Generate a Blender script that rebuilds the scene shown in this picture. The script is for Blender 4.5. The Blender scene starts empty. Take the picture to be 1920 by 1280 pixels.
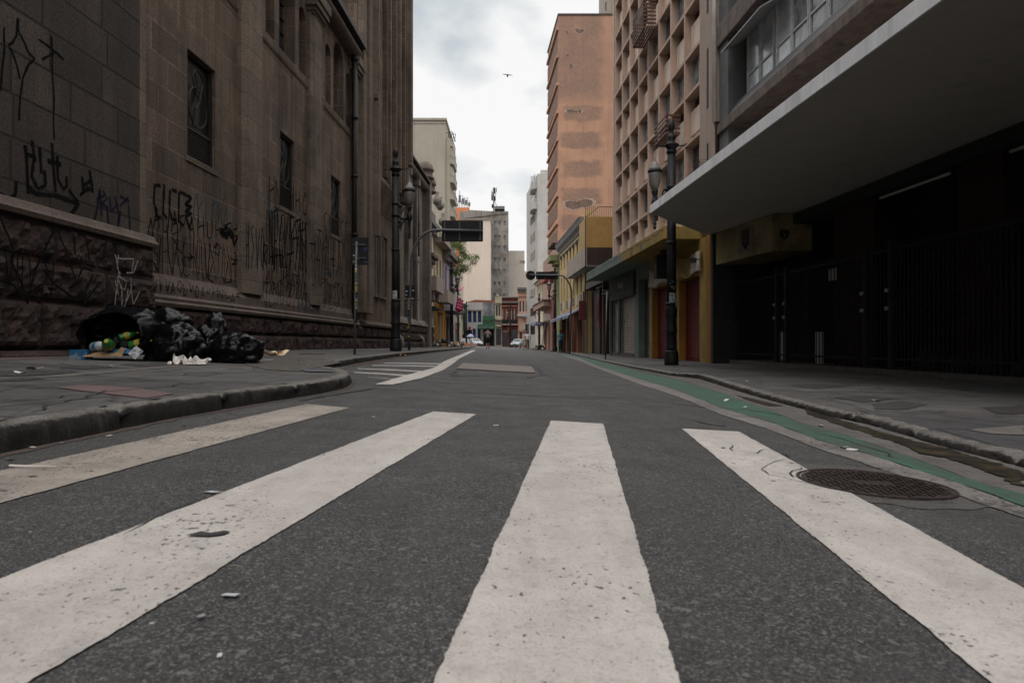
import bpy, bmesh, math, random
from mathutils import Vector, noise, Matrix
from mathutils.geometry import tessellate_polygon
random.seed(7)
R_ = math.radians
S = bpy.context.scene
COL = S.collection
# ------------------------------------------------------------------ camera
F = 1280.0; HZ = 644.0; CH = 0.5
cd = bpy.data.cameras.new('camera'); cam = bpy.data.objects.new('camera', cd); COL.objects.link(cam)
cam.location = (0, 0, CH); cam.rotation_euler = (R_(90), 0, 0)
cd.sensor_width = 36; cd.lens = 24; cd.shift_y = (HZ - 640) / 1920
cd.clip_start = 0.05; cd.clip_end = 6000
cd.dof.use_dof = True; cd.dof.focus_distance = 8.0; cd.dof.aperture_fstop = 7.1
S.camera = cam
# ------------------------------------------------------------------ sky + sun
SUN_EL, SUN_AZ = 62, 200
w = bpy.data.worlds.new('World'); S.world = w; w.use_nodes = True
nt = w.node_tree; N = nt.nodes; LK = nt.links; N.clear()
sky = N.new('ShaderNodeTexSky'); sky.sky_type = 'NISHITA'; sky.sun_disc = False
sky.sun_elevation = R_(SUN_EL); sky.sun_rotation = R_(SUN_AZ)
bgs = N.new('ShaderNodeBackground'); bgs.inputs[1].default_value = 0.1; LK.new(sky.outputs[0], bgs.inputs[0])
tc = N.new('ShaderNodeTexCoord'); sp = N.new('ShaderNodeSeparateXYZ'); LK.new(tc.outputs['Generated'], sp.inputs[0])
nz = N.new('ShaderNodeTexNoise'); nz.inputs['Scale'].default_value = 3.1; nz.inputs['Detail'].default_value = 5; nz.inputs['Roughness'].default_value = 0.5
mp = N.new('ShaderNodeMapping'); mp.inputs['Location'].default_value = (4.55, 0.3, 1.12); mp.inputs['Scale'].default_value = (1, 1, 1.7)
LK.new(tc.outputs['Generated'], mp.inputs[0]); LK.new(mp.outputs[0], nz.inputs[0])
cr = N.new('ShaderNodeValToRGB'); e = cr.color_ramp.elements
e[0].position = 0.30; e[0].color = (0.30, 0.34, 0.365, 1); e[1].position = 0.435; e[1].color = (0.575, 0.572, 0.568, 1)
LK.new(nz.outputs[0], cr.inputs[0])
zr_ = N.new('ShaderNodeMapRange'); zr_.inputs[1].default_value = 0.45; zr_.inputs[2].default_value = 0.95
zr_.inputs[3].default_value = 1.0; zr_.inputs[4].default_value = 3.2; LK.new(sp.outputs[2], zr_.inputs[0])
bgc = N.new('ShaderNodeBackground'); LK.new(cr.outputs[0], bgc.inputs[0]); LK.new(zr_.outputs[0], bgc.inputs[1])
mx = N.new('ShaderNodeMixShader'); mx.inputs[0].default_value = 0.97
LK.new(bgs.outputs[0], mx.inputs[1]); LK.new(bgc.outputs[0], mx.inputs[2])
wo = N.new('ShaderNodeOutputWorld'); LK.new(mx.outputs[0], wo.inputs[0])
sd = bpy.data.lights.new('sun', 'SUN'); sd.energy = 0.55; sd.angle = R_(25); sd.color = (1, .95, .9)
sun = bpy.data.objects.new('sun', sd); COL.objects.link(sun)
a_, e_ = R_(SUN_AZ), R_(SUN_EL)
dv = Vector((math.sin(a_) * math.cos(e_), math.cos(a_) * math.cos(e_), math.sin(e_)))
sun.rotation_euler = dv.to_track_quat('Z', 'Y').to_euler()
S.view_settings.view_transform = 'Standard'; S.view_settings.look = 'None'
S.view_settings.exposure = 0.75; S.view_settings.gamma = 1
S.render.engine = 'CYCLES'; S.cycles.max_bounces = 6; S.cycles.use_denoising = True

# ------------------------------------------------------------------ materials
MATS = {}
def mat(name, c1, c2=None, scale=3.0, rough=0.8, bump=0.0, bscale=30.0, metal=0.0, lo=0.35, hi=0.65,
        streak=None, speck=None, detail=6, spec=0.3, coords='Object', stretch=None):
    if name in MATS: return MATS[name]
    m = bpy.data.materials.new(name); m.use_nodes = True; MATS[name] = m
    nt = m.node_tree; N = nt.nodes; L = nt.links; b = N['Principled BSDF']
    b.inputs['Roughness'].default_value = rough; b.inputs['Metallic'].default_value = metal
    b.inputs['Specular IOR Level'].default_value = spec
    tc = N.new('ShaderNodeTexCoord'); vec = tc.outputs[coords]
    if stretch:
        mp = N.new('ShaderNodeMapping'); mp.inputs['Scale'].default_value = stretch; L.new(vec, mp.inputs[0]); vec0 = mp.outputs[0]
    else: vec0 = vec
    def ns(sc, det=6, r=0.6, v=vec):
        n = N.new('ShaderNodeTexNoise'); n.inputs['Scale'].default_value = sc; n.inputs['Detail'].default_value = det
        n.inputs['Roughness'].default_value = r; L.new(v, n.inputs[0]); return n.outputs[0]
    def rmp(v, lo, hi, a=0.0, b_=1.0):
        r = N.new('ShaderNodeMapRange'); r.inputs[1].default_value = lo; r.inputs[2].default_value = hi
        r.inputs[3].default_value = a; r.inputs[4].default_value = b_; L.new(v, r.inputs[0]); return r.outputs[0]
    def mix(f, a, b_):
        x = N.new('ShaderNodeMix'); x.data_type = 'RGBA'
        if hasattr(f, 'links') or hasattr(f, 'node'): L.new(f, x.inputs[0])
        else: x.inputs[0].default_value = f
        for k, v in ((6, a), (7, b_)):
            if isinstance(v, tuple): x.inputs[k].default_value = (*v[:3], 1)
            else: L.new(v, x.inputs[k])
        return x.outputs[2]
    m['_'] = 1
    if c2 is None: c2 = tuple(c * 0.7 for c in c1)
    col = mix(rmp(ns(scale, detail, 0.65, vec0), lo, hi), c1, c2)
    if streak:
        mp = N.new('ShaderNodeMapping'); mp.inputs['Scale'].default_value = (2.2, 2.2, 0.12); L.new(vec, mp.inputs[0])
        col = mix(rmp(ns(1.6, 7, 0.7, mp.outputs[0]), 0.5, 0.72, 0, streak[1]), col, streak[0])
    if speck:   # (colour, scale, lo, hi, amount)
        col = mix(rmp(ns(speck[1], 2, 0.5), speck[2], speck[3], 0, speck[4]), col, speck[0])
    L.new(col, b.inputs['Base Color'])
    if bump:
        bp = N.new('ShaderNodeBump'); bp.inputs['Strength'].default_value = bump; bp.inputs['Distance'].default_value = 0.02
        L.new(ns(bscale, 5, 0.6), bp.inputs['Height']); L.new(bp.outputs[0], b.inputs['Normal'])
    m['helpers'] = 0
    return m

class NB:   # small node builder for the special materials
    def __init__(s, name, rough=.8, spec=.3):
        s.m = bpy.data.materials.new(name); s.m.use_nodes = True; s.N = s.m.node_tree.nodes; s.L = s.m.node_tree.links
        s.b = s.N['Principled BSDF']; s.b.inputs['Roughness'].default_value = rough; s.b.inputs['Specular IOR Level'].default_value = spec
        s.tc = s.N.new('ShaderNodeTexCoord'); s.o = s.tc.outputs['Object']; MATS[name] = s.m
    def put(s, inp, v):
        if isinstance(v, (int, float)): inp.default_value = v
        elif isinstance(v, tuple): inp.default_value = (*v, 1) if len(v) == 3 and inp.type == 'RGBA' else v
        else: s.L.new(v, inp)
    def map(s, v=None, scale=(1, 1, 1), loc=(0, 0, 0), rot=(0, 0, 0)):
        n = s.N.new('ShaderNodeMapping'); n.inputs['Scale'].default_value = scale; n.inputs['Location'].default_value = loc; n.inputs['Rotation'].default_value = rot
        s.L.new(v or s.o, n.inputs[0]); return n.outputs[0]
    def noise(s, sc, det=6, r=.6, v=None, out=0):
        n = s.N.new('ShaderNodeTexNoise'); n.inputs['Scale'].default_value = sc; n.inputs['Detail'].default_value = det; n.inputs['Roughness'].default_value = r
        s.L.new(v or s.o, n.inputs[0]); return n.outputs[out]
    def vor(s, sc, v=None, feat='F1', out=0):
        n = s.N.new('ShaderNodeTexVoronoi'); n.feature = feat; n.inputs['Scale'].default_value = sc
        s.L.new(v or s.o, n.inputs[0]); return n.outputs[out]
    def rng(s, v, lo, hi, a=0.0, b=1.0):
        r = s.N.new('ShaderNodeMapRange'); s.put(r.inputs[0], v)
        for k, x in zip((1, 2, 3, 4), (lo, hi, a, b)): r.inputs[k].default_value = x
        return r.outputs[0]
    def mix(s, f, a, b):
        x = s.N.new('ShaderNodeMix'); x.data_type = 'RGBA'; s.put(x.inputs[0], f); s.put(x.inputs[6], a); s.put(x.inputs[7], b); return x.outputs[2]
    def math(s, op, a, b=0.0):
        x = s.N.new('ShaderNodeMath'); x.operation = op; s.put(x.inputs[0], a); s.put(x.inputs[1], b); return x.outputs[0]
    def wallvec(s, su=1.0, sv=1.0, ou=0.0, ov=0.0):    # (x+y, z) so that both facade directions read the same pattern
        p = s.N.new('ShaderNodeSeparateXYZ'); s.L.new(s.o, p.inputs[0]); c = s.N.new('ShaderNodeCombineXYZ')
        s.L.new(s.math('MULTIPLY_ADD', s.math('ADD', p.outputs[0], p.outputs[1]), su), c.inputs[0])
        s.L.new(s.math('MULTIPLY_ADD', p.outputs[2], sv), c.inputs[1])
        for k, o in ((0, ou), (1, ov)): c.inputs[k].links[0].from_node.inputs[2].default_value = o
        return c.outputs[0]
    def bump(s, h, st=.5, d=.02, prev=None):
        n = s.N.new('ShaderNodeBump'); n.inputs['Strength'].default_value = st; n.inputs['Distance'].default_value = d
        s.L.new(h, n.inputs['Height'])
        if prev: s.L.new(prev, n.inputs['Normal'])
        return n.outputs[0]
    def end(s, col, nrm=None, rough=None):
        s.put(s.b.inputs['Base Color'], col)
        if nrm: s.L.new(nrm, s.b.inputs['Normal'])
        if rough is not None: s.put(s.b.inputs['Roughness'], rough)
        return s.m

def cells(b, sc, v=None):
    n = b.N.new('ShaderNodeTexVoronoi'); n.inputs['Scale'].default_value = sc; b.L.new(v or b.o, n.inputs[0])
    p = b.N.new('ShaderNodeSeparateXYZ'); b.L.new(n.outputs['Color'], p.inputs[0]); return p.outputs[0], p.outputs[1], n.outputs[0]
def asphalt():
    b = NB('asphalt', .72, .4)
    col = b.mix(b.rng(b.noise(.55, 6, .65), .35, .66), (.030, .0295, .0305), (.052, .050, .050))
    col = b.mix(b.rng(b.noise(2.6, 8, .78), .50, .70, 0, .7), col, (.020, .019, .020))
    tr = b.noise(1.0, 6, .65, b.map(scale=(4, .3, 1)))
    col = b.mix(b.rng(tr, .48, .68, 0, .5), col, (.070, .066, .063))
    r1, r2, d = cells(b, 240); patch = b.rng(b.noise(1.6, 5, .6), .35, .65, .45, 1)
    col = b.mix(b.math('MULTIPLY', b.rng(r1, .62, .95, 0, .95), patch), col, (.20, .187, .176))
    col = b.mix(b.math('MULTIPLY', b.rng(r2, .55, .85, 0, .9), patch), col, (.009, .009, .009))
    q1, q2, d2 = cells(b, 85); col = b.mix(b.rng(q1, .955, .98, 0, .55), col, (.17, .155, .145)); col = b.mix(b.rng(q2, .92, .97, 0, .5), col, (.014, .013, .014))
    w1, w2, d3 = cells(b, 34); near = b.rng(b.noise(.9, 2, .5, b.map(loc=(3.3, .2, 0))), .5, .6)
    col = b.mix(b.math('MULTIPLY', b.math('MULTIPLY', b.rng(w1, .975, .98), b.rng(d3, .10, .16, 1, 0)), near), col, (.42, .40, .38))
    h = b.math('ADD', b.math('MULTIPLY', b.rng(d, 0, .6, 1, 0), .8), b.math('MULTIPLY', b.noise(60, 5, .7), 1.2))
    n = b.bump(h, .7, .010); n = b.bump(b.noise(1.5, 4, .6), .25, .05, n)
    return b.end(col, n, b.rng(b.noise(3, 4), .3, .7, .6, .85))
def road_paint(name, ca, cb, wear_lo=.60, dirt=(.12, .11, .105), amt=.9, track=.35):
    b = NB(name, .7, .35)
    col = b.mix(b.rng(b.noise(3.2, 7, .75), .35, .68), ca, cb)
    col = b.mix(b.rng(b.noise(.9, 7, .7, b.map(scale=(3, .5, 1))), .42, .72, 0, track), col, dirt)
    col = b.mix(b.rng(b.noise(9, 8, .8), .50, .72, 0, track), col, dirt)
    g1, g2, d = cells(b, 230); col = b.mix(b.rng(g1, .75, 1, 0, .35), col, dirt)
    reg = b.math('MULTIPLY', b.noise(2.0, 4, .6), .5)
    pit = b.noise(75, 3, .5, b.map(scale=(1, .75, 1))); pit2 = b.noise(28, 4, .6)
    a = b.rng(b.math('ADD', pit, reg), wear_lo + .385, wear_lo + .425, 0, amt)
    c = b.rng(b.math('ADD', pit2, reg), wear_lo + .41, wear_lo + .44, 0, amt)
    col = b.mix(b.math('MAXIMUM', a, c), col, (.05, .046, .045))
    n = b.bump(b.noise(90, 5, .7), .5, .010); n = b.bump(pit, .35, .012, n)
    return b.end(col, n)
def stone(name, ca, cb, cc, bw, bh, mortar, moff=.012, rb=.45, off=.5, msc=160, ov=0.0, dark=(.022, .017, .014), dk=.65, fl=1.0):
    b = NB(name, .88, .25)
    v = b.wallvec(ov=ov)
    dist = b.noise(3, 2, .5)
    n = b.N.new('ShaderNodeTexBrick'); n.offset = off; n.squash = 1.25; n.squash_frequency = 3
    n.inputs['Scale'].default_value = 1; n.inputs['Brick Width'].default_value = bw; n.inputs['Row Height'].default_value = bh
    n.inputs['Mortar Size'].default_value = moff; n.inputs['Mortar Smooth'].default_value = .3; n.inputs['Bias'].default_value = -.1
    b.put(n.inputs['Color1'], ca); b.put(n.inputs['Color2'], cb); b.put(n.inputs['Mortar'], mortar); b.L.new(v, n.inputs[0])
    col = b.mix(b.rng(b.noise(.5, 6, .7), .35, .68, 0, .45), n.outputs[0], cc)
    col = b.mix(b.rng(b.noise(.35, 5, .7, b.map(loc=(9, 3, 1))), .48, .68, 0, .7), col, dark)
    col = b.mix(b.rng(b.noise(1.2, 7, .75, b.map(scale=(1.8, 1.8, .14))), .44, .64, 0, dk), col, dark)
    col = b.mix(b.rng(b.noise(msc * .25, 5, .75), .48, .60, 0, .75), col, dark)
    col = b.mix(b.rng(b.noise(msc * .3, 3, .7, b.map(loc=(5, 5, 5))), .54, .72, 0, .5), col, (ca[0] * 1.9, ca[1] * 1.85, ca[2] * 1.8))
    nn = b.bump(b.noise(msc * .35, 5, .75), rb, .02)
    nn = b.bump(b.math('SUBTRACT', 1.0, n.outputs[1]), fl, .02, nn)
    return b.end(col, nn)
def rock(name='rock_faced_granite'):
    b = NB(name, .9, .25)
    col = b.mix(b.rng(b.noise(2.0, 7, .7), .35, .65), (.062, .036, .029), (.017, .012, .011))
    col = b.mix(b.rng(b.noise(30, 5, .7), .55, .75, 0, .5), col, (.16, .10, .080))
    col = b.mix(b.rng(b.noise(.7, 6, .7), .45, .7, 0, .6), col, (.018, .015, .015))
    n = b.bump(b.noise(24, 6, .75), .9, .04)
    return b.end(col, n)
def paving(name='paving'):
    b = NB(name, .85, .3)
    v = b.map(rot=(0, 0, .18))
    n = b.N.new('ShaderNodeTexBrick'); n.offset = .5; n.inputs['Scale'].default_value = 1; n.inputs['Brick Width'].default_value = 1.9; n.inputs['Row Height'].default_value = 1.2
    n.inputs['Mortar Size'].default_value = .014; n.inputs['Mortar Smooth'].default_value = .2
    b.put(n.inputs['Color1'], (.042, .041, .043)); b.put(n.inputs['Color2'], (.090, .085, .081)); b.put(n.inputs['Mortar'], (.010, .009, .009))
    wv = b.N.new('ShaderNodeMix'); wv.data_type = 'VECTOR'; wv.inputs[0].default_value = .05; b.L.new(v, wv.inputs[4]); b.L.new(b.noise(1.3, 4, .6, out=1), wv.inputs[5])
    b.L.new(wv.outputs[1], n.inputs[0])
    col = b.mix(b.rng(b.noise(.8, 6, .7), .45, .70, 0, .6), n.outputs[0], (.115, .102, .092))
    col = b.mix(b.rng(b.noise(3.0, 8, .8), .50, .64, 0, .8), col, (.024, .021, .020))
    ck = b.vor(1.1, wv.outputs[1], 'DISTANCE_TO_EDGE')
    col = b.mix(b.math('MULTIPLY', b.rng(ck, .0, .016, 1, 0), b.rng(b.noise(.9, 2), .42, .5)), col, (.014, .013, .012))
    col = b.mix(b.rng(b.noise(110, 3, .65), .56, .76, 0, .5), col, (.17, .155, .14))
    nn = b.bump(b.noise(60, 5, .7), .5, .012); nn = b.bump(b.noise(3.5, 5, .6), .5, .06, nn); nn = b.bump(n.outputs[1], -.6, .02, nn)
    return b.end(col, nn)
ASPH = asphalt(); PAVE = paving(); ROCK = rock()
WPAINT = road_paint('white_road_paint', (.47, .432, .400), (.385, .350, .322), .53, (.13, .115, .105), .9, .42)
WPAINT1 = road_paint('dirty_white_road_paint', (.34, .295, .25), (.23, .20, .175), .49, (.10, .088, .078), .9, .75)
WPAINT2 = road_paint('worn_road_paint', (.20, .18, .165), (.12, .108, .10), .42)
GPAINT = road_paint('green_road_paint', (.026, .110, .065), (.034, .080, .052), .43, (.045, .045, .038), .85, .7)
ST_A = stone('pecked_stone', (.100, .075, .061), (.036, .028, .023), (.048, .036, .029), 1.15, .553, (.010, .008, .007), .022, 1.0, .37, 150, ov=.2)  # grimy near section; the weaker light on it is also painted into these tones
ST_B = stone('ashlar_stone', (.215, .150, .108), (.085, .060, .045), (.125, .085, .061), .98, .553, (.30, .23, .18), .015, .9, .41, 170, ov=.2)
ST_C = stone('pale_ashlar', (.215, .165, .125), (.14, .106, .080), (.135, .100, .075), 3.0, .553, (.07, .058, .05), .009, .25, .5, 170, ov=.2, dk=.35)
ST_D = stone('moulded_stone', (.15, .112, .092), (.10, .074, .062), (.09, .066, .056), 1.6, 5.0, (.06, .048, .042), .008, .3, .5, 170, dk=.5)
m_iron = mat('black_iron', (.008, .008, .010), (.015, .014, .015), 8, .5, .3, 60, spec=.22)
m_irond = mat('dark_metal', (.020, .018, .018), (.035, .030, .028), 6, .55, .2, 60)
m_glass = mat('dark_glass', (.014, .016, .018), (.028, .03, .032), 1.2, .12, spec=.6)
m_glassb = mat('pale_window_glass', (.32, .36, .40), (.48, .50, .52), 1.7, .15, spec=.6, lo=.45, hi=.55)
m_glassg = mat('grey_window_glass', (.10, .105, .11), (.22, .235, .245), 1.9, .15, spec=.6, lo=.45, hi=.55)
m_black = mat('matt_black', (.008, .008, .008), (.013, .012, .012), 4, .7)
m_white = mat('dirty_white_paint', (.62, .61, .59), (.46, .45, .43), 2, .6, streak=((.2, .18, .16), .5))
m_alu = mat('grey_aluminium', (.36, .37, .38), (.26, .26, .27), 9, .45, metal=.3)

# ------------------------------------------------------------------ mesh builder + scene helpers
def frame(ox, dx, side):    # local (s along the street, n out towards the street, z)
    l = math.hypot(dx, 1)
    def f(s, n, z): return Vector((ox + dx * s + side * n, s - dx * side * n, z))
    return f
LW = frame(-7.0, .0336, 1)
RW = frame(7.5, -.0586, -1)
def EW(Y):                  # faces the camera: s = X, n towards the camera
    return lambda s, n, z: Vector((s, Y - n, z))
W0 = lambda x, y, z: Vector((x, y, z))
def u_(px): return (px - 960) / F
def YL(px, n=0): return (-7.0 + n) / (u_(px) - .0336)
def YR(px, n=0): return (7.5 - n) / (u_(px) + .0586)
def ZZ(py, Y): return CH + (HZ - py) / F * Y
def PX(px, Y): return u_(px) * Y
class MB:
    def __init__(s, f=W0): s.v = []; s.f = []; s.map = f
    def add(s, vs, fs):
        k = len(s.v); s.v += [tuple(v) for v in vs]; s.f += [tuple(i + k for i in f) for f in fs]; return s
    def box(s, a0, a1, b0, b1, c0, c1):
        m = s.map
        vs = [m(a, b, c) for a in (a0, a1) for b in (b0, b1) for c in (c0, c1)]
        return s.add(vs, [(0, 1, 3, 2), (4, 6, 7, 5), (0, 4, 5, 1), (2, 3, 7, 6), (0, 2, 6, 4), (1, 5, 7, 3)])
    def quad(s, *p):
        return s.add([s.map(*q) for q in p], [tuple(range(len(p)))])
    def prism(s, pts, h0, h1, axis='z'):    # pts in the two other axes; axis: 'z' (a,b) | 'b' (a,c) | 'a' (b,c)
        n = len(pts)
        def P(p, h):
            if axis == 'z': return s.map(p[0], p[1], h)
            if axis == 'b': return s.map(p[0], h, p[1])
            return s.map(h, p[0], p[1])
        vs = [P(p, h0) for p in pts] + [P(p, h1) for p in pts]
        tri = tessellate_polygon([[Vector((p[0], p[1], 0)) for p in pts]])
        fs = [tuple(t) for t in tri] + [tuple(i + n for i in t) for t in tri]
        fs += [(i, (i + 1) % n, (i + 1) % n + n, i + n) for i in range(n)]
        return s.add(vs, fs)
    def tube(s, pts, r, seg=8, cap=True):
        pts = [Vector(s.map(*p)) for p in pts]; n = len(pts)
        rs = r if isinstance(r, (list, tuple)) else [r] * n
        vs = []; prev = None
        for i, p in enumerate(pts):
            d = (pts[min(i + 1, n - 1)] - pts[max(i - 1, 0)]).normalized()
            if prev is None:
                a = Vector((0, 0, 1)) if abs(d.z) < .9 else Vector((1, 0, 0)); x = d.cross(a).normalized()
            else: x = (prev - d * prev.dot(d)).normalized()
            prev = x; y = d.cross(x)
            for k in range(seg):
                t = 2 * math.pi * k / seg; vs.append(p + (x * math.cos(t) + y * math.sin(t)) * rs[i])
        fs = [(i * seg + k, i * seg + (k + 1) % seg, (i + 1) * seg + (k + 1) % seg, (i + 1) * seg + k) for i in range(n - 1) for k in range(seg)]
        if cap: fs += [tuple(range(seg)), tuple(range((n - 1) * seg, n * seg))]
        return s.add(vs, fs)
    def lathe(s, c, prof, seg=16, flute=0.0, nf=12, sx=1, sy=1):
        c = Vector(c); vs = []
        for r, z in prof:
            for k in range(seg):
                t = 2 * math.pi * k / seg; rr = r * (1 - flute * (0.5 + .5 * math.cos(nf * t)))
                vs.append(Vector((c.x + rr * math.cos(t) * sx, c.y + rr * math.sin(t) * sy, c.z + z)))
        n = len(prof)
        fs = [(i * seg + k, i * seg + (k + 1) % seg, (i + 1) * seg + (k + 1) % seg, (i + 1) * seg + k) for i in range(n - 1) for k in range(seg)]
        fs += [tuple(range(seg)), tuple(range((n - 1) * seg, n * seg))]
        return s.add(vs, fs)
    def ribbon(s, pts, wd):     # strip in the plane b = const, pts (a, b, c)
        P = [Vector(s.map(*p)) for p in pts]; q = [Vector((p[0], p[2], 0)) for p in pts]
        vs = []; n = len(pts)
        for i in range(n):
            d = q[min(i + 1, n - 1)] - q[max(i - 1, 0)]
            if d.length < 1e-6: d = Vector((1, 0, 0))
            d.normalize(); wv = wd * random.uniform(.75, 1.2) / 2
            a, b, c = pts[i]
            vs += [s.map(a - d.y * wv, b, c + d.x * wv), s.map(a + d.y * wv, b, c - d.x * wv)]
        return s.add(vs, [(2 * i, 2 * i + 1, 2 * i + 3, 2 * i + 2) for i in range(n - 1)])
    def build(s, name, m, parent=None, smooth=False, bevel=0, label=None, sub=0, **kw):
        me = bpy.data.meshes.new(name); bm = bmesh.new()
        bv = [bm.verts.new(v) for v in s.v]
        for f in s.f:
            try: bm.faces.new([bv[i] for i in f])
            except ValueError: pass
        bmesh.ops.recalc_face_normals(bm, faces=bm.faces)
        bm.to_mesh(me); bm.free()
        if smooth:
            for p in me.polygons: p.use_smooth = True
        me.materials.append(m)
        o = bpy.data.objects.new(name, me); COL.objects.link(o)
        if parent:
            o.parent = parent
            o.matrix_parent_inverse = Matrix.Translation(parent.location).inverted() if not kw.get('local') else Matrix()
        if bevel:
            b = o.modifiers.new('b', 'BEVEL'); b.width = bevel; b.segments = 2; b.limit_method = 'ANGLE'
        if sub:
            b = o.modifiers.new('s', 'SUBSURF'); b.levels = b.render_levels = sub
        if label: o['label'] = label
        return o
def thing(name, label, cat, loc=(0, 0, 0), group=None, rz=0):
    o = bpy.data.objects.new(name, None); COL.objects.link(o); o.location = loc; o.rotation_euler = (0, 0, rz)
    o.empty_display_size = .2; o['label'] = label; o['category'] = cat
    if group: o['group'] = group
    return o
def tag(o, label, cat, group=None):
    o['label'] = label; o['category'] = cat
    if group: o['group'] = group
    return o
def struct(o, label=None):
    o['kind'] = 'structure'
    if label: o['label'] = label
    return o
def dup(root, loc, rz=None, label=None, group=None):
    r = root.copy(); COL.objects.link(r); r.location = loc
    if rz is not None: r.rotation_euler = (0, 0, rz)
    if label: r['label'] = label
    if group: r['group'] = group
    for ch in list(root.children):
        c = ch.copy(); COL.objects.link(c); c.parent = r
        for g in list(ch.children):
            d = g.copy(); COL.objects.link(d); d.parent = c
    return r
def wall_holes(mb, s0, s1, z0, z1, holes, d, depth, arch=False):
    """facade sheet at n=0 with real openings d deep, and the solid body behind it"""
    S_ = sorted({s0, s1, *[max(s0, min(s1, h[0])) for h in holes], *[max(s0, min(s1, h[1])) for h in holes]})
    Z_ = sorted({z0, z1, *[h[2] for h in holes if z0 < h[2] < z1], *[h[3] for h in holes if z0 < h[3] < z1]})
    def inside(s, z): return any(h[0] < s < h[1] and h[2] < z < h[3] for h in holes)
    for i in range(len(S_) - 1):
        for j in range(len(Z_) - 1):
            if not inside((S_[i] + S_[i + 1]) / 2, (Z_[j] + Z_[j + 1]) / 2):
                mb.quad((S_[i], 0, Z_[j]), (S_[i + 1], 0, Z_[j]), (S_[i + 1], 0, Z_[j + 1]), (S_[i], 0, Z_[j + 1]))
    for a, b, c, e in [h[:4] for h in holes]:
        mb.quad((a, 0, c), (a, -d, c), (a, -d, e), (a, 0, e)); mb.quad((b, 0, c), (b, -d, c), (b, -d, e), (b, 0, e))
        mb.quad((a, 0, c), (b, 0, c), (b, -d, c), (a, -d, c)); mb.quad((a, 0, e), (b, 0, e), (b, -d, e), (a, -d, e))
    mb.quad((s0, 0, z1), (s1, 0, z1), (s1, -d, z1), (s0, -d, z1))
    mb.quad((s0, 0, z0), (s0, 0, z1), (s0, -d, z1), (s0, -d, z0)); mb.quad((s1, 0, z0), (s1, 0, z1), (s1, -d, z1), (s1, -d, z0))
    mb.box(s0, s1, -depth, -d, z0, z1)
def arch_fill(mb, a, b, ztop, d, rise=None, n0=-.004):
    """spandrels turning a square window head into a round arch"""
    r = (b - a) / 2; c = (a + b) / 2; rise = rise or r; K = 8
    for sgn in (-1, 1):
        pts = [(c + sgn * r, ztop + .002), (c, ztop + .002)] + [(c + sgn * r * math.sin(t), ztop - rise + rise * math.cos(t)) for t in [math.pi / 2 * k / K for k in range(K + 1)]][0:]
        pts = [(c + sgn * r - sgn * .0, ztop)] + [(c + sgn * r * math.sin(t), ztop - rise + rise * math.cos(t)) for t in [math.pi / 2 * k / K for k in range(K + 1)]]
        mb.prism(pts, n0, -d, 'b')
def text(parent, s, loc, rot, size, m, name='lettering', ext=.004):
    c = bpy.data.curves.new(name, 'FONT'); c.body = s; c.size = size; c.extrude = ext; c.align_x = 'CENTER'; c.align_y = 'CENTER'
    t_ = bpy.data.objects.new('tmp', c); COL.objects.link(t_); dg = bpy.context.evaluated_depsgraph_get()
    me = bpy.data.meshes.new_from_object(t_.evaluated_get(dg)); bpy.data.objects.remove(t_); bpy.data.curves.remove(c); me.materials.clear(); me.materials.append(m)
    o = bpy.data.objects.new(name, me); COL.objects.link(o)
    o.location = loc; o.rotation_euler = rot
    if parent: o.parent = parent; o.matrix_parent_inverse = Matrix.Translation(parent.location).inverted()
    return o

# ------------------------------------------------------------------ ground heights and pixel -> ground
def zroad(X, Y):
    X = max(-9, min(6, X)); z = -.035 * X if X <= 1.5 else -.0525 - .06 * (X - 1.5)
    return z - .001 * max(0, Y - 20)
def zleft(X, Y): return -.035 * max(-9, X) + .108 - .001 * max(0, Y - 20)
def zright(X, Y): return -.066 - .0025 * min(20, max(0, Y - 3)) - .001 * max(0, Y - 23)
def G(px, py, zf=zroad):
    v = (py - HZ) / F; u = u_(px); Y = 5.0
    for _ in range(60):
        Y = .5 * Y + .5 * (CH - zf(u * Y, Y)) / v
    return (u * Y, Y)
# ================================================================== GROUND, ROAD, PAVEMENTS
mb = MB(); mb.box(-1500, 1500, -1500, 1500, -1.0, -.55); struct(mb.build('ground', mat('far_ground', (.06, .058, .055))))
mb = MB(); Xs = [-16, -9, -6, -3, -1, 0, 1.5, 2.2, 3, 4, 6, 14]; Ys = [-8, -2, 0, 1, 2, 3, 5, 8, 12, 20, 40, 70, 100, 140]
for i in range(len(Xs) - 1):
    for j in range(len(Ys) - 1):
        q = [(Xs[i], Ys[j]), (Xs[i + 1], Ys[j]), (Xs[i + 1], Ys[j + 1]), (Xs[i], Ys[j + 1])]
        mb.quad(*[(x, y, zroad(x, y)) for x, y in q])
struct(mb.build('road', ASPH))

def extend(p, q, L):      # continue the line q->p past p by L
    d = Vector((p[0] - q[0], p[1] - q[1])).normalized(); return (p[0] + d.x * L, p[1] + d.y * L)
def ragged(pts, step=.06, jit=.007):
    out = []
    for i in range(len(pts)):
        a = Vector(pts[i]); b = Vector(pts[(i + 1) % len(pts)]); n = max(1, int((b - a).length / step))
        for k in range(n):
            p = a.lerp(b, k / n); q = noise.noise_vector(Vector((p.x * 7, p.y * 7, i))) * jit * 1.5 + noise.noise_vector(Vector((p.x * 60, p.y * 60, i))) * jit * 1.1
            out.append((p.x + q.x, p.y + q.y))
    return out
def sheet(name, pts, m, lift=.004, zf=zroad, step=.06, jit=.007, label=None, thick=0):
    P = ragged(pts, step, jit) if step else pts
    mb = MB(); tri = tessellate_polygon([[Vector((p[0], p[1], 0)) for p in P]])
    mb.add([(p[0], p[1], zf(*p) + lift) for p in P], [tuple(t) for t in tri])
    return struct(mb.build(name, m), label)
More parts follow.
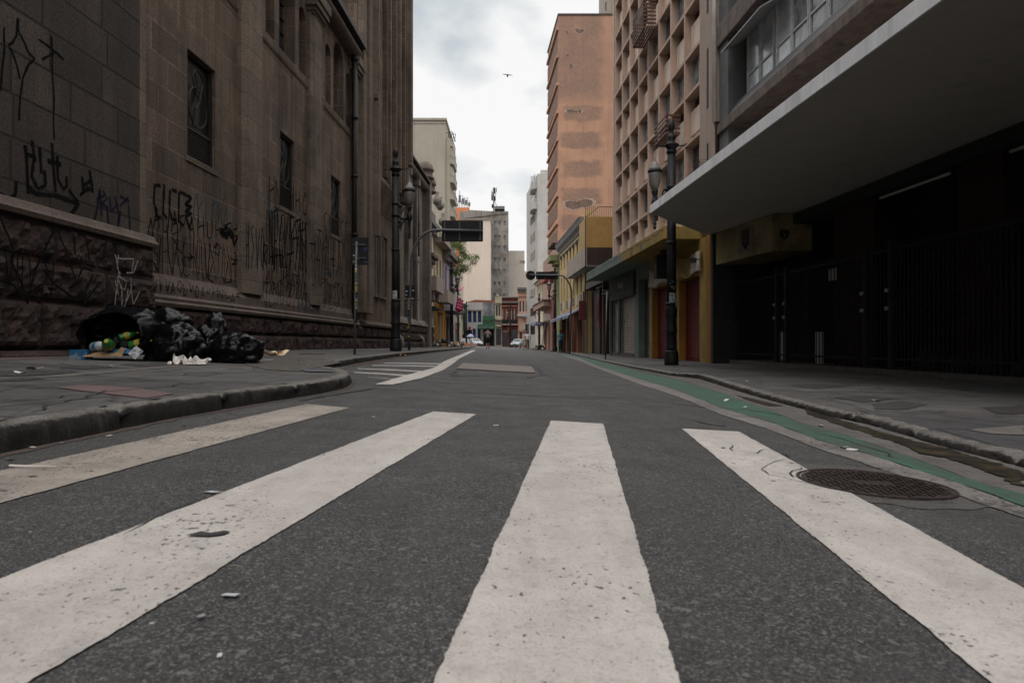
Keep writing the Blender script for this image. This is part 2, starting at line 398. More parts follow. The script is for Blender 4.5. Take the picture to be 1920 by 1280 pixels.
stripes = [((575, 758), (655, 765), (0, 945), (0, 884)), ((812, 772), (893, 777), (60, 1280), (0, 1087)),
           ((1033, 789), (1131, 795), (1273, 1280), (815, 1280)), ((1278, 804), (1386, 810), (1920, 1105), (1858, 1280))]
for k, st in enumerate(stripes):
    a, b, c, d = [G(*p) for p in st]
    # same near line for both edges
    def upto(p, far, y): t = (y - far[1]) / (p[1] - far[1]); return (far[0] + (p[0] - far[0]) * t, y)
    c2, d2 = upto(c, b, .45), upto(d, a, .45)
    o = sheet('crosswalk_stripe', [a, b, c2, d2], WPAINT if k else WPAINT1, step=.012, jit=.0035)
    o['label'] = ['white crosswalk stripe nearest the left kerb', 'wide white crosswalk stripe second from the left kerb with a dark scrap on it',
                  'pitted white crosswalk stripe in the middle of the foreground', 'cracked white crosswalk stripe beside the round manhole cover'][k]
# broken white edge line and hatching on the left
L = [(702, 721.5), (765, 703), (814, 690), (834, 677), (862, 665.5), (884, 656.5), (893, 656.5), (876, 665), (862, 672), (848, 683), (832, 694), (792, 709), (736, 722)]
sheet('edge_line', [G(*p) for p in L], WPAINT, lift=.008, step=.12, jit=.012)
for a, b, t in [((719, 680.5), (830, 681.5), .9), ((698, 684.6), (835, 686.5), 1.0), ((671, 690.5), (800, 696), 1.2), ((664, 697.5), (770, 703.5), 1.5), ((690, 706), (748, 711.5), 1.8)]:
    mid = ((a[0] + b[0]) / 2, (a[1] + b[1]) / 2 - .6)
    sheet('hatch_line', [G(*p) for p in [a, mid, b, (b[0] - 4, b[1] + t + .8), (mid[0], mid[1] + t + .6), (a[0], a[1] + t)]], WPAINT2 if t > 1.6 else WPAINT, step=.1, jit=.012)
# green cycle lane on the right
gl = [(1088, 672), (1118, 685), (1200, 711), (1275, 733), (1350, 764), (1444, 791), (1537, 826), (1612, 847), (1725, 883), (1800, 907), (1894, 940), (1920, 949)]
gr = [(1920, 927), (1837, 906), (1762, 877), (1687, 851), (1575, 812), (1485, 788), (1470, 780), (1387, 750), (1312, 723), (1200, 697), (1118, 675), (1088, 668)]
gl_, gr_ = [G(*p) for p in gl], [G(*p) for p in gr]
farL, farR = [(2.65, 118), (2.7, 80), (2.75, 55)], [(2.98, 55), (2.95, 80), (2.9, 118)]
nl, nr = (gl_[-1][0] - .25, .3), (gr_[0][0] - .15, .3)
sheet('cycle_lane', farL + gl_ + [nl, nr] + gr_ + farR, GPAINT, step=.1, jit=.010)
ll = [(1050, 664), (1088, 677), (1118, 690), (1200, 721), (1275, 745), (1350, 777), (1444, 806), (1537, 843), (1612, 867), (1725, 905), (1800, 932), (1920, 972)]
ll_ = [G(*p) for p in ll]
sheet('cycle_lane_edge_line', ll_ + [(ll_[-1][0] - .22, .3), (nl[0] - .01, .3)] + [(x - .008, y) for x, y in gl_[::-1]], WPAINT2, step=.1, jit=.012)
# gutter: concrete strip and wet mossy run-off
m_conc = mat('gutter_concrete', (.105, .096, .09), (.07, .062, .058), 5, .85, .5, 50, speck=((.2, .18, .17), 70, .55, .75, .5))
m_moss = mat('wet_mossy_silt', (.010, .009, .007), (.052, .037, .016), 7, .45, .8, 28, lo=.42, hi=.62, spec=.25, speck=((.006, .006, .005), 18, .5, .6, .8))
KR = [(1040, 656.5), (1075, 665), (1130, 678), (1200, 693), (1255, 704), (1310, 710), (1345, 721), (1382, 733), (1440, 750), (1496, 765), (1560, 782), (1635, 798), (1754, 834), (1920, 878)]
KR_ = [G(*p) for p in KR]
sheet('gutter_strip', [(x + .01, y) for x, y in gr_[:9]][::-1][::-1] + [(x + .25, y) for x, y in KR_[2:]]  , m_conc, lift=.002, step=.2, jit=.01)
moss = [(1511, 775), (1575, 798), (1640, 817), (1687, 833), (1735, 853), (1790, 864), (1850, 886), (1920, 914), (1920, 886), (1850, 863), (1762, 838), (1687, 821), (1575, 787), (1511, 769)]
sheet('wet_gutter_silt', [G(*p) for p in moss], m_moss, lift=.007, step=.03, jit=.03)
sheet('wet_gutter_silt', [G(*p) for p in [(1380, 741), (1420, 750), (1470, 762), (1440, 762), (1400, 750)]], m_moss, lift=.006, step=.04, jit=.016)
# tar seams and cracks
m_tar = mat('tar_seam', (.014, .013, .013), (.030, .028, .027), 20, .6, .4, 60)
def seam(pts, wd, m=m_tar, name='road_crack', lift=.0065, zf=zroad, wob=.02):
    P = [Vector(G(*p, zf)) for p in pts]; Q = []
    for i in range(len(P) - 1):
        n = max(2, int((P[i + 1] - P[i]).length / .07))
        for k in range(n):
            p = P[i].lerp(P[i + 1], k / n); Q.append(p + Vector(noise.noise_vector(Vector((p.x * 5, p.y * 5, 3)))[:2]) * wob * 2.5)
    Q.append(P[-1]); v = []; f = []
    for i, p in enumerate(Q):
        d = (Q[min(i + 1, len(Q) - 1)] - Q[max(i - 1, 0)]).normalized(); w_ = wd * (.35 + .9 * abs(noise.noise(Vector((p.x * 8, p.y * 8, 1))))) 
        if i in (0, len(Q) - 1): w_ *= .2
        for sg in (1, -1):
            x, y = p.x - d.y * w_ * sg, p.y + d.x * w_ * sg; v.append((x, y, zf(x, y) + lift))
    mb = MB(); mb.add(v, [(2 * i, 2 * i + 1, 2 * i + 3, 2 * i + 2) for i in range(len(Q) - 1)])
    return struct(mb.build(name, m))
seam([(560, 752), (640, 738), (700, 729), (800, 733), (900, 737), (1000, 742), (1100, 746)], .03, wob=.01)
seam([(1090, 742), (1220, 752), (1330, 765), (1400, 769), (1470, 780)], .018)
seam([(1530, 812), (1600, 830), (1690, 862)], .008)
seam([(1360, 834), (1375, 846), (1420, 852), (1435, 845), (1475, 853), (1480, 862)], .006, lift=.0075)
seam([(1480, 862), (1440, 870), (1432, 882), (1450, 893), (1500, 905), (1560, 917), (1620, 932)], .004, lift=.0075)
seam([(1500, 877), (1488, 885), (1500, 897), (1540, 908), (1572, 912)], .006, lift=.0075)
seam([(255, 1000), (300, 968), (345, 950), (430, 925)], .004)
seam([(870, 686), (846, 700), (855, 706), (900, 704), (990, 709), (1010, 704)], .05, wob=.03)
seam([(990, 680), (1008, 690), (1022, 704)], .06, wob=.03)
seam([(1300, 788), (1330, 795), (1362, 800)], .02, wob=.05)
# pavements
KL = [(0, 852), (160, 819), (320, 786), (480, 758), (600, 739), (648, 728), (659, 720), (655, 712), (640, 706.5), (600, 701), (572, 697)]
KL2 = [(590, 693), (612, 691), (640, 687), (665, 682), (700, 676), (740, 669.5), (800, 662), (850, 656.5)]
KL_ = [(-2.35, -6), (-2.22, 0), (-2.12, 1.6)] + [G(*p) for p in KL]
KL2_ = [G(*p) for p in KL2] + [(-3.6, 55), (-4.2, 75), (-5.0, 95), (-6.6, 118)]
kerbline = KL_ + KL2_
def lwall(Y): return (-7.0 + .0336 * Y - .3, Y)
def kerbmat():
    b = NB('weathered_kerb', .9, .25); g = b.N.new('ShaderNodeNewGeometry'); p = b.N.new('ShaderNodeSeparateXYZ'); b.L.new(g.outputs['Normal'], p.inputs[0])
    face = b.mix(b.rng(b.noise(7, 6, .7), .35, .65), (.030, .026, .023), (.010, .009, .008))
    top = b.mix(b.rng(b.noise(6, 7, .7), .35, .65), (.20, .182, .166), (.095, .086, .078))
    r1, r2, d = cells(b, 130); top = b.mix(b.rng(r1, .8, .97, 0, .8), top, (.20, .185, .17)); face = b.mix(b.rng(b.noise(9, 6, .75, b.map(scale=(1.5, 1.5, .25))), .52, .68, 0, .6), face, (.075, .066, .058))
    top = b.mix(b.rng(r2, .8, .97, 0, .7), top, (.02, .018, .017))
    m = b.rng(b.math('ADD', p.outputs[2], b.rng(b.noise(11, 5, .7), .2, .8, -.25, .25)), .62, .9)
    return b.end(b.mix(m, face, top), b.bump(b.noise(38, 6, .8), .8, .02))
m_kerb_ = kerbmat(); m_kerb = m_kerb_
mat('kerb_concrete', (.050, .045, .041), (.020, .018, .017), 5, .9, 1.0, 40, speck=((.15, .135, .12), 130, .58, .74, .6), streak=((.008, .008, .007), .95))
def pavement(outline, zf, name, m):
    P = ragged(outline, .5, .0); mb = MB(); tri = tessellate_polygon([[Vector((p[0], p[1], 0)) for p in P]])
    mb.add([(p[0], p[1], zf(*p)) for p in P], [tuple(t) for t in tri]); return struct(mb.build(name, m))
inner = [(x - .13, y - (.05 if i > 7 and i < 14 else 0)) for i, (x, y) in enumerate(kerbline)]
pavement(inner + [(-7.5, 118)] + [lwall(t) for t in (80, 40, 10, -6)], zleft, 'left_pavement', PAVE)
def kerb(pts, zf, wd, name, rnd=.02, hgt=None, side=-1, amp=.012, seed=0):
    Q = []
    for i in range(len(pts) - 1):
        a, b = Vector(pts[i]), Vector(pts[i + 1]); n = max(1, int((b - a).length / (.05 if a.y < 22 else .6)))
        Q += [a.lerp(b, k / n) for k in range(n)]
    Q.append(Vector(pts[-1])); v = []; f = []; run = 0
    for i, p in enumerate(Q):
        d = (Q[min(i + 1, len(Q) - 1)] - Q[max(i - 1, 0)]).normalized(); nr = Vector((-d.y, d.x)) * -side
        if i: run += (Q[i] - Q[i - 1]).length
        j = 1 if (run % 1.05) > .05 else 0
        zb = zroad(p.x, p.y) - .05; zt = zf(p.x, p.y)
        prof = [(0, zb), (.004, zt - .07), (.008, zt - .03), (.02, zt - .008), (.045, zt + .004), (.10, zt + .006), (wd, zt + .004), (wd + .02, zt - .05)]
        for k, (o_, z) in enumerate(prof):
            q = noise.noise(Vector((p.x * 11, p.y * 11, k * .7 + seed))) * amp + noise.noise(Vector((p.x * 35, p.y * 35, k * 1.9 + seed))) * amp * .7
            dn = 0 if j else (.035 if 0 < k < 7 else 0)
            xy = p + nr * (o_ + (q if k < 5 else 0) + (dn if k < 3 else 0)); v.append((xy.x, xy.y, z + (q * .8 if k > 1 else 0) - dn))
    n = 8
    f = [(i * n + k, i * n + k + 1, (i + 1) * n + k + 1, (i + 1) * n + k) for i in range(len(Q) - 1) for k in range(n - 1)]
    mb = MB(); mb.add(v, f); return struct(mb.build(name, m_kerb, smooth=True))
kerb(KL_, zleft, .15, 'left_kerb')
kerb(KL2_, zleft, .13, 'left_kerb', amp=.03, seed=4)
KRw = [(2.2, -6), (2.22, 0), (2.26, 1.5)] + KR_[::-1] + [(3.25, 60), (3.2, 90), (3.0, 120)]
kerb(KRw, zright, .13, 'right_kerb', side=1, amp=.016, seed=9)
pavement([(x + .13, y) for x, y in KRw] + [(9, 120), (9.5, 40), (9.8, -6)], zright, 'right_pavement', PAVE)
# coloured paving panels: a pink strip, diamond inlays of dark stone mosaic
m_pink = mat('pink_tile', (.125, .078, .074), (.095, .066, .064), 5, .8, .3, 60, speck=((.05, .04, .04), 50, .55, .7, .5))
m_mos = mat('dark_stone_mosaic', (.026, .024, .023), (.055, .049, .046), 26, .85, .9, 26)
m_lt = mat('pale_cement_border', (.125, .112, .10), (.085, .076, .07), 7, .85, .4, 60)
def patch(px, m, name, zf, lift=.005): return sheet(name, [G(*p, zf) for p in px], m, lift, zf, step=.12, jit=.008)
patch([(105, 727), (160, 722), (255, 728), (325, 739), (275, 748), (215, 741)], m_pink, 'pink_paving', zleft)
patch([(0, 668), (130, 664), (150, 668), (60, 673), (0, 676)], m_pink, 'pink_paving', zleft)
for q in ([(0, 697), (60, 694), (150, 697), (95, 703), (0, 706)], [(110, 689), (175, 685), (225, 688), (160, 693)], [(225, 684), (300, 680.5), (345, 683.5), (265, 688)], [(0, 712), (50, 708), (90, 711), (0, 716)]):
    patch(q, m_mos, 'mosaic_paving', zleft)
for q in ([(1560, 745), (1620, 742), (1680, 747), (1620, 755)], [(1635, 757), (1690, 752), (1740, 758), (1700, 768), (1640, 768)], [(1840, 764), (1920, 762), (1920, 776), (1870, 776)], [(1470, 722), (1540, 720), (1600, 724), (1530, 729)]):
    patch(q, m_mos, 'mosaic_paving', zright)
patch([(1815, 806), (1920, 798), (1920, 816), (1860, 814)], m_lt, 'pale_paving', zright)
patch([(95, 704), (345, 683.5), (365, 684.5), (130, 706), (40, 709)], m_lt, 'pale_paving', zleft, .004)
m_rub = mat('broken_paving_rubble', (.05, .044, .038), (.12, .105, .09), 12, .95, 1.0, 18, speck=((.02, .018, .016), 30, .5, .65, .8))
patch([(455, 672), (500, 668), (600, 672), (640, 680), (600, 688), (560, 697), (500, 694), (460, 684)], m_rub, 'broken_paving', zleft, .006)
patch([(560, 693), (618, 695), (630, 699), (575, 698)], mat('grey_slab', (.08, .085, .095), (.06, .062, .07), 5), 'grey_paving_slab', zleft, .012)
random.seed(3)
for zf, pl, m in ((zleft, [(30, 730, 330, 712), (0, 755, 400, 716), (55, 775, 200, 733), (300, 700, 560, 711), (120, 700, 380, 722)], m_tar), (zright, [(1500, 708, 1700, 716), (1560, 735, 1800, 738), (1640, 770, 1900, 793), (1700, 725, 1900, 731), (1440, 738, 1640, 752), (1860, 824, 1920, 830)], m_tar)):
    for a, b, c, d in pl:
        seam([(a, b), ((a + c) / 2 + random.uniform(-10, 10), (b + d) / 2 + random.uniform(-2, 2)), (c, d)], .012, m, 'paving_crack', .007, zf, .03)
def fringe(pts, off, wd, m, name):      # dirt washed up along a kerb foot
    a_, b_ = [], []
    for i, p in enumerate(pts):
        p0, p1 = Vector(pts[max(i - 1, 0)]), Vector(pts[min(i + 1, len(pts) - 1)]); d = (p1 - p0).normalized(); n = Vector((d.y, -d.x))
        a_.append(tuple(Vector(p) + n * off)); b_.append(tuple(Vector(p) + n * (off + wd)))
    sheet(name, a_ + b_[::-1], m, lift=.003, step=.05, jit=.022)
fringe(KL_[1:12], -.02, .07, mat('reddish_gutter_dirt', (.062, .040, .032), (.035, .027, .023), 9, .9, .6, 50, speck=((.14, .12, .10), 160, .55, .7, .7)), 'gutter_dirt')
fringe(KL2_[2:8], -.02, .25, MATS['reddish_gutter_dirt'], 'gutter_dirt')
# manhole cover
hc = thing('manhole_cover', 'rusty round iron manhole cover beside the cracked crosswalk stripe', 'manhole cover', (1.42, 2.68, zroad(1.42, 2.68)))
m_rust = mat('rusty_iron', (.040, .024, .020), (.016, .012, .012), 11, .5, .5, 60, speck=((.09, .06, .05), 90, .58, .75, .5))
sheet('manhole_surround', [(1.42 + .38 * math.cos(k * .2618) , 2.68 + .42 * math.sin(k * .2618)) for k in range(24)], mat('patched_asphalt', (.075, .069, .064), (.045, .041, .039), 5, .85, .7, 60, speck=((.15, .14, .13), 140, .52, .7, .7)), lift=.0025, step=.03, jit=.02)
def onroad(x, y, h): return (x, y, zroad(x, y) + h)
mb = MB()
ring = lambda r, h, n=48: [onroad(1.42 + r * math.cos(2 * math.pi * k / n), 2.68 + r * math.sin(2 * math.pi * k / n), h) for k in range(n)]
vs = ring(.282, -.01) + ring(.282, .0075) + ring(.268, .0075) + ring(.268, .000)
mb.add(vs, [(a * 48 + k, a * 48 + (k + 1) % 48, (a + 1) * 48 + (k + 1) % 48, (a + 1) * 48 + k) for a in range(3) for k in range(48)])
mb.build('rim', m_rust, hc)
mb = MB(); mb.add(ring(.264, .0045), [tuple(range(48))])
for i in range(-9, 10):
    for j in range(-9, 10):
        x, y = i * .031, j * .031
        if x * x + y * y > .248 ** 2 or (abs(x) < .07 and abs(y) < .045): continue
        a, b = (.0135, .005) if (i + j) % 2 else (.005, .0135)
        cx, cy = 1.42 + x, 2.68 + y
        q = [(cx - a, cy - b), (cx + a, cy - b), (cx + a, cy + b), (cx - a, cy + b)]
        mb.add([onroad(*p, .004) for p in q] + [onroad(*p, .0095) for p in q], [(4, 5, 6, 7), (0, 1, 5, 4), (1, 2, 6, 5), (2, 3, 7, 6), (3, 0, 4, 7)])
mb.build('lid', m_rust, hc)
# steel plate set in the road
P = [G(*p) for p in [(868, 682), (997, 688.5), (1003, 700.5), (856, 692.5)]]
mb = MB(); mb.add([onroad(*p, .004) for p in P] + [onroad(*p, .022) for p in P], [(4, 5, 6, 7), (0, 1, 5, 4), (1, 2, 6, 5), (2, 3, 7, 6), (3, 0, 4, 7)])
tag(mb.build('steel_road_plate', mat('worn_brown_steel', (.145, .118, .105), (.10, .082, .074), 3, .6, .3, 80)), 'brown steel plate lying over a trench in the middle of the road', 'steel plate')
# ================================================================== CATHEDRAL (left)
CA = thing('cathedral', 'tall grimy brown stone church with graffiti-covered wall filling the left side', 'church', (*LW(12, 0, 0)[:2], .3))
def rockface(mb, s0, s1, z0, z1, n0, bl, amp=.06, res=.07, seed=0, joint=.018):
    """rock-faced blocks: each block a bulging, chipped panel"""
    rnd = random.Random(seed); s = s0
    while s < s1 - .05:
        e = min(s1, s + bl * rnd.uniform(.75, 1.3))
        if s1 - e < .3: e = s1
        ns_, nz_ = max(3, int((e - s) / res)), max(4, int((z1 - z0) / res)); vs = []
        for i in range(ns_ + 1):
            for j in range(nz_ + 1):
                a, b = i / ns_, j / nz_; x = s + joint / 2 + (e - s - joint) * a; z = z0 + joint / 2 + (z1 - z0 - joint) * b
                ed = min(a * (e - s), (1 - a) * (e - s), b * (z1 - z0), (1 - b) * (z1 - z0)); k = min(1, ed / .09) ** .5
                q = noise.noise(Vector((x * 3.1, z * 3.1, seed))) * .6 + noise.noise(Vector((x * 9, z * 9, seed + 5))) * .45 + noise.noise(Vector((x * 22, z * 22, seed))) * .25
                vs.append(mb.map(x, n0 - .05 + k * (.05 + amp * (.55 + q)), z))
        m = nz_ + 1
        mb.add(vs, [(i * m + j, (i + 1) * m + j, (i + 1) * m + j + 1, i * m + j + 1) for i in range(ns_) for j in range(nz_)])
        s = e
# --- nearest section, projecting forward, with rock-faced base
NE = 11.75
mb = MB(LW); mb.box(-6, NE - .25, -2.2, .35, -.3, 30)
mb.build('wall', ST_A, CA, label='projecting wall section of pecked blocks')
mb = MB(LW); mb.prism([(NE - .25, .35), (NE - .06, .352), (NE, .25), (NE, -1), (NE - .25, -1)], .3, 30); mb.build('corner_strip', ST_C, CA)
mb = MB(LW)
for k, (a, b) in enumerate([(.42, 1.06), (1.06, 1.6), (1.6, 2.14)]):
    mb.map = LW; rockface(mb, -6, 5, a, b, .47 - .03 * k, 1.6, .07, .3, k + 11); rockface(mb, 5, NE + .06, a, b, .47 - .03 * k, 1.7, .10, .05, k)
mb.box(-6, NE + .02, .2, .42, -.2, 2.14); rockface(mb, 5, NE + .15, .15, .42, .56, 2.4, .06, .06, 9)
for k, (a, b) in enumerate([(.2, .42), (.42, 1.06), (1.06, 1.6), (1.6, 2.14)]):   # rough end face of the base
    mb.map = (lambda o: (lambda s, n, z: LW(NE + .03 + n, s, z)))(0); rockface(mb, .05, .5 - .03 * k, a, b, .0, 2, .07, .06, k + 40)
mb.map = LW
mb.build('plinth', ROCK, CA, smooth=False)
prof = [(.30, 2.14), (.50, 2.14), (.52, 2.2), (.47, 2.25), (.43, 2.33), (.35, 2.36), (.30, 2.36)]
mb = MB(LW); mb.prism(prof, -6, NE + .05, 'a'); mb.build('base_moulding', ST_D, CA)
# --- nave wall with two storeys of windows
lowW = [(13.75, 14.95, 4.3, 6.45), (18.75, 19.85, 4.3, 6.35), (23.45, 24.6, 4.3, 6.3)]
upW = [(c - .62, c + .62, 8.62, 11.2) for c in (14.35, 19.3, 24.35)]
side = [(c + sg * 1.25 - .3, c + sg * 1.25 + .3, 8.62, 10.6) for c in (14.35, 19.3, 24.35) for sg in (-1, 1)]
mb = MB(LW); wall_holes(mb, NE, 27.4, -.3, 11.6, lowW + upW + side, .38, 2.4)
for a, b, c, d in upW + side: arch_fill(mb, a, b, d, .38)
mb.build('wall', ST_B, CA, label='nave wall of pale-jointed ashlar under graffiti')
m_grille = mat('old_bronze_grille', (.016, .014, .012), (.009, .008, .008), 5, .6, .5, 30, spec=.3)
def church_window(a, b, c, d, pane_mb=None):
    fr = MB(LW); n = -.14
    for x in (a + .03, b - .03): fr.box(x - .03, x + .03, n, n + .07, c, d)
    for z in (c + .03, c + .62, d - .03): fr.box(a + .06, b - .06, n, n + .068, z - .03, z + .03)
    cx = (a + b) / 2
    for k in range(9): fr.box(a + .08, b - .08, n, n + .05, c + .1 + k * .055, c + .125 + k * .055)
    fr.tube([(cx + (b - a) * .32 * math.cos(t), n + .05, c + 1.15 + .42 * math.sin(t)) for t in [2 * math.pi * k / 18 for k in range(19)]], .018, 5)
    fr.tube([(cx + (b - a) * .18 * math.cos(t), n + .05, c + 1.72 + .2 * math.sin(t)) for t in [2 * math.pi * k / 14 for k in range(15)]], .018, 5)
    fr.tube([(cx - .2, n + .05, c + .7), (cx - .12, n + .06, c + 1.1), (cx + .05, n + .06, c + 1.3), (cx + .16, n + .05, c + 1.7)], .03, 5)
    o = fr.build('window', m_grille, CA)
    p = MB(LW); p.quad((a, -.15, c), (b, -.15, c), (b, -.15, d), (a, -.15, d)); pp = p.build('pane', mat('sooty_glass', (.006, .006, .006), (.012, .011, .010), 5, .5), o)
    pp.matrix_parent_inverse = Matrix()
    sl = MB(LW); sl.prism([(-.1, c - .12), (.025, c - .12), (.03, c - .03), (-.1, c + .02)], a - .1, b + .1, 'a'); s_ = sl.build('sill', ST_C, o); s_.matrix_parent_inverse = Matrix()
for w_ in lowW: church_window(*w_)
for a, b, c, d in upW:
    p = MB(LW); p.quad((a, -.365, c), (b, -.365, c), (b, -.365, d), (a, -.365, d))
    p.box((a + b) / 2 - .03, (a + b) / 2 + .03, -.36, -.3, c, d)
    for k in range(1, 6): p.box(a, b, -.36, -.32, c + k * .42, c + k * .42 + .03)
    p.build('window', m_glass, CA)
# moulded sill course under the upper windows
mb = MB(LW)
for c in (14.35, 19.3, 24.35): mb.prism([(-.3, 8.3), (.02, 8.3), (.05, 8.36), (-.3, 8.68)], c - 1.75, c + 1.75, 'a')
mb.build('sill_course', ST_C, CA)
# pilasters with necking and capitals
for a, b, top in [(16.05, 17.25, 11.35), (20.95, 22.0, 11.35), (25.9, 26.7, 11.35)]:
    mb = MB(LW); mb.prism([(a, -.1), (a, .10), (a + .2, .20), (b - .2, .20), (b, .10), (b, -.1)], 1.7, top - .7)
    mb.build('pilaster', ST_C, CA)
    mb = MB(LW)
    for k, (o, z0, z1) in enumerate([(.02, top - .7, top - .62), (.08, top - .62, top - .5), (.15, top - .5, top - .3), (.2, top - .3, top)]):
        mb.box(a + .05 - o, b - .05 + o, -.1, .2 + o, z0, z1)
    mb.build('capital', ST_C, CA)
# sloping weathering, moulding and plinth of the nave
def base_run(s0, s1, z=0):
    mb = MB(LW); mb.prism([(-.1, 1.80 + z), (.004, 1.80 + z), (.15, 1.58 + z), (.15, 1.40 + z), (-.1, 1.40 + z)], s0, s1, 'a'); mb.build('weathering_course', ST_D, CA)
    mb = MB(LW); mb.prism([(-.1, 1.18 + z), (.30, 1.18 + z), (.32, 1.24 + z), (.26, 1.29 + z), (.27, 1.34 + z), (.2, 1.40 + z), (-.1, 1.40 + z)], s0, s1, 'a'); mb.build('plinth_moulding', ST_D, CA)
base_run(NE + .05, 26.2)
mb = MB(LW); mb.box(NE, 27.0, -.1, .12, -.2, 1.18)
rockface(mb, NE, 27, .72, 1.18, .22, 1.3, .09, .06, 21); rockface(mb, NE, 27, .2, .72, .24, 1.3, .09, .06, 22)
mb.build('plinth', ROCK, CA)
# eaves: half-round stone moulding and dark gutter
mb = MB(LW); ar = [(.1 + .30 * math.cos(t), 11.55 + .24 * math.sin(t)) for t in [-math.pi / 2 + math.pi * k / 10 for k in range(11)]]
mb.prism([(-.2, 11.31)] + ar + [(-.2, 11.79)], NE, 26.2, 'a'); mb.build('cornice', ST_D, CA, smooth=False)
mb = MB(LW); mb.box(NE, 26.3, -.2, .52, 11.80, 11.90); mb.box(NE, 26.3, .44, .521, 11.9, 11.97); mb.build('gutter', m_irond, CA)
mb = MB(LW); mb.prism([(.4, 11.9), (-8, 17.5), (-8, 11.9)], NE, 27, 'a'); mb.build('roof', mat('dark_roof', (.06, .05, .045)), CA)
# downpipes
def downpipe(s, n, z0, z1, m, r=.07, elbow=False, lab=None):
    pts = [(s, n, z1), (s, n, z0 + (.9 if elbow else 0))]
    if elbow: pts += [(s, n + .10, z0 + .78), (s, n + .30, z0 + .62), (s, n + .34, z0 + .5), (s, n + .34, z0)]
    mb = MB(LW); mb.tube(pts, r, 10)
    k = z1 - .3
    while k > z0 + 1: mb.tube([(s, n, k - .05), (s, n, k + .05)], r * 1.35, 10); k -= 2.2
    o = mb.build('downpipe', m, CA, smooth=True)
    if lab: o['label'] = lab
downpipe(25.75, .2, 1.3, 11.5, m_iron, .10, lab='black iron downpipe beside the tower')
# --- tower / transept rising out of the frame: stepped buttresses and tall flutes
TB = 26.4
mb = MB(LW); mb.box(TB, 33.2, -3, .12, -.3, 30); mb.build('tower_wall', ST_B, CA)
def course(a, b, n0, n1, z0, z1, m=ST_C, name='buttress'): mb = MB(LW); mb.box(a, b, n0, n1, z0, z1); return mb.build(name, m, CA, bevel=.03)
course(26.45, 26.95, .0, .38, 1.7, 30); course(27.3, 27.9, .0, .42, 1.7, 30)
course(28.0, 28.25, .0, .62, 4.9, 30)
for k, (s, n) in enumerate([(28.9, .50), (29.5, .62), (30.1, .66), (30.7, .78), (31.3, .86), (31.9, .95)]):
    course(s, s + .22, .1, n, 7.4 + .25 * (k % 2), 30, ST_B if k % 2 else ST_C)
course(32.4, 33.2, .0, .95, 7.2, 30); course(32.6, 33.0, .9, 1.12, 9, 30)
for k, s in enumerate([28.35, 29.2, 29.8, 30.4, 31.0, 31.6]):
    mb = MB(LW); mb.quad((s - .06, .135, 7.9), (s + .3, .135, 7.9), (s + .3, .135, 30), (s - .06, .135, 30)); mb.build('slit_window', m_glass, CA)
mb = MB(LW); mb.prism([(.1, 6.3), (.14, 6.3), (.62, 7.3), (.62, 7.45), (.1, 7.45)], 28.3, 33.2, 'a'); mb.build('corbel_slope', ST_C, CA)
for k, (s, z) in enumerate([(28.3, 6.9), (28.4, 8.6), (27.9, 10.5), (30.2, 8.3), (30.4, 12.2)]):
    mb = MB(LW); mb.box(s, s + .16, .4, .6 + .1 * (k > 2), z, z + .25); mb.build('carved_block', ST_D, CA, bevel=.03)
for z in (4.9, 6.2, 7.5): pass
for a in (28.0, 29.3, 30.6):   # recessed tall panels low on the tower
    mb = MB(LW); mb.quad((a, .128, 2.7), (a + .8, .128, 2.7), (a + .8, .128, 5.2), (a, .128, 5.2)); mb.box(a + .36, a + .44, .125, .17, 2.7, 5.2); mb.build('tower_window', m_glass, CA)
    mb = MB(LW); mb.box(a - .12, a, .1, .22, 2.6, 5.3); mb.box(a + .8, a + .92, .1, .22, 2.6, 5.3); mb.box(a - .12, a + .92, .1, .215, 5.3, 5.42); mb.box(a - .12, a + .92, .1, .24, 2.5, 2.6); mb.build('window_surround', ST_C, CA)
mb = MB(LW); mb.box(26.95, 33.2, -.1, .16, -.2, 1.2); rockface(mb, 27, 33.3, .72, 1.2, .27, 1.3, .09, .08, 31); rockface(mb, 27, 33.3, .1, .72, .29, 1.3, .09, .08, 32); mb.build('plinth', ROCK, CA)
mb = MB(LW); mb.prism([(0, 1.2), (.38, 1.2), (.4, 1.28), (.3, 1.36), (.12, 1.42), (0, 1.42)], 26.9, 33.3, 'a'); mb.build('plinth_moulding', ST_D, CA)
# --- lower choir beyond the tower
cW = [(35.3, 35.9, 6.4, 9.3), (37.9, 38.5, 6.4, 9.3), (40.4, 41.0, 6.4, 9.3), (34.6, 34.85, 2.6, 5.2), (35.2, 35.45, 2.6, 5.2), (37.5, 37.75, 2.6, 5.2), (38.1, 38.35, 2.6, 5.2), (38.7, 38.95, 2.6, 5.2), (41.2, 41.45, 2.6, 5.2), (44.4, 44.8, 2.6, 5.4)]
ST_L = stone('lit_ashlar', (.23, .19, .16), (.19, .155, .13), (.17, .14, .12), 1.0, .553, (.14, .115, .10), .010, .4, .4, 170)  # paler copy of the ashlar, stronger daylight on the choir painted into its colour
mb = MB(LW); wall_holes(mb, 33.2, 45.6, -.3, 10.2, cW, .35, 3)
for q in cW[:3]: arch_fill(mb, *q[:2], q[3], .35)
mb.build('choir_wall', ST_L, CA)
for q in cW:
    p = MB(LW); p.quad((q[0], -.34, q[2]), (q[1], -.34, q[2]), (q[1], -.34, q[3]), (q[0], -.34, q[3])); p.build('window', m_glass, CA)
mb = MB(LW); ar = [(.1 + .28 * math.cos(t), 10.25 + .22 * math.sin(t)) for t in [-math.pi / 2 + math.pi * k / 8 for k in range(9)]]
mb.prism([(-.2, 10.03)] + ar + [(-.2, 10.47)], 33.2, 42.6, 'a'); mb.build('cornice', ST_L, CA)
mb = MB(LW); mb.box(33.2, 42.6, -.2, .5, 10.48, 10.6); mb.build('gutter', m_irond, CA)
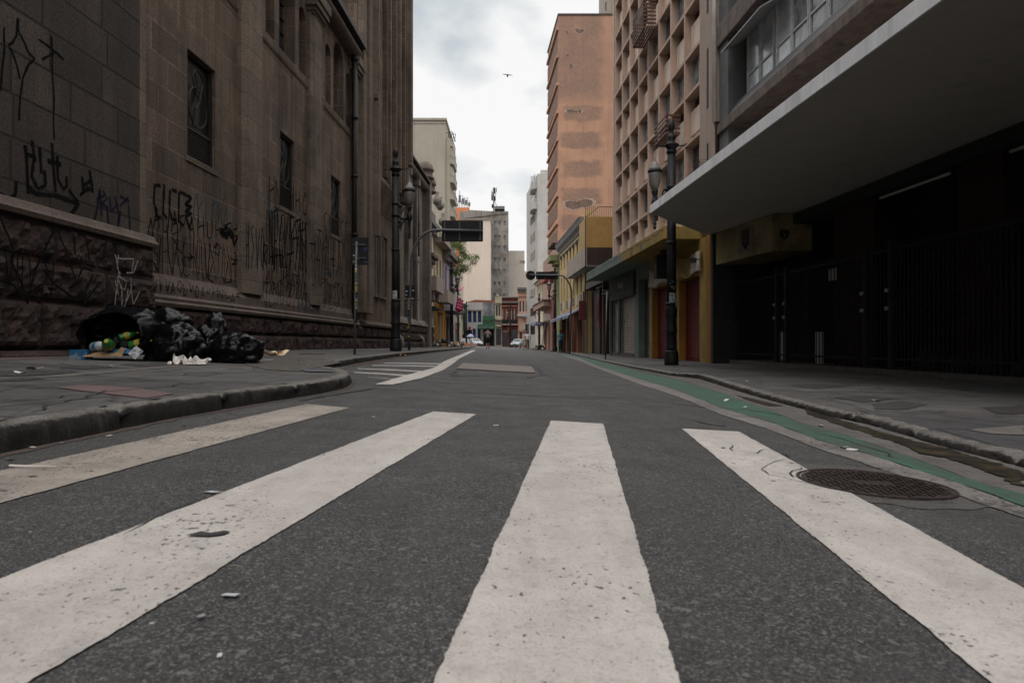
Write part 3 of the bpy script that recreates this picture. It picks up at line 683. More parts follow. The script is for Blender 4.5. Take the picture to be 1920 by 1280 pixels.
mb = MB(LW); mb.prism([(.4, 10.6), (-6, 15), (-6, 10.6)], 33.2, 42.6, 'a'); mb.build('roof', MATS['dark_roof'], CA)
for s in (36.7, 39.3): course(s, s + .35, 0, .22, 1.4, 9.6, ST_L, 'pilaster'); course(s - .08, s + .43, 0, .36, 9.6, 10.0, ST_L, 'capital')
course(42.6, 43.4, -1, .45, -.2, 10.8, ST_L, 'corner_pier'); course(43.4, 45.6, -2, .12, 10.2, 10.9, ST_L, 'parapet')
for s, r, z in ((43.0, .62, 10.8), (44.7, .5, 10.3)):
    c = LW(s, .05, z); mb = MB(); mb.lathe(c, [(r * .8, 0), (r, .06), (r, .14), (r * .82, .2), (r * .82, .5), (r * .98, .55), (r * .95, .65), (r * .8, .9), (r * .5, 1.1), (.05, 1.2)], 18); mb.build('turret_cap', ST_L, CA, smooth=True)
course(43.0, 45.4, 0, .62, 6.0, 6.25, ST_L, 'bracket_cornice'); course(43.1, 45.3, 0, .42, 5.7, 6.0, ST_L, 'bracket_cornice'); course(43.2, 45.2, 0, .25, 5.45, 5.7, ST_L, 'bracket_cornice')
mb = MB(LW); mb.box(33.3, 45.6, -.1, .18, -.2, 1.5)
for k, (a, b) in enumerate([(.15, .62), (.62, 1.08), (1.08, 1.55)]): rockface(mb, 33.3, 45.6, a, b, .26, 1.4, .06, .1, 50 + k)
mb.build('plinth', ROCK, CA); mb = MB(LW); mb.prism([(0, 1.55), (.34, 1.55), (.3, 1.66), (.12, 1.9), (0, 1.9)], 33.2, 45.6, 'a'); mb.build('plinth_moulding', ST_L, CA)
m_pipe = mat('pale_painted_pipe', (.26, .22, .18), (.15, .12, .10), 7, .7, streak=((.08, .05, .04), .6))
downpipe(33.6, .14, .15, 5.2, m_pipe, .085, True); downpipe(33.65, .16, 5.2, 10, m_irond, .07); downpipe(40.0, .14, .15, 5.6, m_pipe, .085, True); downpipe(40.0, .16, 5.6, 10, m_iron, .08)

# --- graffiti, sprayed strokes lying on the stone (drawn in photo coordinates, projected on the wall)
m_spray = mat('black_spray_paint', (.003, .003, .003), (.012, .010, .010), 14, .85, lo=.5, hi=.8, spec=.08)
m_sprayt = mat('teal_spray_paint', (.012, .050, .065), (.02, .045, .052), 20, .8, spec=.1)
m_sprayp = mat('violet_spray_paint', (.012, .009, .026), (.01, .008, .014), 20, .8, spec=.1)
m_sprayw = mat('white_chalk_paint', (.30, .28, .27), (.12, .10, .09), 40, .8, lo=.4, hi=.6)
m_sprayb = mat('blue_spray_paint', (.022, .035, .055), (.03, .035, .045), 20, .7)
def onwall(px, py, n): Y = YL(px, n); s = Y - n * -.0336; return (Y + .0336 * n, n, ZZ(py, Y))
def graff(lines, wd, m, n, label, name='graffiti'):
    mb = MB(LW)
    for ln in lines:
        P = [onwall(x, y, n) for x, y in ln]; Q = []
        for i in range(len(P) - 1):
            a, b = Vector(P[i]), Vector(P[i + 1]); k = max(1, int((b - a).length / .05))
            Q += [a.lerp(b, j / k) for j in range(k)]
        Q.append(Vector(P[-1])); Q2 = []
        for q in Q: d = noise.noise_vector(q * 3.0) * .02; Q2.append((q.x + d.x, n, q.z + d.y))
        mb.ribbon(Q2, wd)
    return mb.build(name, m, CA, label=label)
def cropg(ox, oy, sc, lines): return [[(ox + x / sc, oy + y / sc) for x, y in ln] for ln in lines]
nn = .3535
graff(cropg(0, 0, 5.333, [[(175, 185), (185, 330), (240, 430), (290, 540), (350, 590), (290, 640), (235, 780), (210, 960), (195, 1210)],
    [(175, 200), (165, 370), (130, 430), (85, 455), (130, 540), (180, 680), (205, 800)], [(515, 370), (522, 640), (535, 1000), (545, 1400)], [(385, 405), (500, 480), (640, 600)], [(640, 600), (560, 520), (420, 600)],
    [(40, 290), (40, 500), (20, 690), (0, 900)]]), .035, m_spray, nn, 'thin black tag high on the near wall')
graff(cropg(0, 200, 3.2, [[(150, 230), (165, 400), (175, 520)], [(150, 280), (200, 300), (190, 420), (230, 490), (270, 470), (265, 380)], [(235, 240), (245, 400)], [(190, 200), (205, 330)], [(310, 220), (330, 460), (335, 520)], [(285, 330), (370, 355)], [(345, 300), (350, 440), (380, 500), (400, 480), (400, 420)],
    [(170, 480), (220, 520), (330, 540), (420, 570), (470, 585)], [(410, 500), (475, 585), (430, 640)], [(490, 420), (500, 520)], [(540, 380), (555, 520)], [(480, 530), (520, 490), (560, 500)], [(500, 470), (545, 440)], [(100, 440), (95, 520), (60, 560), (20, 560)], [(0, 520), (30, 540)]]), .06, m_spray, nn, 'black letters and an arrow on the near wall')
graff(cropg(0, 340, 3.2, [[(600, 50), (585, 150), (560, 260)], [(580, 110), (625, 90)], [(600, 60), (610, 200)], [(640, 150), (655, 290)], [(655, 95), (665, 180), (700, 140)], [(690, 90), (715, 200), (705, 295)], [(725, 180), (712, 250)], [(720, 90), (775, 130)], [(770, 100), (720, 150)], [(770, 150), (785, 315)], [(600, 130), (650, 160)], [(620, 60), (640, 110), (600, 140)]]), .045, m_sprayp, nn, 'violet tag above the base moulding')
graff(cropg(0, 340, 3.2, [[(0, 220), (50, 330), (80, 420), (60, 470), (130, 610), (165, 735)], [(330, 290), (250, 450), (210, 520), (165, 720)], [(0, 600), (80, 620), (160, 720)], [(340, 280), (400, 420), (410, 480), (460, 600), (500, 520), (560, 540)], [(260, 530), (330, 620), (440, 700), (500, 690), (560, 560)], [(440, 310), (450, 440)], [(480, 310), (520, 350), (540, 480)], [(490, 450), (480, 520)], [(640, 350), (620, 450)], [(640, 350), (730, 380)], [(220, 660), (260, 640), (250, 700), (220, 700), (215, 640), (250, 620)], [(290, 650), (340, 650)], [(310, 640), (310, 710)], [(500, 740), (600, 600)]]), .035, m_spray, .62, 'black sprayed lines across the rock-faced base')
graff(cropg(0, 340, 3.2, [[(690, 440), (710, 550), (690, 740)], [(690, 460), (800, 465)], [(710, 440), (700, 520), (720, 560)], [(825, 475), (800, 550), (760, 550)], [(800, 470), (790, 540)], [(705, 570), (760, 600), (750, 650), (720, 640)], [(700, 580), (730, 640), (735, 750)], [(785, 580), (790, 640), (760, 720), (750, 750)], [(770, 640), (755, 740)], [(840, 660), (800, 740), (790, 640)], [(690, 600), (710, 680)]]), .022, m_sprayw, .60, 'white chalk figure of crossed lines on the rough base')
nw = .0045
def pixo(x0, x1, ytop, ybot, k, seed, slope=0.1):
    """tall narrow pixo letters in a row"""
    r = random.Random(seed); out = []; W = (x1 - x0) / k
    for i in range(k):
        x = x0 + W * i; a = ytop + slope * (x - x0) + r.uniform(-4, 4); b = ybot + slope * .45 * (x - x0) + r.uniform(-6, 5); w_ = W * r.uniform(.45, .8); m = (a + b) / 2
        t = r.randrange(9)
        out += [[[(x, a), (x + w_ * .2, m), (x + w_ * .1, b), (x + w_, b - 3)]], [[(x, a), (x, b)], [(x, a + 2), (x + w_, a - 2), (x + w_ * .8, m), (x, m + 3)]],
                [[(x, b), (x + w_ * .5, a), (x + w_, b)], [(x + w_ * .2, m + 6), (x + w_ * .8, m + 4)]], [[(x, a), (x + w_ * .1, b - 4), (x + w_ * .5, b), (x + w_ * .9, b - 5), (x + w_, a)]],
                [[(x, a), (x, b)], [(x + w_, a), (x + w_, b)], [(x, m), (x + w_, m - 4)]], [[(x + w_, a), (x, a + 5), (x + w_ * .9, m), (x, b)]],
                [[(x + w_ * .5, a), (x + w_, a + (b - a) * .3), (x + w_ * .7, b), (x + w_ * .2, b - 4), (x, m), (x + w_ * .5, a)]], [[(x, a), (x + w_ * .4, b)], [(x + w_ * .4, b), (x + w_ * .9, a + 4)]], [[(x, b), (x, a), (x + w_, b), (x + w_, a)]]][t]
    return out
graff(cropg(0, 340, 3.2, [[(930, 20), (925, 120), (940, 210), (965, 215)], [(930, 20), (965, 25)], [(985, 20), (980, 180), (1000, 225)], [(1020, 50), (1015, 170), (1030, 230), (1060, 240)], [(1030, 50), (1060, 60)], [(1075, 60), (1070, 240), (1100, 265)], [(1080, 60), (1150, 100), (1110, 140), (1150, 150), (1110, 180), (1150, 190), (1115, 210)], [(1120, 220), (1135, 280), (1155, 220)]]), .075, m_spray, nw, 'heavy black block letters left of the teal tag')
graff(cropg(0, 340, 3.2, [[(905, 215), (890, 290), (900, 440), (950, 550), (965, 340)], [(905, 220), (930, 420), (950, 450)], [(1000, 260), (1010, 440), (1035, 565), (1060, 380), (1030, 330)], [(1065, 290), (1060, 400), (1095, 430), (1115, 330)], [(1065, 440), (1090, 580), (1115, 440), (1095, 470), (1115, 520)], [(1120, 455), (1155, 455), (1135, 430), (1160, 455), (1130, 475)], [(1165, 310), (1160, 420), (1190, 590)], [(1185, 350), (1180, 470)], [(1205, 350), (1215, 560), (1225, 600)], [(1230, 370), (1240, 600)], [(1255, 360), (1250, 590), (1280, 605)], [(1255, 370), (1280, 480), (1250, 590)], [(1290, 370), (1280, 420), (1310, 445), (1325, 400), (1300, 370), (1290, 400)], [(1340, 380), (1330, 560), (1345, 600)], [(1360, 390), (1380, 480), (1390, 600), (1350, 610), (1370, 480)], [(1385, 460), (1440, 490), (1390, 500), (1430, 460)]]), .028, m_spray, nw, 'long row of thin looping black letters')
graff(cropg(0, 200, 3.2, [[(1170, 530), (1160, 650), (1175, 680)], [(1180, 520), (1195, 690), (1205, 720)], [(1190, 620), (1215, 570)], [(1240, 545), (1235, 720)], [(1265, 600), (1290, 560), (1275, 640), (1270, 700)], [(1305, 570), (1310, 680), (1325, 610), (1330, 700)], [(1355, 600), (1335, 790)], [(1355, 600), (1370, 740)], [(1400, 640), (1395, 760), (1410, 820)], [(1420, 700), (1395, 800)], [(1425, 690), (1500, 660)], [(1440, 620), (1500, 665), (1430, 700)], [(1430, 740), (1440, 820)]]), .032, m_sprayt, nw, 'teal tag with an arrow under the first window')
graff(cropg(400, 300, 3.2, [[(245, 180), (250, 330), (275, 340), (270, 220)], [(245, 200), (280, 200)], [(305, 240), (310, 260)], [(345, 240), (330, 300), (360, 320), (350, 380)], [(330, 230), (325, 360)], [(380, 260), (350, 330), (395, 370)], [(360, 280), (400, 290), (370, 350)]]), .04, m_sprayt, nw, 'teal tag right of the first pilaster')
n2 = .205
C = lambda l: cropg(400, 380, 3.765, l)
graff(C([[(45, 215), (95, 170), (100, 250), (50, 215), (120, 225)], [(110, 180), (130, 250)], [(130, 190), (150, 300), (180, 210)], [(190, 220), (215, 310), (240, 230)], [(250, 270), (255, 330)]]) , .085, m_spray, .012, 'smudged heavy black letters across the pilaster')
graff(C([[(360, 270), (350, 480)], [(365, 290), (380, 320), (360, 380), (380, 460)], [(400, 380), (490, 370)], [(430, 310), (425, 490)], [(450, 320), (450, 500)], [(470, 330), (480, 520)], [(490, 380), (500, 540)], [(515, 400), (520, 530)], [(530, 70), (520, 230)], [(530, 75), (545, 80), (540, 260)], [(580, 130), (545, 260), (555, 370)], [(585, 130), (620, 110), (600, 200), (640, 190), (660, 140)], [(560, 260), (600, 240), (590, 310)], [(610, 230), (650, 330)], [(660, 180), (680, 290)], [(520, 370), (570, 350)]]), .06, m_spray, nw, 'dense heavy black tag between the pilasters')
graff(C([[(545, 410), (535, 520)], [(570, 420), (560, 500), (590, 520)], [(600, 440), (600, 530)], [(620, 450), (640, 520)], [(650, 460), (670, 540), (670, 460)]] + [[(x, 520 + (x - 350) * .08), (x + 8, 590), (x - 4, 640 + (x % 37))] for x in range(350, 680, 24)] + [[(x, 560), (x + 20, 575)] for x in range(360, 660, 55)]), .035, m_spray, nw, 'row of small black scrawls above the moulding')
graff(C([[(735, 190), (765, 200)], [(750, 195), (735, 405)], [(725, 400), (755, 410)], [(680, 290), (720, 290), (715, 350)], [(795, 230), (770, 330), (800, 310), (790, 400)], [(835, 290), (850, 320), (840, 430), (860, 450)], [(830, 400), (860, 400)], [(880, 300), (885, 480)], [(900, 330), (895, 460)], [(920, 290), (925, 400)], [(690, 360), (700, 420)]]), .05, m_spray, .206, 'black letters around the second pilaster')
graff(C([[(760, 530), (800, 545), (770, 570)], [(800, 560), (830, 590), (860, 560), (890, 580), (850, 600)], [(700, 600), (720, 680), (750, 600)], [(905, 600), (915, 680)], [(770, 640), (780, 690)], [(820, 640), (830, 690)]]), .03, m_spray, nw, 'loose black scribble near the downpipe')
graff(C([[(255, 330), (245, 420), (310, 470), (315, 350)], [(280, 340), (270, 440)], [(330, 360), (300, 450)], [(390, 60), (400, 220)], [(410, 60), (405, 100), (440, 120), (450, 190), (480, 160), (450, 230)], [(480, 200), (500, 230), (470, 270)]]), .035, m_sprayt, nw, 'blue-green scribbles between the pilasters')
graff(C([[(260, 480), (255, 570)], [(275, 480), (270, 600)], [(290, 480), (300, 600)], [(310, 485), (320, 600)], [(330, 490), (330, 610)], [(765, 400), (775, 500), (840, 500)], [(800, 460), (830, 510)]]), .075, m_sprayb, nw, 'blue sprayed patch right of the pilaster')
graff(C([[(600, 675), (605, 770)], [(625, 675), (640, 780)], [(650, 680), (660, 780)], [(670, 680), (685, 785)]]), .11, m_sprayb, .158, 'blue sprayed patch on the sloping course')
graff(pixo(288, 455, 521, 549, 15, 3, .18), .022, m_spray, .156, 'row of thin black scrawls on the sloping course')
graff(pixo(492, 650, 548, 575, 14, 5, .12), .025, m_spray, .156, 'faint black scrawls along the weathering course')
graff(pixo(670, 735, 470, 560, 9, 12, .2), .03, m_spray, .135, 'small scrawls at the foot of the tower')
graff(pixo(680, 715, 480, 540, 5, 14, .2), .035, m_sprayt, .137, 'faded teal scrawls at the foot of the tower')
graff(pixo(500, 655, 395, 560, 17, 8, .3), .03, m_spray, nw + .001, 'tall narrow black letters beside the second window')
graff(pixo(285, 460, 425, 510, 9, 18, .3), .016, m_spray, nw + .001, 'faint thin letters low on the nave wall')
graff(pixo(288, 455, 390, 432, 10, 28, .25), .030, m_spray, nw + .0015, 'row of medium black letters in the middle of the first bay')
graff(pixo(505, 580, 330, 385, 6, 33, .5), .045, m_spray, nw + .0015, 'black letters high between the pilasters')
graff(pixo(505, 582, 395, 500, 8, 37, .3), .060, m_spray, nw + .002, 'dense tall black letters between the pilasters')
graff(pixo(500, 580, 505, 545, 7, 44, .2), .030, m_spray, nw + .002, 'low row of scrawls between the pilasters')
graff(pixo(608, 655, 400, 520, 6, 47, .4), .045, m_spray, nw + .002, 'tall black letters before the downpipe')
graff(pixo(610, 655, 525, 565, 6, 51, .2), .035, m_spray, nw + .002, 'low scrawls before the downpipe')
graff(pixo(462, 498, 420, 500, 4, 55, .2), .035, m_spray, .2065, 'black letters on the first pilaster face')
graff(pixo(585, 606, 440, 540, 3, 58, .2), .035, m_spray, .2065, 'black letters on the second pilaster face')
graff(pixo(10, 120, 470, 540, 5, 63, .1), .022, m_spray, .63, 'thin black scrawl at the left of the rough base')
# ================================================================== RIGHT SIDE
def shutter(f, s0, s1, z0, z1, n, m, parent, pitch=.075, label=None, name='roller_shutter'):
    mb = MB(f); z = z0
    while z < z1 - .01:
        e = min(z + pitch, z1); vs = []
        for s in (s0, s1):
            for k, dn in ((0, 0), (.35, .022), (.7, .022), (1, 0)): vs.append(f(s, n + dn, z + (e - z) * k))
        mb.add(vs, [(k, k + 1, k + 5, k + 4) for k in range(3)]); z = e
    mb.box(s0, s1, n - .01, n + .035, z0 - .0, z0 + .07)
    o = mb.build(name, m, parent)
    if label: o['label'] = label
    return o
m_pinkw = mat('pink_beige_render', (.47, .335, .265), (.39, .28, .22), 1.5, .85, .1, 40, streak=((.14, .10, .085), .4))
m_pinkd = mat('beige_panel', (.66, .54, .46), (.56, .46, .39), 2.5, .8, streak=((.2, .16, .13), .4))
# --- pink building with a grid of fins (bays 1.65 m, panel rows and window rows alternate)
GB = thing('grid_office_building', 'pink-beige office block with deep square grid of fins and windows above yellow and green awnings', 'building', (*RW(29, 0, 0)[:2], 4.4))
GY = [22.35 + 1.66 * k for k in range(9)]; GZ = [4.42]
while GZ[-1] < 23.5: GZ += [GZ[-1] + 1.65, GZ[-1] + 3.0]
mb = MB(RW); mb.box(20.95, 36.1, -9, -.36, 4.3, GZ[-1] + .5); mb.box(36.1 - .05, 36.4, -9, .0, 4.3, GZ[-1] + .5); mb.build('wall', m_pinkw, GB)
mb = MB(RW)
for s in GY: mb.box(s - .055, s + .055, -.43, .03, 4.35, GZ[-1] + .45)
mb.build('fins', m_pinkw, GB); mb = MB(RW)
for z in GZ: mb.box(GY[0], GY[-1] + .3, -.43, .024, z - .055, z + .055)
mb.build('ledges', m_pinkw, GB)
mb = MB(RW); mb.box(21.0, GY[0] - .055, -.43, .05, 4.35, GZ[-1] + .45)
mb.build('end_pier', mat('end_pier_render', (.33, .25, .205), (.27, .21, .17), 1.2, .85, .1, 40, streak=((.12, .09, .075), .5)), GB)
mb = MB(RW)
for j in range(1, 7): z = GZ[0] + 3.0 * (j - 1) + .5; mb.box(21.5, 21.66, .045, .054, z, z + 1.9)
mb.build('slot_windows', m_black, GB)
rr = random.Random(5)
protoW = {}
for k in range(8):
    a, b = GY[k] + .055, GY[k + 1] - .055
    for j in range(len(GZ) - 1):
        z0, z1 = GZ[j] + .055, GZ[j + 1] - .055
        if j % 2 == 1:     # window row
            key = rr.choice((0, 0, 1, 1, 2))
            if (key) not in protoW:
                mb = MB(RW); n = -.28
                for s in (a, a + (b - a) * .5, b - .05): mb.box(s, s + .05, n, n + .05, z0, z1)
                mb.box(a + .05, b - .05, n, n + .045, z0, z0 + .06); mb.box(a + .05, b - .05, n, n + .045, z1 - .06, z1)
                o = mb.build('window', m_alu, GB)
                p = MB(RW); p.quad((a, n + .01, z0), ((a + b) / 2, n + .01, z0), ((a + b) / 2, n + .01, z1), (a, n + .01, z1)); q = p.build('pane', [m_glassb, m_glassg, m_glassb][key], o); q.matrix_parent_inverse = Matrix()
                p = MB(RW); p.quad(((a + b) / 2, n + .02, z0), (b, n + .02, z0), (b, n + .02, z1), ((a + b) / 2, n + .02, z1)); q = p.build('pane', [m_glassg, m_glassg, m_glass][key], o); q.matrix_parent_inverse = Matrix()
                protoW[key] = (o, a, z0)
            else:
                o, a0, zz0 = protoW[key]; d = RW(a, 0, z0) - RW(a0, 0, zz0)
                c = o.copy(); COL.objects.link(c); c.location = d
                for ch in o.children: g = ch.copy(); COL.objects.link(g); g.parent = c
        else:
            if 'p' not in protoW:
                mb = MB(RW); mb.box(a, b, -.35, -.20, z0 + .28, z1 - .42); o = mb.build('spandrel_panel', m_pinkd, GB)
                mb = MB(RW); mb.quad((a, -.34, z1 - .42), (b, -.34, z1 - .42), (b, -.34, z1), (a, -.34, z1)); g = mb.build('vent_strip', m_glass, o); g.matrix_parent_inverse = Matrix(); mb = MB(RW); mb.quad((a, -.34, z0), (b, -.34, z0), (b, -.34, z0 + .28), (a, -.34, z0 + .28)); g = mb.build('vent_strip', m_glass, o); g.matrix_parent_inverse = Matrix()
                protoW['p'] = (o, a, z0)
            else:
                o, a0, zz0 = protoW['p']; d = RW(a, 0, z0) - RW(a0, 0, zz0)
                c = o.copy(); COL.objects.link(c); c.location = d
                for ch in o.children: g = ch.copy(); COL.objects.link(g); g.parent = c
# wooden slatted air-conditioner cages
m_wood = mat('reddish_wood', (.13, .062, .045), (.075, .04, .03), 9, .6)
def cage(s0, s1, z0, z1, lab, nd=.52):
    t = thing('slatted_cage', lab, 'slatted cage', RW(s0, .3, z0), 'wooden slatted cages on the grid facade')
    for fn, nm in ((0, 'end_slats'), (1, 'side_slats')):
        mb = MB(RW); k = 0
        if fn == 0:
            m2 = MB(RW)
            for q in range(int((z1 - z0) / .155)): m2.box(s1 - .03, s1, .03, nd, z0 + q * .155, z0 + q * .155 + .075)
            m2.build('end_slats', m_wood, t)
        while z0 + .04 + k * .155 < z1:
            z = z0 + k * .155
            if fn == 0:
                mb.box(s0, s0 + .03, .03, nd, z, z + .075)
            else: mb.box(s0, s1, nd, nd + .03, z, z + .06)
            k += 1
        mb.build(nm, m_wood, t)
    mb = MB(RW)
    for s in (s0 + .04, s1 - .08): mb.box(s, s + .05, nd - .06, nd - .005, z0, z1)
    for q in range(5): mb.box(s0, s1, .05 + q * .1, .12 + q * .1, z0 - .03, z0 - .002)
    mb.build('frame', m_wood, t)
cage(24.5, 26.1, 8.02, 8.78, 'lower wooden slatted cage behind the finial of the right lamp post')
cage(27.7, 29.6, 13.3, 14.5, 'upper wooden slatted cage near the top of the grid facade')
# tangled wire rack above the canopy
t = thing('wire_rack', 'bent black wire rack on the ledge beside the grid facade', 'wire rack', RW(21.8, .3, 5.6))
mb = MB(RW); rr = random.Random(9)
for k in range(3): mb.tube([(20.9, .55 - .2 * k, 5.5 + .25 * k), (22.2, .55 - .2 * k, 5.45 + .25 * k), (22.2, .05, 5.45 + .25 * k)], .010, 5)
for k in range(8): s = 20.9 + k * .18; mb.tube([(s, .55, 5.2), (s, .55, 6.15 + rr.uniform(-.2, .2)), (s, .2, 6.1)], .008, 5)
for k in range(9):
    p = (22.2 + rr.uniform(0, 1.8), rr.uniform(.3, .9), 4.5 + rr.uniform(0, .9)); mb.tube([p, (p[0] + rr.uniform(-.6, .6), p[1] + rr.uniform(-.3, .3), p[2] + rr.uniform(.2, .8)), (p[0] + rr.uniform(-1, 1), p[1], p[2] + rr.uniform(-.3, .6))], .009, 5)
for k in range(3): mb.tube([(22.2, .85, 4.45 + k * .22), (23.6, .9, 4.5 + k * .2), (24.2, .5, 4.5 + k * .2)], .009, 5)
mb.build('wires', m_iron, t)
# --- awning slab: green far part, yellow near part, and the shops under it
m_yel = mat('ochre_yellow_paint', (.29, .19, .045), (.20, .135, .04), 2.2, .75, .1, 40, streak=((.08, .055, .03), .6))
m_yeld = mat('orange_ochre_paint', (.26, .115, .018), (.20, .09, .02), 3, .75, streak=((.07, .04, .02), .4))
m_grn = mat('grey_green_paint', (.150, .190, .170), (.105, .135, .120), 2.2, .75, .1, 40, streak=((.04, .05, .045), .6))
m_grnd = mat('dark_green_paint', (.028, .036, .030), (.018, .024, .02), 2, .7)
m_red = mat('red_shutter_paint', (.13, .008, .010), (.085, .008, .009), 4, .5, streak=((.03, .01, .01), .5))
m_shut = mat('zinc_shutter', (.36, .31, .27), (.24, .20, .175), 3, .5, metal=.2, streak=((.05, .04, .035), .6))
m_shutd = mat('dark_zinc_shutter', (.075, .066, .060), (.045, .04, .037), 3, .55, streak=((.02, .018, .016), .6))
m_brn = mat('dark_brown_cladding', (.045, .028, .022), (.028, .018, .015), 3, .5)
YS = thing('yellow_shop', 'yellow shop with two red roller shutters behind the right lamp post', 'shop', (*RW(25, 0, 0)[:2], -.1))
def slab(s0, s1, m, par, name='awning_slab'):
    mb = MB(RW); mb.box(s0, s1, -.4, 1.2, 3.93, 4.36); o = mb.build(name, m, par, bevel=.02)
    mb = MB(RW); r = random.Random(int(s0))
    P = [(s0 + .02, 1.204, 4.2)]
    while P[-1][0] < s1 - .4: P.append((P[-1][0] + .35, 1.204, 4.24 - .5 * 0 + r.uniform(-.06, .05)))
    mb.ribbon(P, .028)
    s = s0 + .8
    while s < s1 - .5: mb.ribbon([(s, 1.204, 4.34), (s + r.uniform(-.05, .05), 1.204, 4.1), (s + .03, 1.204, 3.96)], .02); s += r.uniform(.9, 2.0)
    g = mb.build('crack', m_tar, o); g.matrix_parent_inverse = Matrix()
    return o
slab(22.45, 28.9, m_yel, YS)
for s in (25.3, 26.9): 
    mb = MB(RW); mb.box(s, s + .35, 1.2, 1.208, 4.0, 4.22); mb.build('peeled_patch', m_lt, YS)
mb = MB(RW); wall_holes(mb, 21.7, 28.85, -.3, 3.93, [(22.5, 24.75, -.3, 2.78), (25.25, 28.45, -.3, 2.78)], .28, 6)
mb.build('wall', m_yel, YS)
mb = MB(RW)
for a, b in ((22.5, 24.75), (25.25, 28.45)):
    mb.box(b - .012, b - .002, -.278, -.002, -.12, 2.77); mb.box(a + .002, a + .012, -.278, -.002, -.12, 2.77); mb.box(a + .013, b - .013, -.278, -.002, 2.76, 2.772)
mb.build('reveal', m_yeld, YS)
for a, b in ((22.5, 24.75), (25.25, 28.45)):
    shutter(RW, a + .02, b - .02, -.1, 2.75, -.27, m_red, YS)
    mb = MB(RW); mb.box(a + .15, a + .85, -.255, -.235, -.1, 1.9); mb.build('wicket_door', m_red, YS)
mb = MB(RW); mb.box(21.3, 21.695, -.3, .06, -.3, 3.92); mb.build('side_pier', m_yeld, YS)
mb = MB(RW); mb.box(21.05, 21.25, -.62, .08, -.3, 3.86); mb.build('dark_pier', m_irond, YS)
m_gold = mat('crumpled_gold_banner', (.42, .30, .11), (.26, .17, .05), 2.4, .4, .5, 3, lo=.4, hi=.6)
def banner(f, s0, s1, z0, z1, n, m, par, name, amp=.05, label=None):
    mb = MB(f); K, J = 24, 8; vs = []
    for i in range(K + 1):
        for j in range(J + 1):
            s = s0 + (s1 - s0) * i / K; z = z0 + (z1 - z0) * j / J
            q = noise.noise(Vector((s * 2.2, z * 1.2, 2))) * amp + abs(math.sin(s * 7 + z * 2)) * amp * .4
            vs.append(f(s, n + .02 + q, z - .06 * math.sin(s * 3)))
    m_ = J + 1; mb.add(vs, [(i * m_ + j, (i + 1) * m_ + j, (i + 1) * m_ + j + 1, i * m_ + j + 1) for i in range(K) for j in range(J)])
    return mb.build(name, m, par, smooth=True, label=label)
bn = banner(RW, 22.1, 24.9, 2.82, 3.5, .03, m_gold, YS, 'banner'); banner(RW, 25.3, 28.7, 2.82, 3.5, .03, m_gold, YS, 'banner')
m_wban = mat('white_banner_print', (.52, .48, .44), (.40, .34, .31), 5, .6)
banner(RW, 22.15, 23.1, 2.85, 3.47, .055, m_wban, YS, 'poster'); banner(RW, 26.1, 28.3, 2.88, 3.42, .06, m_wban, YS, 'poster')
mb = MB(RW); mb.tube([(22.2, .1, 3.25), (22.2, .3, 3.2)], .02, 6); mb.box(22.05, 22.35, .25, .34, 3.13, 3.22); mb.box(22.5, 22.58, .1, .3, 3.25, 3.32); mb.build('security_camera', m_black, YS)
# wall-hung dark speaker box beside the lamp post
mb = MB(RW); mb.box(25.0, 25.4, .2, .75, 2.9, 3.75); mb.build('hanging_sign', m_black, YS, bevel=.02)
mb = MB(RW); mb.box(25.1, 25.3, .2, .55, 3.75, 3.92); mb.build('sign_bracket', m_red, YS)
GS = thing('green_shop', 'grey-green shop with ribbed steel shutters and a dark sign board', 'shop', (*RW(33, 0, 0)[:2], -.1))
slab(28.92, 37.6, m_grn, GS)
mb = MB(RW); wall_holes(mb, 28.88, 37.3, -.3, 3.93, [(28.95, 30.75, -.3, 3.35), (31.55, 34.35, -.3, 2.72), (34.75, 36.25, -.3, 2.72), (36.4, 37.2, -.3, 3.6)], .35, 6)
mb.build('wall', m_grn, GS)
mb = MB(RW); mb.box(31.3, 36.9, .0, .10, 2.74, 3.85); mb.build('sign_board', m_grnd, GS, bevel=.01)
mb = MB(RW); mb.box(34.36, 34.74, .002, .06, -.1, 2.73); mb.box(36.28, 36.45, .002, .08, -.1, 2.73); mb.build('dark_pier', m_grnd, GS)
m_txt = mat('brass_lettering', (.16, .13, .075), (.10, .08, .05), 5, .4); m_txt2 = mat('pale_lettering', (.30, .28, .26), None, 5, .6)
def walltext(par, s, sc, Zc, n, f, flip, body, m, name='lettering'):
    # build letters in the facade plane
    d = (f(sc + 1, 0, 0) - f(sc, 0, 0)); yaw = math.atan2(d.y, d.x) + (math.pi if flip else 0)
    return text(par, body, f(sc, n, Zc), (math.pi / 2, 0, yaw), s, m, name)
walltext(GS, .42, 34.0, 3.38, .11, RW, True, 'VALLE', m_txt); walltext(GS, .2, 34.0, 3.02, .11, RW, True, 'CALCADOS', m_txt2)
shutter(RW, 28.95, 30.75, -.1, 3.34, -.30, m_shutd, GS); shutter(RW, 31.55, 34.35, -.05, 2.72, -.12, m_shut, GS); shutter(RW, 34.75, 36.25, -.05, 2.72, -.12, m_shut, GS)
shutter(RW, 36.4, 37.2, -.1, 3.6, -.3, m_shutd, GS)
mb = MB(RW); mb.box(31.5, 36.3, -.1, .06, -.3, .02); mb.build('step', m_conc, GS)
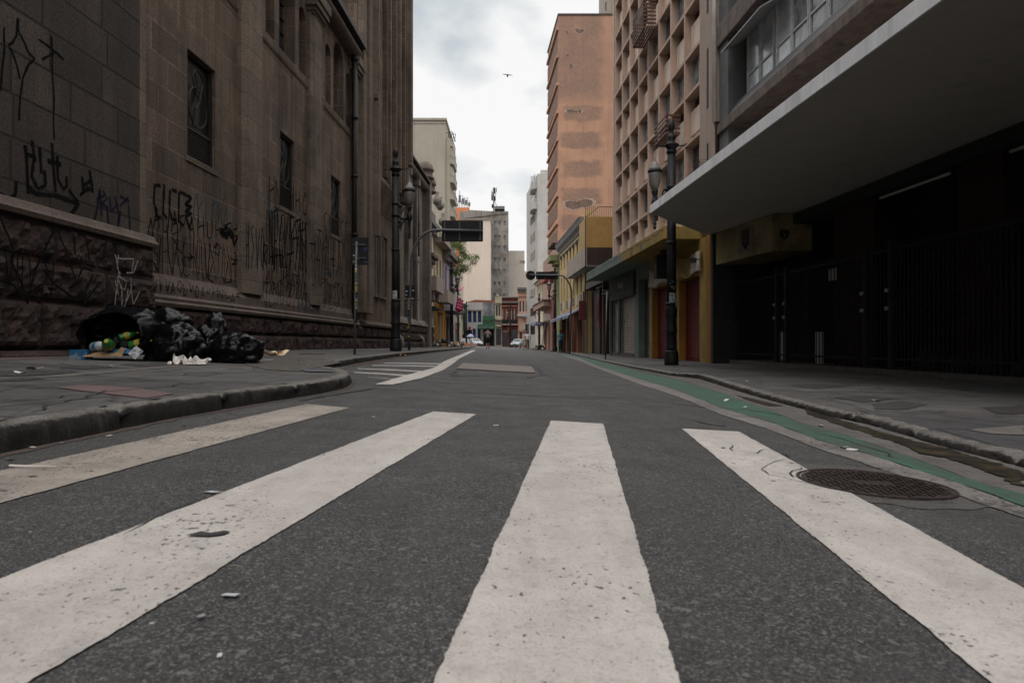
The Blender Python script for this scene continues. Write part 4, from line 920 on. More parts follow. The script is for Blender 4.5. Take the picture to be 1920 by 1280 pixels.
# --- dark brown shop bay beyond
BS = thing('brown_shop', 'dark brown shop front with red sign column between the green shop and the yellow building', 'shop', (*RW(41, 0, 0)[:2], -.1))
mb = MB(RW); mb.box(37.35, 44.0, -6, -.9, -.3, 5.2); mb.box(37.35, 44, -.9, .3, 3.9, 4.25); mb.build('wall', m_brn, BS)
shutter(RW, 37.6, 41.0, -.1, 3.5, -.85, m_shutd, BS)
mb = MB(RW); mb.box(41.2, 42.9, -.9, -.2, -.2, 3.85); mb.build('pier', m_brn, BS)
mb = MB(RW); mb.box(41.15, 41.199, -.8, -.3, 1.4, 3.6); mb.box(41.25, 42.8, -.199, -.18, 1.4, 3.6); mb.build('red_sign', mat('dull_red_sign', (.09, .014, .014), (.06, .01, .01), 4, .5), BS)
for s, n in ((43.3, .25), (44.6, .25), (37.9, .25)):
    mb = MB(RW); mb.box(s, s + .14, n - .1, n, -.2, 3.9); mb.build('post', mat('brown_post', (.12, .075, .055), (.08, .05, .04), 5, .6), BS)
mb = MB(RW); mb.box(44.05, 45.2, -1.2, -.4, -.2, 3.9); mb.build('side_box', m_black, BS)
mb = MB(RW); mb.box(43.1, 43.2, .3, .75, 2.0, 3.2); mb.build('projecting_sign', MATS['dull_red_sign'], BS)
mb = MB(RW); mb.tube([(39.2, .1, 3.78), (40.6, .1, 3.78)], .035, 8); mb.build('tube_lamp', m_white, BS)
# --- yellow house with balcony
m_yh = mat('yellow_render', (.48, .35, .17), (.41, .295, .14), 1.5, .85, .1, 30, streak=((.16, .11, .06), .35))
m_cor = mat('grey_cornice', (.20, .19, .185), (.15, .14, .135), 3, .8, streak=((.07, .06, .06), .5))
YH = thing('yellow_house', 'old yellow three-window-high house with green shutters and grey cornice', 'house', (*RW(52, 0, 0)[:2], -.2))
hw = []
for k in range(7): s = 46.6 + k * 1.72; hw += [(s, s + .62, 4.0, 6.0)]
hw2 = [(s0, s1, 6.6, 7.6) for s0, s1, _, _ in hw]
mb = MB(RW); wall_holes(mb, 45.3, 58.4, 2.9, 8.1, hw + hw2, .22, 6); mb.build('wall', m_yh, YH)
for i, (a, b, c, d) in enumerate(hw):
    mb = MB(RW); mb.box(a + .02, b - .02, -.15, -.11, c, c + 1.3); o = mb.build('shutter', mat('green_shutter_paint', (.055, .14, .095), (.04, .10, .07), 5, .6), YH)
    mb = MB(RW); mb.quad((a, -.2, c + 1.3), (b, -.2, c + 1.3), (b, -.2, d), (a, -.2, d)); mb.build('window', m_glass, YH)
    mb = MB(RW); mb.box(a, b, .0, .06, c - .75, c - .1); mb.build('parapet_panel', m_wban if i % 2 else m_cor, YH)
for a, b, c, d in hw2:
    mb = MB(RW); mb.quad((a, -.2, c), (b, -.2, c), (b, -.2, d), (a, -.2, d)); mb.build('window', m_glassg, YH)
    mb = MB(RW); mb.box(a - .15, b + .15, 0, .16, d + .08, d + .2); mb.box(a - .08, b + .08, 0, .1, d, d + .08); mb.build('hood_mould', m_cor, YH)
mb = MB(RW); mb.prism([(-.2, 8.1), (.06, 8.1), (.12, 8.3), (.30, 8.5), (.36, 8.75), (.42, 8.9), (-.2, 8.9)], 45.2, 58.5, 'a'); mb.build('cornice', m_cor, YH)
mb = MB(RW); mb.box(45.2, 58.5, -.5, .1, 8.9, 9.15); mb.build('parapet', m_yh, YH)
mb = MB(RW); mb.box(44.9, 45.25, -.5, .1, -.2, 9.3); mb.build('end_pier', m_yh, YH)
mb = MB(RW); mb.box(45.3, 58.4, -6, -.35, -.3, 2.9); mb.build('ground_floor', m_brn, YH)
m_gsh = mat('grey_shutter', (.15, .145, .14), (.10, .095, .09), 3, .6, streak=((.04, .04, .04), .5))
m_tp = mat('terracotta_pier', (.25, .105, .06), (.18, .08, .05), 4, .8)
for s in (46.2, 48.8, 51.6, 54.6): shutter(RW, s, s + 2.1, -.2, 2.6, -.3, m_gsh, YH, .12)
for s in (45.4, 48.35, 51.05, 53.8, 56.9): mb = MB(RW); mb.box(s, s + .38, -.4, .02, -.2, 2.9); mb.build('pier', m_tp if s > 48 else m_yh, YH)
m_bluaw = mat('faded_blue_canvas', (.12, .14, .21), (.20, .21, .25), 3, .8)
for s in (47.0, 51.0, 54.8):
    mb = MB(RW); mb.prism([(.02, 2.95), (.9, 2.45), (.9, 2.25), (.86, 2.25), (.86, 2.4), (.02, 2.85)], s, s + 3.2, 'a'); mb.build('awning', m_bluaw, YH)
# balcony bridging towards the grid building
BB = thing('balcony_extension', 'beige concrete balcony box with yellow ribbed wall above, joined to the yellow house', 'balcony', RW(45, -.5, 5.3))
m_bei = mat('beige_concrete', (.33, .28, .24), (.27, .23, .20), 2, .85, streak=((.12, .10, .09), .5)); m_soff = mat('pale_soffit', (.34, .34, .34), (.28, .28, .28), 2)
mb = MB(RW); mb.box(42.1, 50.3, .42, .5, 5.3, 6.45); mb.build('parapet', m_bei, BB); mb = MB(RW); mb.box(42.1, 50.3, -1.6, .42, 5.26, 5.36); mb.build('soffit', m_soff, BB)
mb = MB(RW)
for k in range(24): n = -1.6 + k * .084; mb.box(42.02, 42.1, n, n + .06, 5.36, 6.42)
mb.box(42.1, 42.14, -1.6, .42, 5.36, 6.42); mb.build('slatted_end', m_brn, BB)
m_ysh = mat('yellow_sheeting', (.37, .225, .075), (.31, .185, .06), 2, .6)
mb = MB(RW)
for k in range(16): n = -1.6 + k * .13; mb.box(42.3 - .03, 42.3, n, n + .075, 6.45, 8.35)
mb.box(42.3, 45.2, -1.65, .40, 6.45, 8.36); mb.build('ribbed_wall', m_ysh, BB)
mb = MB(RW)
for k in range(18): n = -1.6 + k * .12; mb.tube([(42.4, n, 8.3), (42.4, n, 9.05)], .012, 4)
mb.tube([(42.4, -1.6, 9.0), (42.4, -.4, 9.0), (42.4, .42, 8.35)], .02, 5); mb.tube([(42.0, .52, 2.0), (42.0, .52, 8.4)], .03, 6); mb.build('railing', m_iron, BB)
# --- near dark building: canopy, recess, columns, gates, office floors above
NB_ = thing('dark_office_building', 'dark grey office building with a deep white-edged canopy on the right', 'building', (*RW(12, -.6, 0)[:2], -.1))
m_can = mat('canopy_paint', (.50, .455, .41), (.44, .40, .36), .5, .8, streak=((.20, .18, .16), .3)); m_fas = mat('canopy_fascia_paint', (.84, .84, .85), (.72, .72, .74), 2.5, .6, streak=((.15, .15, .16), .35))
SF = 3.9
def RC(c, Y): return (c - .0586 * Y, Y)        # plan position from the street offset c
tip = RC(4.66, 17.75); back = (6.13, 21.3); near_f = RC(4.66, -6); near_b = RC(10.5, -6); bk2 = RC(10.5, 21.3)
mb = MB(); mb.prism([near_f, tip, back, bk2, near_b], SF, SF + .15, 'z'); mb.build('canopy', m_can, NB_)
mb = MB(); e1 = Vector(RC(4.66, -6)); e2 = Vector(tip); e3 = Vector(back)
n1 = Vector((-1, -.0586)) * .03
mb.prism([tuple(e1), tuple(e2), tuple(e2 + n1 + Vector((0, .03))), tuple(e1 + n1)], SF - .015, SF + .19, 'z')
d2 = (e3 - e2).normalized(); n2v = Vector((-d2.y, d2.x)) * .03
mb.prism([tuple(e2 + Vector((.001, .002))), tuple(e3), tuple(e3 + n2v), tuple(e2 + n2v + Vector((.001, .002)))], SF - .014, SF + .189, 'z'); mb.build('canopy_fascia', m_fas, NB_)
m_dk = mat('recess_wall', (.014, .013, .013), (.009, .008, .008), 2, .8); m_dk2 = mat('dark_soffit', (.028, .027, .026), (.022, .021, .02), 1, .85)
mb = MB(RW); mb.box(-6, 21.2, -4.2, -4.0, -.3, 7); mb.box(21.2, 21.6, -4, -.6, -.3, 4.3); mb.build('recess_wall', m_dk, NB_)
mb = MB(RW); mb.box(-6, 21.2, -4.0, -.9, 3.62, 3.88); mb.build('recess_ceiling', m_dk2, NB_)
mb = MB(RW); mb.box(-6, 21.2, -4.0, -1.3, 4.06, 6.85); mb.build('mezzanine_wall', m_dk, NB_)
m_col = mat('brown_stone_column', (.026, .014, .011), (.016, .010, .008), 3, .6, spec=.15)
for s0, s1, n in ((14.4, 16.0, -1.0), (10.9, 11.9, -1.0), (5.5, 6.6, -1.0), (18.0, 18.5, -1.4)):
    mb = MB(RW); mb.box(s0, s1, n - .8, n, -.3, 3.64); mb.build('column', m_col, NB_, bevel=.02)
for s0, s1 in ((16.05, 17.95), (11.95, 14.35), (6.65, 10.85), (18.55, 21.1), (0, 5.45)):
    shutter(RW, s0, s1, -.1, 3.62, -1.75, mat('black_shutter', (.018, .018, .019), (.010, .010, .010), 3, .6, spec=.15), NB_, .11)
mb = MB(RW); mb.box(-6, 21.2, -4.2, -.45, -.3, .0); mb.build('threshold', m_conc, NB_)
# upper floors
m_gr = mat('grey_granite', (.105, .105, .108), (.07, .07, .073), 2, .7, speck=((.03, .03, .03), 60, .5, .7, .7)); m_beam = mat('stained_beam', (.15, .115, .10), (.085, .068, .062), 3, .8, streak=((.04, .03, .03), .8))
m_wfr = mat('white_window_frame', (.50, .52, .54), (.36, .37, .39), 6, .5)
for fl in range(3):
    z = 6.9 + 3.0 * fl
    mb = MB(RW); mb.box(-6, 20.95, -1.6, .0, z - (.02 if fl == 0 else .35), z + .28); mb.build('floor_beam', m_beam, NB_, bevel=.02)
    mb = MB(RW); mb.prism([(-.06, z + .28), (-.10, z + .36), (-.42, z + .82), (-1.2, z + .82), (-1.2, z + .28)], -6, 20.2, 'a'); mb.build('sill_wall', m_gr, NB_)
    s = 19.75
    while s > 1 and fl < 2:
        a, b = s - .85, s; q = -.5
        o = MB(RW)
        for x in (a, b - .05): o.box(x, x + .05, q - .04, q + .04, z + .82, z + 2.6)
        for h in (.82, 1.32, 2.55): o.box(a + .05, b - .05, q - .035, q + .035, z + h, z + h + .05)
        o = o.build('window', m_wfr, NB_)
        k = int(s * 7) % 3
        p = MB(RW); p.quad((a, q, z + .84), (b, q, z + .84), (b, q, z + 2.58), (a, q, z + 2.58)); p = p.build('pane', [m_glassb, m_glassg, m_glassb][k], o); p.matrix_parent_inverse = Matrix()
        s -= .88 if int(s) % 3 else 1.0
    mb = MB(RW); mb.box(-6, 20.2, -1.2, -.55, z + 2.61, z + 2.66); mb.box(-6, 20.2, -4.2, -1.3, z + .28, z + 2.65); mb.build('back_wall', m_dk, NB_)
mb = MB(RW); mb.box(20.2, 20.9, -4, -.08, 4.0, 16); mb.build('end_pier', mat('grey_pier', (.11, .115, .115), (.08, .083, .083), 2, .8, .1, 40), NB_)
mb = MB(RW); mb.tube([(20.98, .05, 7.3), (20.98, .05, 16)], .07, 8); mb.build('white_pipe', m_white, NB_, smooth=True)
mb = MB(RW); mb.box(20.9, 21.25, -.5, .02, 3.9, 7.3); mb.build('brown_corner', m_col, NB_)
# open tilted window and broken blind
mb = MB(RW); mb.prism([(-.45, 9.35), (.25, 8.95), (.25, 8.98), (-.45, 9.42)], 17.2, 19.9, 'a'); mb.build('tilted_blind', m_alu, NB_)
mb = MB(RW); mb.box(-6, 21, -6, -4.2, -.3, 16); mb.build('body', m_gr, NB_)
# unlit tube lights under the canopy
for s0, s1, lab in ((12.3, 16.0, 'long unlit tube light under the canopy ceiling'), (8.6, 11.2, 'shorter unlit tube light nearer the camera under the canopy')):
    mb = MB(RW); mb.tube([(s0, -1.15, 3.58), (s1, -1.15, 3.58)], .03, 8); tag(mb.build('tube_light', mat('tube_glass', (.5, .5, .48), None, 3, .4)), lab, 'tube light', 'tube lights under the canopy')
# gold shop sign box with two shield emblems
SG = thing('gold_sign_box', 'dull gold box sign with a shield poster under the canopy', 'shop sign', (6.6, 19, 2.9))
pA, pB, pC, pD = (6.27, 21.0), (6.80, 17.85), (7.86, 17.85), (7.6, 21.0)
m_gs = mat('gold_sheet', (.30, .235, .12), (.16, .12, .055), 1.3, .35, .3, 3, lo=.4, hi=.6)
mb = MB(); mb.prism([pA, pB, pC, pD], 2.92, 3.88, 'z'); mb.build('box', m_gs, SG, bevel=.01)
dAB = (Vector(pA) - Vector(pB)).normalized(); nAB = Vector((-dAB.y, dAB.x)); 
def on_ab(t, z, o=.012): p = Vector(pB) + dAB * t + nAB * o; return (p.x, p.y, z)
def on_bc(x, z, o=.012): return (x, 17.85 - o, z)
def shield(fn, c, zc, w_, h, m, par, name, o=.012):
    P = [(-.5, .5), (-.25, .42), (0, .5), (.25, .42), (.5, .5), (.5, 0), (.4, -.25), (0, -.5), (-.4, -.25), (-.5, 0)]
    mb = MB(); mb.add([fn(c + x * w_, zc + y * h, o) for x, y in P], [tuple(range(len(P)))]); return mb.build(name, m, par)
m_pst = mat('poster_print', (.22, .20, .19), (.13, .10, .09), 6, .6)
m_shr = mat('shield_red', (.10, .022, .02), (.05, .012, .012), 6, .5)
mb = MB(); mb.add([on_ab(t, z) for t, z in ((.95, 3.05), (1.75, 3.05), (1.75, 3.78), (.95, 3.78))], [(0, 1, 2, 3)]); mb.build('poster', m_pst, SG)
shield(on_ab, 1.35, 3.42, .42, .6, m_black, SG, 'shield_emblem', .018); shield(on_ab, 1.35, 3.48, .34, .42, m_shr, SG, 'shield_emblem', .022)
shield(on_bc, 7.12, 3.35, .24, .27, m_black, SG, 'shield_emblem', .010); shield(on_bc, 7.12, 3.39, .20, .15, m_shr, SG, 'shield_emblem', .014)
text(SG, '2', (7.12, 17.83, 3.32), (math.pi / 2, 0, 0), .13, m_txt2)
# gates along the recess
m_bar = mat('painted_gate_bar', (.026, .023, .023), (.014, .012, .012), 5, .6, .2, 50, spec=.15)
GA = thing('security_fence', 'long black iron bar gates closing the dark shop recess on the right', 'gate', (*RW(13, -.6, 0)[:2], -.1))
posts = [20.95, 18.15, 17.6, 14.05, 13.2, 9.6, 5.6]
for i, s in enumerate(posts):
    mb = MB(RW); mb.box(s - .05, s + .05, -.68, -.58, -.2, 2.5); mb.build('post', m_bar, GA)
for i in range(len(posts) - 1):
    a, b = posts[i + 1] + .05, posts[i] - .05
    if b - a < .3: continue
    mb = MB(RW); k = int((b - a) / (.13 if a > 10 else .115))
    for j in range(1, k): s = a + (b - a) * j / k; mb.box(s - .009, s + .009, -.64, -.622, -.08, 2.42)
    for z in (.18, 2.3): mb.box(a, b, -.65, -.61, z, z + .04)
    mb.build('gate_leaf', m_bar, GA)
    for z in (1.15, 1.5):
        mb = MB(RW); mb.box(a - .04, a + .05, -.575, -.55, z, z + .07); mb.build('lock', m_alu, GA)
# pale notices hung behind the bars
for k, (px0, px1, py0, py1, lab) in enumerate([(1463, 1481, 622, 675, 'tall pale notice board low behind the bars, beside the gate post'), (1530, 1544, 622, 682, 'narrow pale notice board low behind the bars, in front of the brown column'), (1555, 1571, 503, 525, 'small white notice high on the brown column')]):
    n = -.8; s0, s1 = YR(px1, n), YR(px0, n); Ym = (s0 + s1) / 2
    mb = MB(RW); mb.box(s0, s1, n - .02, n, max(-.05, ZZ(py1, Ym)), ZZ(py0, Ym)); tag(mb.build('notice_board', m_white), lab, 'notice board')
# black plastic heap behind the nearest gate
# ================================================================== STREET LAMPS
def make_lamp(side, label, loc):      # side=+1: lantern towards +x
    t = thing('street_lamp', label, 'street lamp', loc, 'old cast-iron lamp posts along the street')
    B = lambda prof, c=(0, 0, 0), seg=24, **k: MB().lathe(c, prof, seg, **k)
    kw = dict(parent=t, local=True, smooth=True)
    B([(.20, 0), (.205, .06), (.20, .30), (.185, .34), (.19, .38), (.165, .42)], seg=12).build('base', m_iron, **kw)
    B([(.165, .42), (.155, .5), (.150, .9), (.17, .94), (.17, .98), (.155, 1.02), (.15, 1.3), (.165, 1.36), (.165, 1.62), (.145, 1.68)], seg=32, flute=.12, nf=10).build('pedestal', m_iron, **kw)
    B([(.135, 1.68), (.13, 2.8), (.118, 6.05)], seg=48, flute=.10, nf=16).build('pole', m_iron, **kw)
    for z, r in ((1.72, .165), (3.45, .145), (4.62, .145), (5.02, .14), (6.02, .145)): B([(r * .9, z - .05), (r, z - .02), (r, z + .02), (r * .9, z + .05)], seg=20).build('collar', m_iron, **kw)
    B([(.12, 6.05), (.13, 6.12), (.20, 6.18), (.21, 6.22), (.13, 6.25), (.09, 6.32), (.12, 6.40), (.115, 6.46), (.06, 6.52), (.05, 6.6), (.085, 6.66), (.10, 6.74), (.085, 6.84), (.03, 6.93), (.005, 6.96)], seg=18).build('finial', m_iron, **kw)
    mb = MB(); mb.tube([(-.40, 0, 6.24), (-.36, 0, 6.2), (.36, 0, 6.2), (.40, 0, 6.24)], .018, 8)
    for q in (-.4, .4): mb.lathe((q, 0, 6.24), [(.005, -.03), (.03, 0), (.005, .03)], 8)
    mb.build('ladder_bar', m_iron, **kw)
    k = side * .47; mb = MB()
    mb.tube([(side * .11, 0, 4.62), (side * .2, 0, 4.52), (side * .32, 0, 4.5), (k, 0, 4.62)], [.05, .045, .05, .06], 10)
    mb.tube([(side * .12, 0, 5.0), (side * .22, 0, 4.95), (side * .26, 0, 4.82), (side * .2, 0, 4.72), (side * .13, 0, 4.75)], .022, 8)
    mb.tube([(side * .11, 0, 4.25), (side * .2, 0, 4.3), (side * .26, 0, 4.42), (side * .33, 0, 4.5)], .03, 8)
    for z in (4.4, 4.95): mb.lathe((side * .14, 0, z), [(.01, -.06), (.06, -.02), (.06, .02), (.01, .06)], 10)
    mb.build('bracket', m_iron, **kw)
    B([(.01, 3.82), (.05, 3.88), (.02, 3.94), (.06, 3.99), (.025, 4.03), (.045, 4.3), (.055, 4.42), (.09, 4.48), (.105, 4.58), (.08, 4.68), (.05, 4.74), (.075, 4.84), (.10, 4.9), (.07, 4.96)], (k, 0, 0), 16).build('drop_stem', m_iron, **kw)
    g = B([(.075, 4.96), (.125, 5.06), (.165, 5.2), (.18, 5.36), (.182, 5.44)], (k, 0, 0), 20).build('lantern_bowl', mat('frosted_lantern_glass', (.16, .145, .135), (.12, .11, .10), 4, .35, spec=.5), **kw)
    c = B([(.20, 5.43), (.21, 5.47), (.20, 5.5)], (k, 0, 0), 20).build('lantern_rim', m_iron, **kw)
    c = B([(.19, 5.5), (.17, 5.56), (.12, 5.62), (.115, 5.66), (.08, 5.70), (.04, 5.74), (.03, 5.80), (.015, 5.86), (.003, 5.9)], (k, 0, 0), 20).build('lantern_cap', mat('grey_lantern_cap', (.20, .195, .19), (.13, .125, .12), 5, .5), **kw)
    return t
def gz(x, y, f): return (x, y, f(x, y))
lampL = make_lamp(1, 'tall black lamp post in front of the church tower, second-largest lamp post in view', gz(PX(742, 23.3), 23.3, zleft))
lampR = make_lamp(-1, 'largest black lamp post, standing before the yellow shop and passing behind the canopy edge', gz(PX(1259, 19.3), 19.3, zright))
dup(lampL, gz(PX(847, 55), 55, zleft), label='black lamp post beside the green street tree on the left pavement')
dup(lampR, gz(PX(1040.5, 56), 56, zright), label='black lamp post beside the man in the blue shirt')
dup(lampL, gz(PX(859, 84), 84, zleft), label='slim distant lamp post just right of the lamp post by the tree')
dup(lampR, gz(PX(1011, 85), 85, zright), label='distant lamp post in front of the cream house with the brown canopy')
dup(lampL, gz(PX(871, 116), 116, zleft), label='small far lamp post in front of the green house', rz=math.pi)
dup(lampR, gz(PX(957, 112), 112, zroad), label='far lamp post in front of the dark red house')
dup(lampR, gz(PX(874.5, 108), 108, zleft), rz=0, label='far lamp post at the left edge of the white and blue house')
# paper posters and stickers pasted on the two near posts
def sticker(par, cx, cz, w_, h, m, r=.152, ang=-math.pi / 2, name='paper_poster', lab=None):
    mb = MB(); vs = []
    for k in range(5):
        a = ang + (k / 4 - .5) * w_ / r
        for z in (cz - h / 2, cz + h / 2): vs.append((r * math.cos(a) * 1.0, r * math.sin(a), z))
    mb.add(vs, [(2 * k, 2 * k + 1, 2 * k + 3, 2 * k + 2) for k in range(4)]); return mb.build(name, m, par, local=True, label=lab)
m_paper = mat('pasted_paper', (.40, .40, .41), (.16, .16, .17), 14, .7, lo=.45, hi=.55)
m_pb, m_py, m_pg, m_pr = mat('blue_sticker', (.025, .04, .08), None, 30, .5), mat('yellow_sticker', (.4, .3, .03), None, 30, .5), mat('green_sticker', (.05, .16, .14), None, 30, .5), mat('red_sticker', (.22, .03, .025), None, 30, .5)
sticker(lampR, 0, 1.86, .2, .34, m_paper); sticker(lampR, 0, 1.72, .1, .2, m_paper, ang=-.9, r=.18, lab='loose paper scrap hanging off the post')
rr = random.Random(2)
for k in range(9): sticker(lampR, 0, 2.1 + rr.uniform(0, .3), .04, .04, rr.choice((m_pb, m_paper, m_pg, m_py)), ang=-math.pi / 2 + rr.uniform(-.9, .9), r=.147, name='sticker')
sticker(lampL, 0, 1.92, .17, .28, m_paper, ang=-math.pi / 2 - .1, r=.15)
# ================================================================== TRAFFIC SIGNS SEEN FROM BEHIND
m_pole = mat('galvanised_pole', (.105, .105, .11), (.07, .07, .072), 6, .5, metal=.2)
def rounded(w_, h, r, k=5):
    P = []
    for cx, cy, a0 in ((w_ / 2 - r, h / 2 - r, 0), (-w_ / 2 + r, h / 2 - r, 90), (-w_ / 2 + r, -h / 2 + r, 180), (w_ / 2 - r, -h / 2 + r, 270)):
        P += [(cx + r * math.cos(R_(a0 + 90 * i / k)), cy + r * math.sin(R_(a0 + 90 * i / k))) for i in range(k + 1)]
    return P
def plate(x, y, z, w_, h, par, name='sign_plate', r=.03, m=None):
    mb = MB(); mb.prism([(x + a, z + b) for a, b in rounded(w_, h, r)], y + .03, y + .036, 'b'); return mb.build(name, m or m_black, par)
x, y = PX(665, 16.4), 16.4; z = zleft(x, y)
t = thing('traffic_sign', 'black-backed sign plate on a sticker-covered grey pole by the church wall', 'traffic sign', (x, y, z), 'traffic signs seen from behind')
mb = MB(); mb.tube([(x, y, z), (x + .01, y, z + 1.3), (x + .045, y, 2.95)], .028, 10); mb.build('pole', m_pole, t, smooth=True)
plate(x + .11, y, 2.72, .43, .66, t)
for q in (2.88, 2.56): mb = MB(); mb.box(x - .04, x + .26, y + .005, y + .03, q - .012, q + .012); mb.build('bracket', m_pole, t)
for a, b, w_, h, m in ((-.05, 2.47, .10, .05, m_paper), (.22, 2.46, .11, .05, m_pb), (.0, 2.52, .11, .03, m_pr), (.2, 2.77, .10, .08, m_pb), (.0, 2.75, .05, .1, m_pg), (-.06, 2.62, .07, .03, m_paper)):
    mb = MB(); mb.box(x + .05 + a - w_ / 2, x + .05 + a + w_ / 2, y + .024, y + .029, b - h / 2, b + h / 2); mb.build('sticker', m, t)
rr = random.Random(4); q = 2.4
while q > 1.35:
    h = rr.uniform(.03, .09); mb = MB(); mb.tube([(x + .03, y, q - h), (x + .031, y, q)], .031, 10, False); mb.build('sticker', rr.choice((m_paper, m_pg, m_py, m_pb, m_paper)), t); q -= h + rr.uniform(.0, .05)
def gantry(px, Y, zf, pts, boards, label, extra=()):
    x = PX(px, Y); z = zf(x, Y); t = thing('overhead_sign', label, 'traffic sign', (x, Y, z), 'traffic signs seen from behind')
    P = [(x, Y, z)] + [(PX(a, Y), Y, ZZ(b, Y)) for a, b in pts]
    mb = MB(); mb.tube(P, .055, 10); mb.build('curved_pole', m_pole, t, smooth=True)
    for x0, x1, y0, y1 in boards:
        X0, X1, Z0, Z1 = PX(x0, Y), PX(x1, Y), ZZ(y1, Y), ZZ(y0, Y)
        plate((X0 + X1) / 2, Y + .06, (Z0 + Z1) / 2, X1 - X0, Z1 - Z0, t, 'sign_board', .04)
        for k in (.07, .43, .93):
            xx = X0 + (X1 - X0) * k; mb = MB(); mb.box(xx - .02, xx + .02, Y + .045, Y + .088, Z0 + .04, Z1 - .04); mb.build('mounting_rail', m_pole, t)
    return t, x, z
t, x, z = gantry(767, 26.5, zleft, [(769, 560), (772, 482), (776, 466), (785, 449), (796, 438), (808, 432.5), (824, 431), (904, 433)], [(828, 905.5, 412.5, 452.5)], 'large black sign board hung over the road on a curved grey arm, left side')
plate(PX(769, 26.5), 26.45, ZZ(549, 26.5), .40, .58, t, 'sign_plate')
for a, b in ((762, 553), (762, 560), (774, 560), (775, 545), (763, 546)):
    mb = MB(); mb.box(PX(a - 2, 26.5), PX(a + 2, 26.5), 26.4, 26.42, ZZ(b + 1.2, 26.5), ZZ(b - 1.2, 26.5)); mb.build('sticker', m_paper, t)
for k in range(14): q = .5 + k * .12; mb = MB(); mb.tube([(x + .002, 26.5, z + q), (x + .003, 26.5, z + q + .08)], .058, 10, False); mb.build('sticker', rr.choice((m_paper, m_pg, m_pb, m_py, m_pole)), t)
t, x, z = gantry(1068, 43, zright, [(1069.5, 600), (1072, 548), (1069, 535), (1063, 524), (1056, 517.5), (1050, 516), (993, 515.5)], [(1005, 1046, 509, 523.5)], 'flat black sign board with a round disc, over the right of the road')
mb = MB(); cX, cZ = PX(995, 43), ZZ(516, 43); mb.prism([(cX + .3 * math.cos(a * math.pi / 12), cZ + .3 * math.sin(a * math.pi / 12)) for a in range(24)], 43.09, 43.1, 'b'); mb.build('round_plate', m_black, t)
def roundsign(px, Y, pyc, r, zf, label, lean=0):
    x = PX(px, Y); z = zf(x, Y); t = thing('round_sign', label, 'traffic sign', (x, Y, z), 'traffic signs seen from behind'); zc = ZZ(pyc, Y)
    mb = MB(); mb.tube([(x, Y, z), (x + lean, Y, zc + .1)], .028, 8); mb.build('pole', m_pole if lean else m_irond, t, smooth=True)
    mb = MB(); mb.prism([(x + lean + r * math.cos(a * math.pi / 12), zc + r * math.sin(a * math.pi / 12)) for a in range(24)], Y + .03, Y + .038, 'b'); mb.build('round_plate', m_black, t)
    mb = MB(); mb.box(x + lean - r * 1.1, x + lean + .05, Y - .01, Y + .03, zc - .02, zc + .02); mb.build('bracket', m_pole, t)
roundsign(1135, 27, 551, .19, zright, 'small round black-backed sign on a thin pole in front of the green shop', .06)
roundsign(1014, 62, 608, .24, zright, 'small round black-backed sign on a leaning pole near the right kerb, far down the street', .42)
# small pedestrian traffic light far away
x, Y = PX(991, 95), 95; t = thing('traffic_light', 'pair of small black traffic light boxes above the man in the white shirt', 'traffic light', (x, Y, zright(x, Y)))
mb = MB(); mb.tube([(x, Y, zright(x, Y)), (x, Y, 3.3)], .05, 8); mb.build('pole', m_irond, t)
for dx in (-.45, .25): mb = MB(); mb.box(x + dx, x + dx + .36, Y - .2, Y, 2.3, 3.2); mb.build('signal_box', m_black, t, bevel=.03)

# ================================================================== BUILDINGS FARTHER DOWN
def block(name, label, cat, f, s0, s1, z0, z1, depth, m, wins=(), wm=None, d=.2, parts=(), wname='window', group=None):
    c = f((s0 + s1) / 2, 0, z0); t = thing(name, label, cat, tuple(c), group)
    mb = MB(f); wall_holes(mb, s0, s1, z0, z1, list(wins), d, depth); mb.build('wall', m, t)
    for q in wins:
        mb = MB(f); mb.quad((q[0], -d + .02, q[2]), (q[1], -d + .02, q[2]), (q[1], -d + .02, q[3]), (q[0], -d + .02, q[3]))
        mx_ = (q[0] + q[1]) / 2; mb.box(mx_ - .03, mx_ + .03, -d + .02, -d + .06, q[2], q[3]); mb.build(wname, wm or m_glass, t)
    for p in parts:       # (name, material, s0,s1,n0,n1,z0,z1)
        mb = MB(f); mb.box(*p[2:]); mb.build(p[0], p[1], t)
    return t
def pxrect(Y, rects): return [(PX(a, Y), PX(b, Y), ZZ(d, Y), ZZ(c, Y)) for a, b, c, d in rects]
m_org = mat('weathered_orange_render', (.46, .25, .165), (.34, .205, .145), .35, .85, .15, 15, streak=((.20, .12, .095), .55), lo=.42, hi=.6)
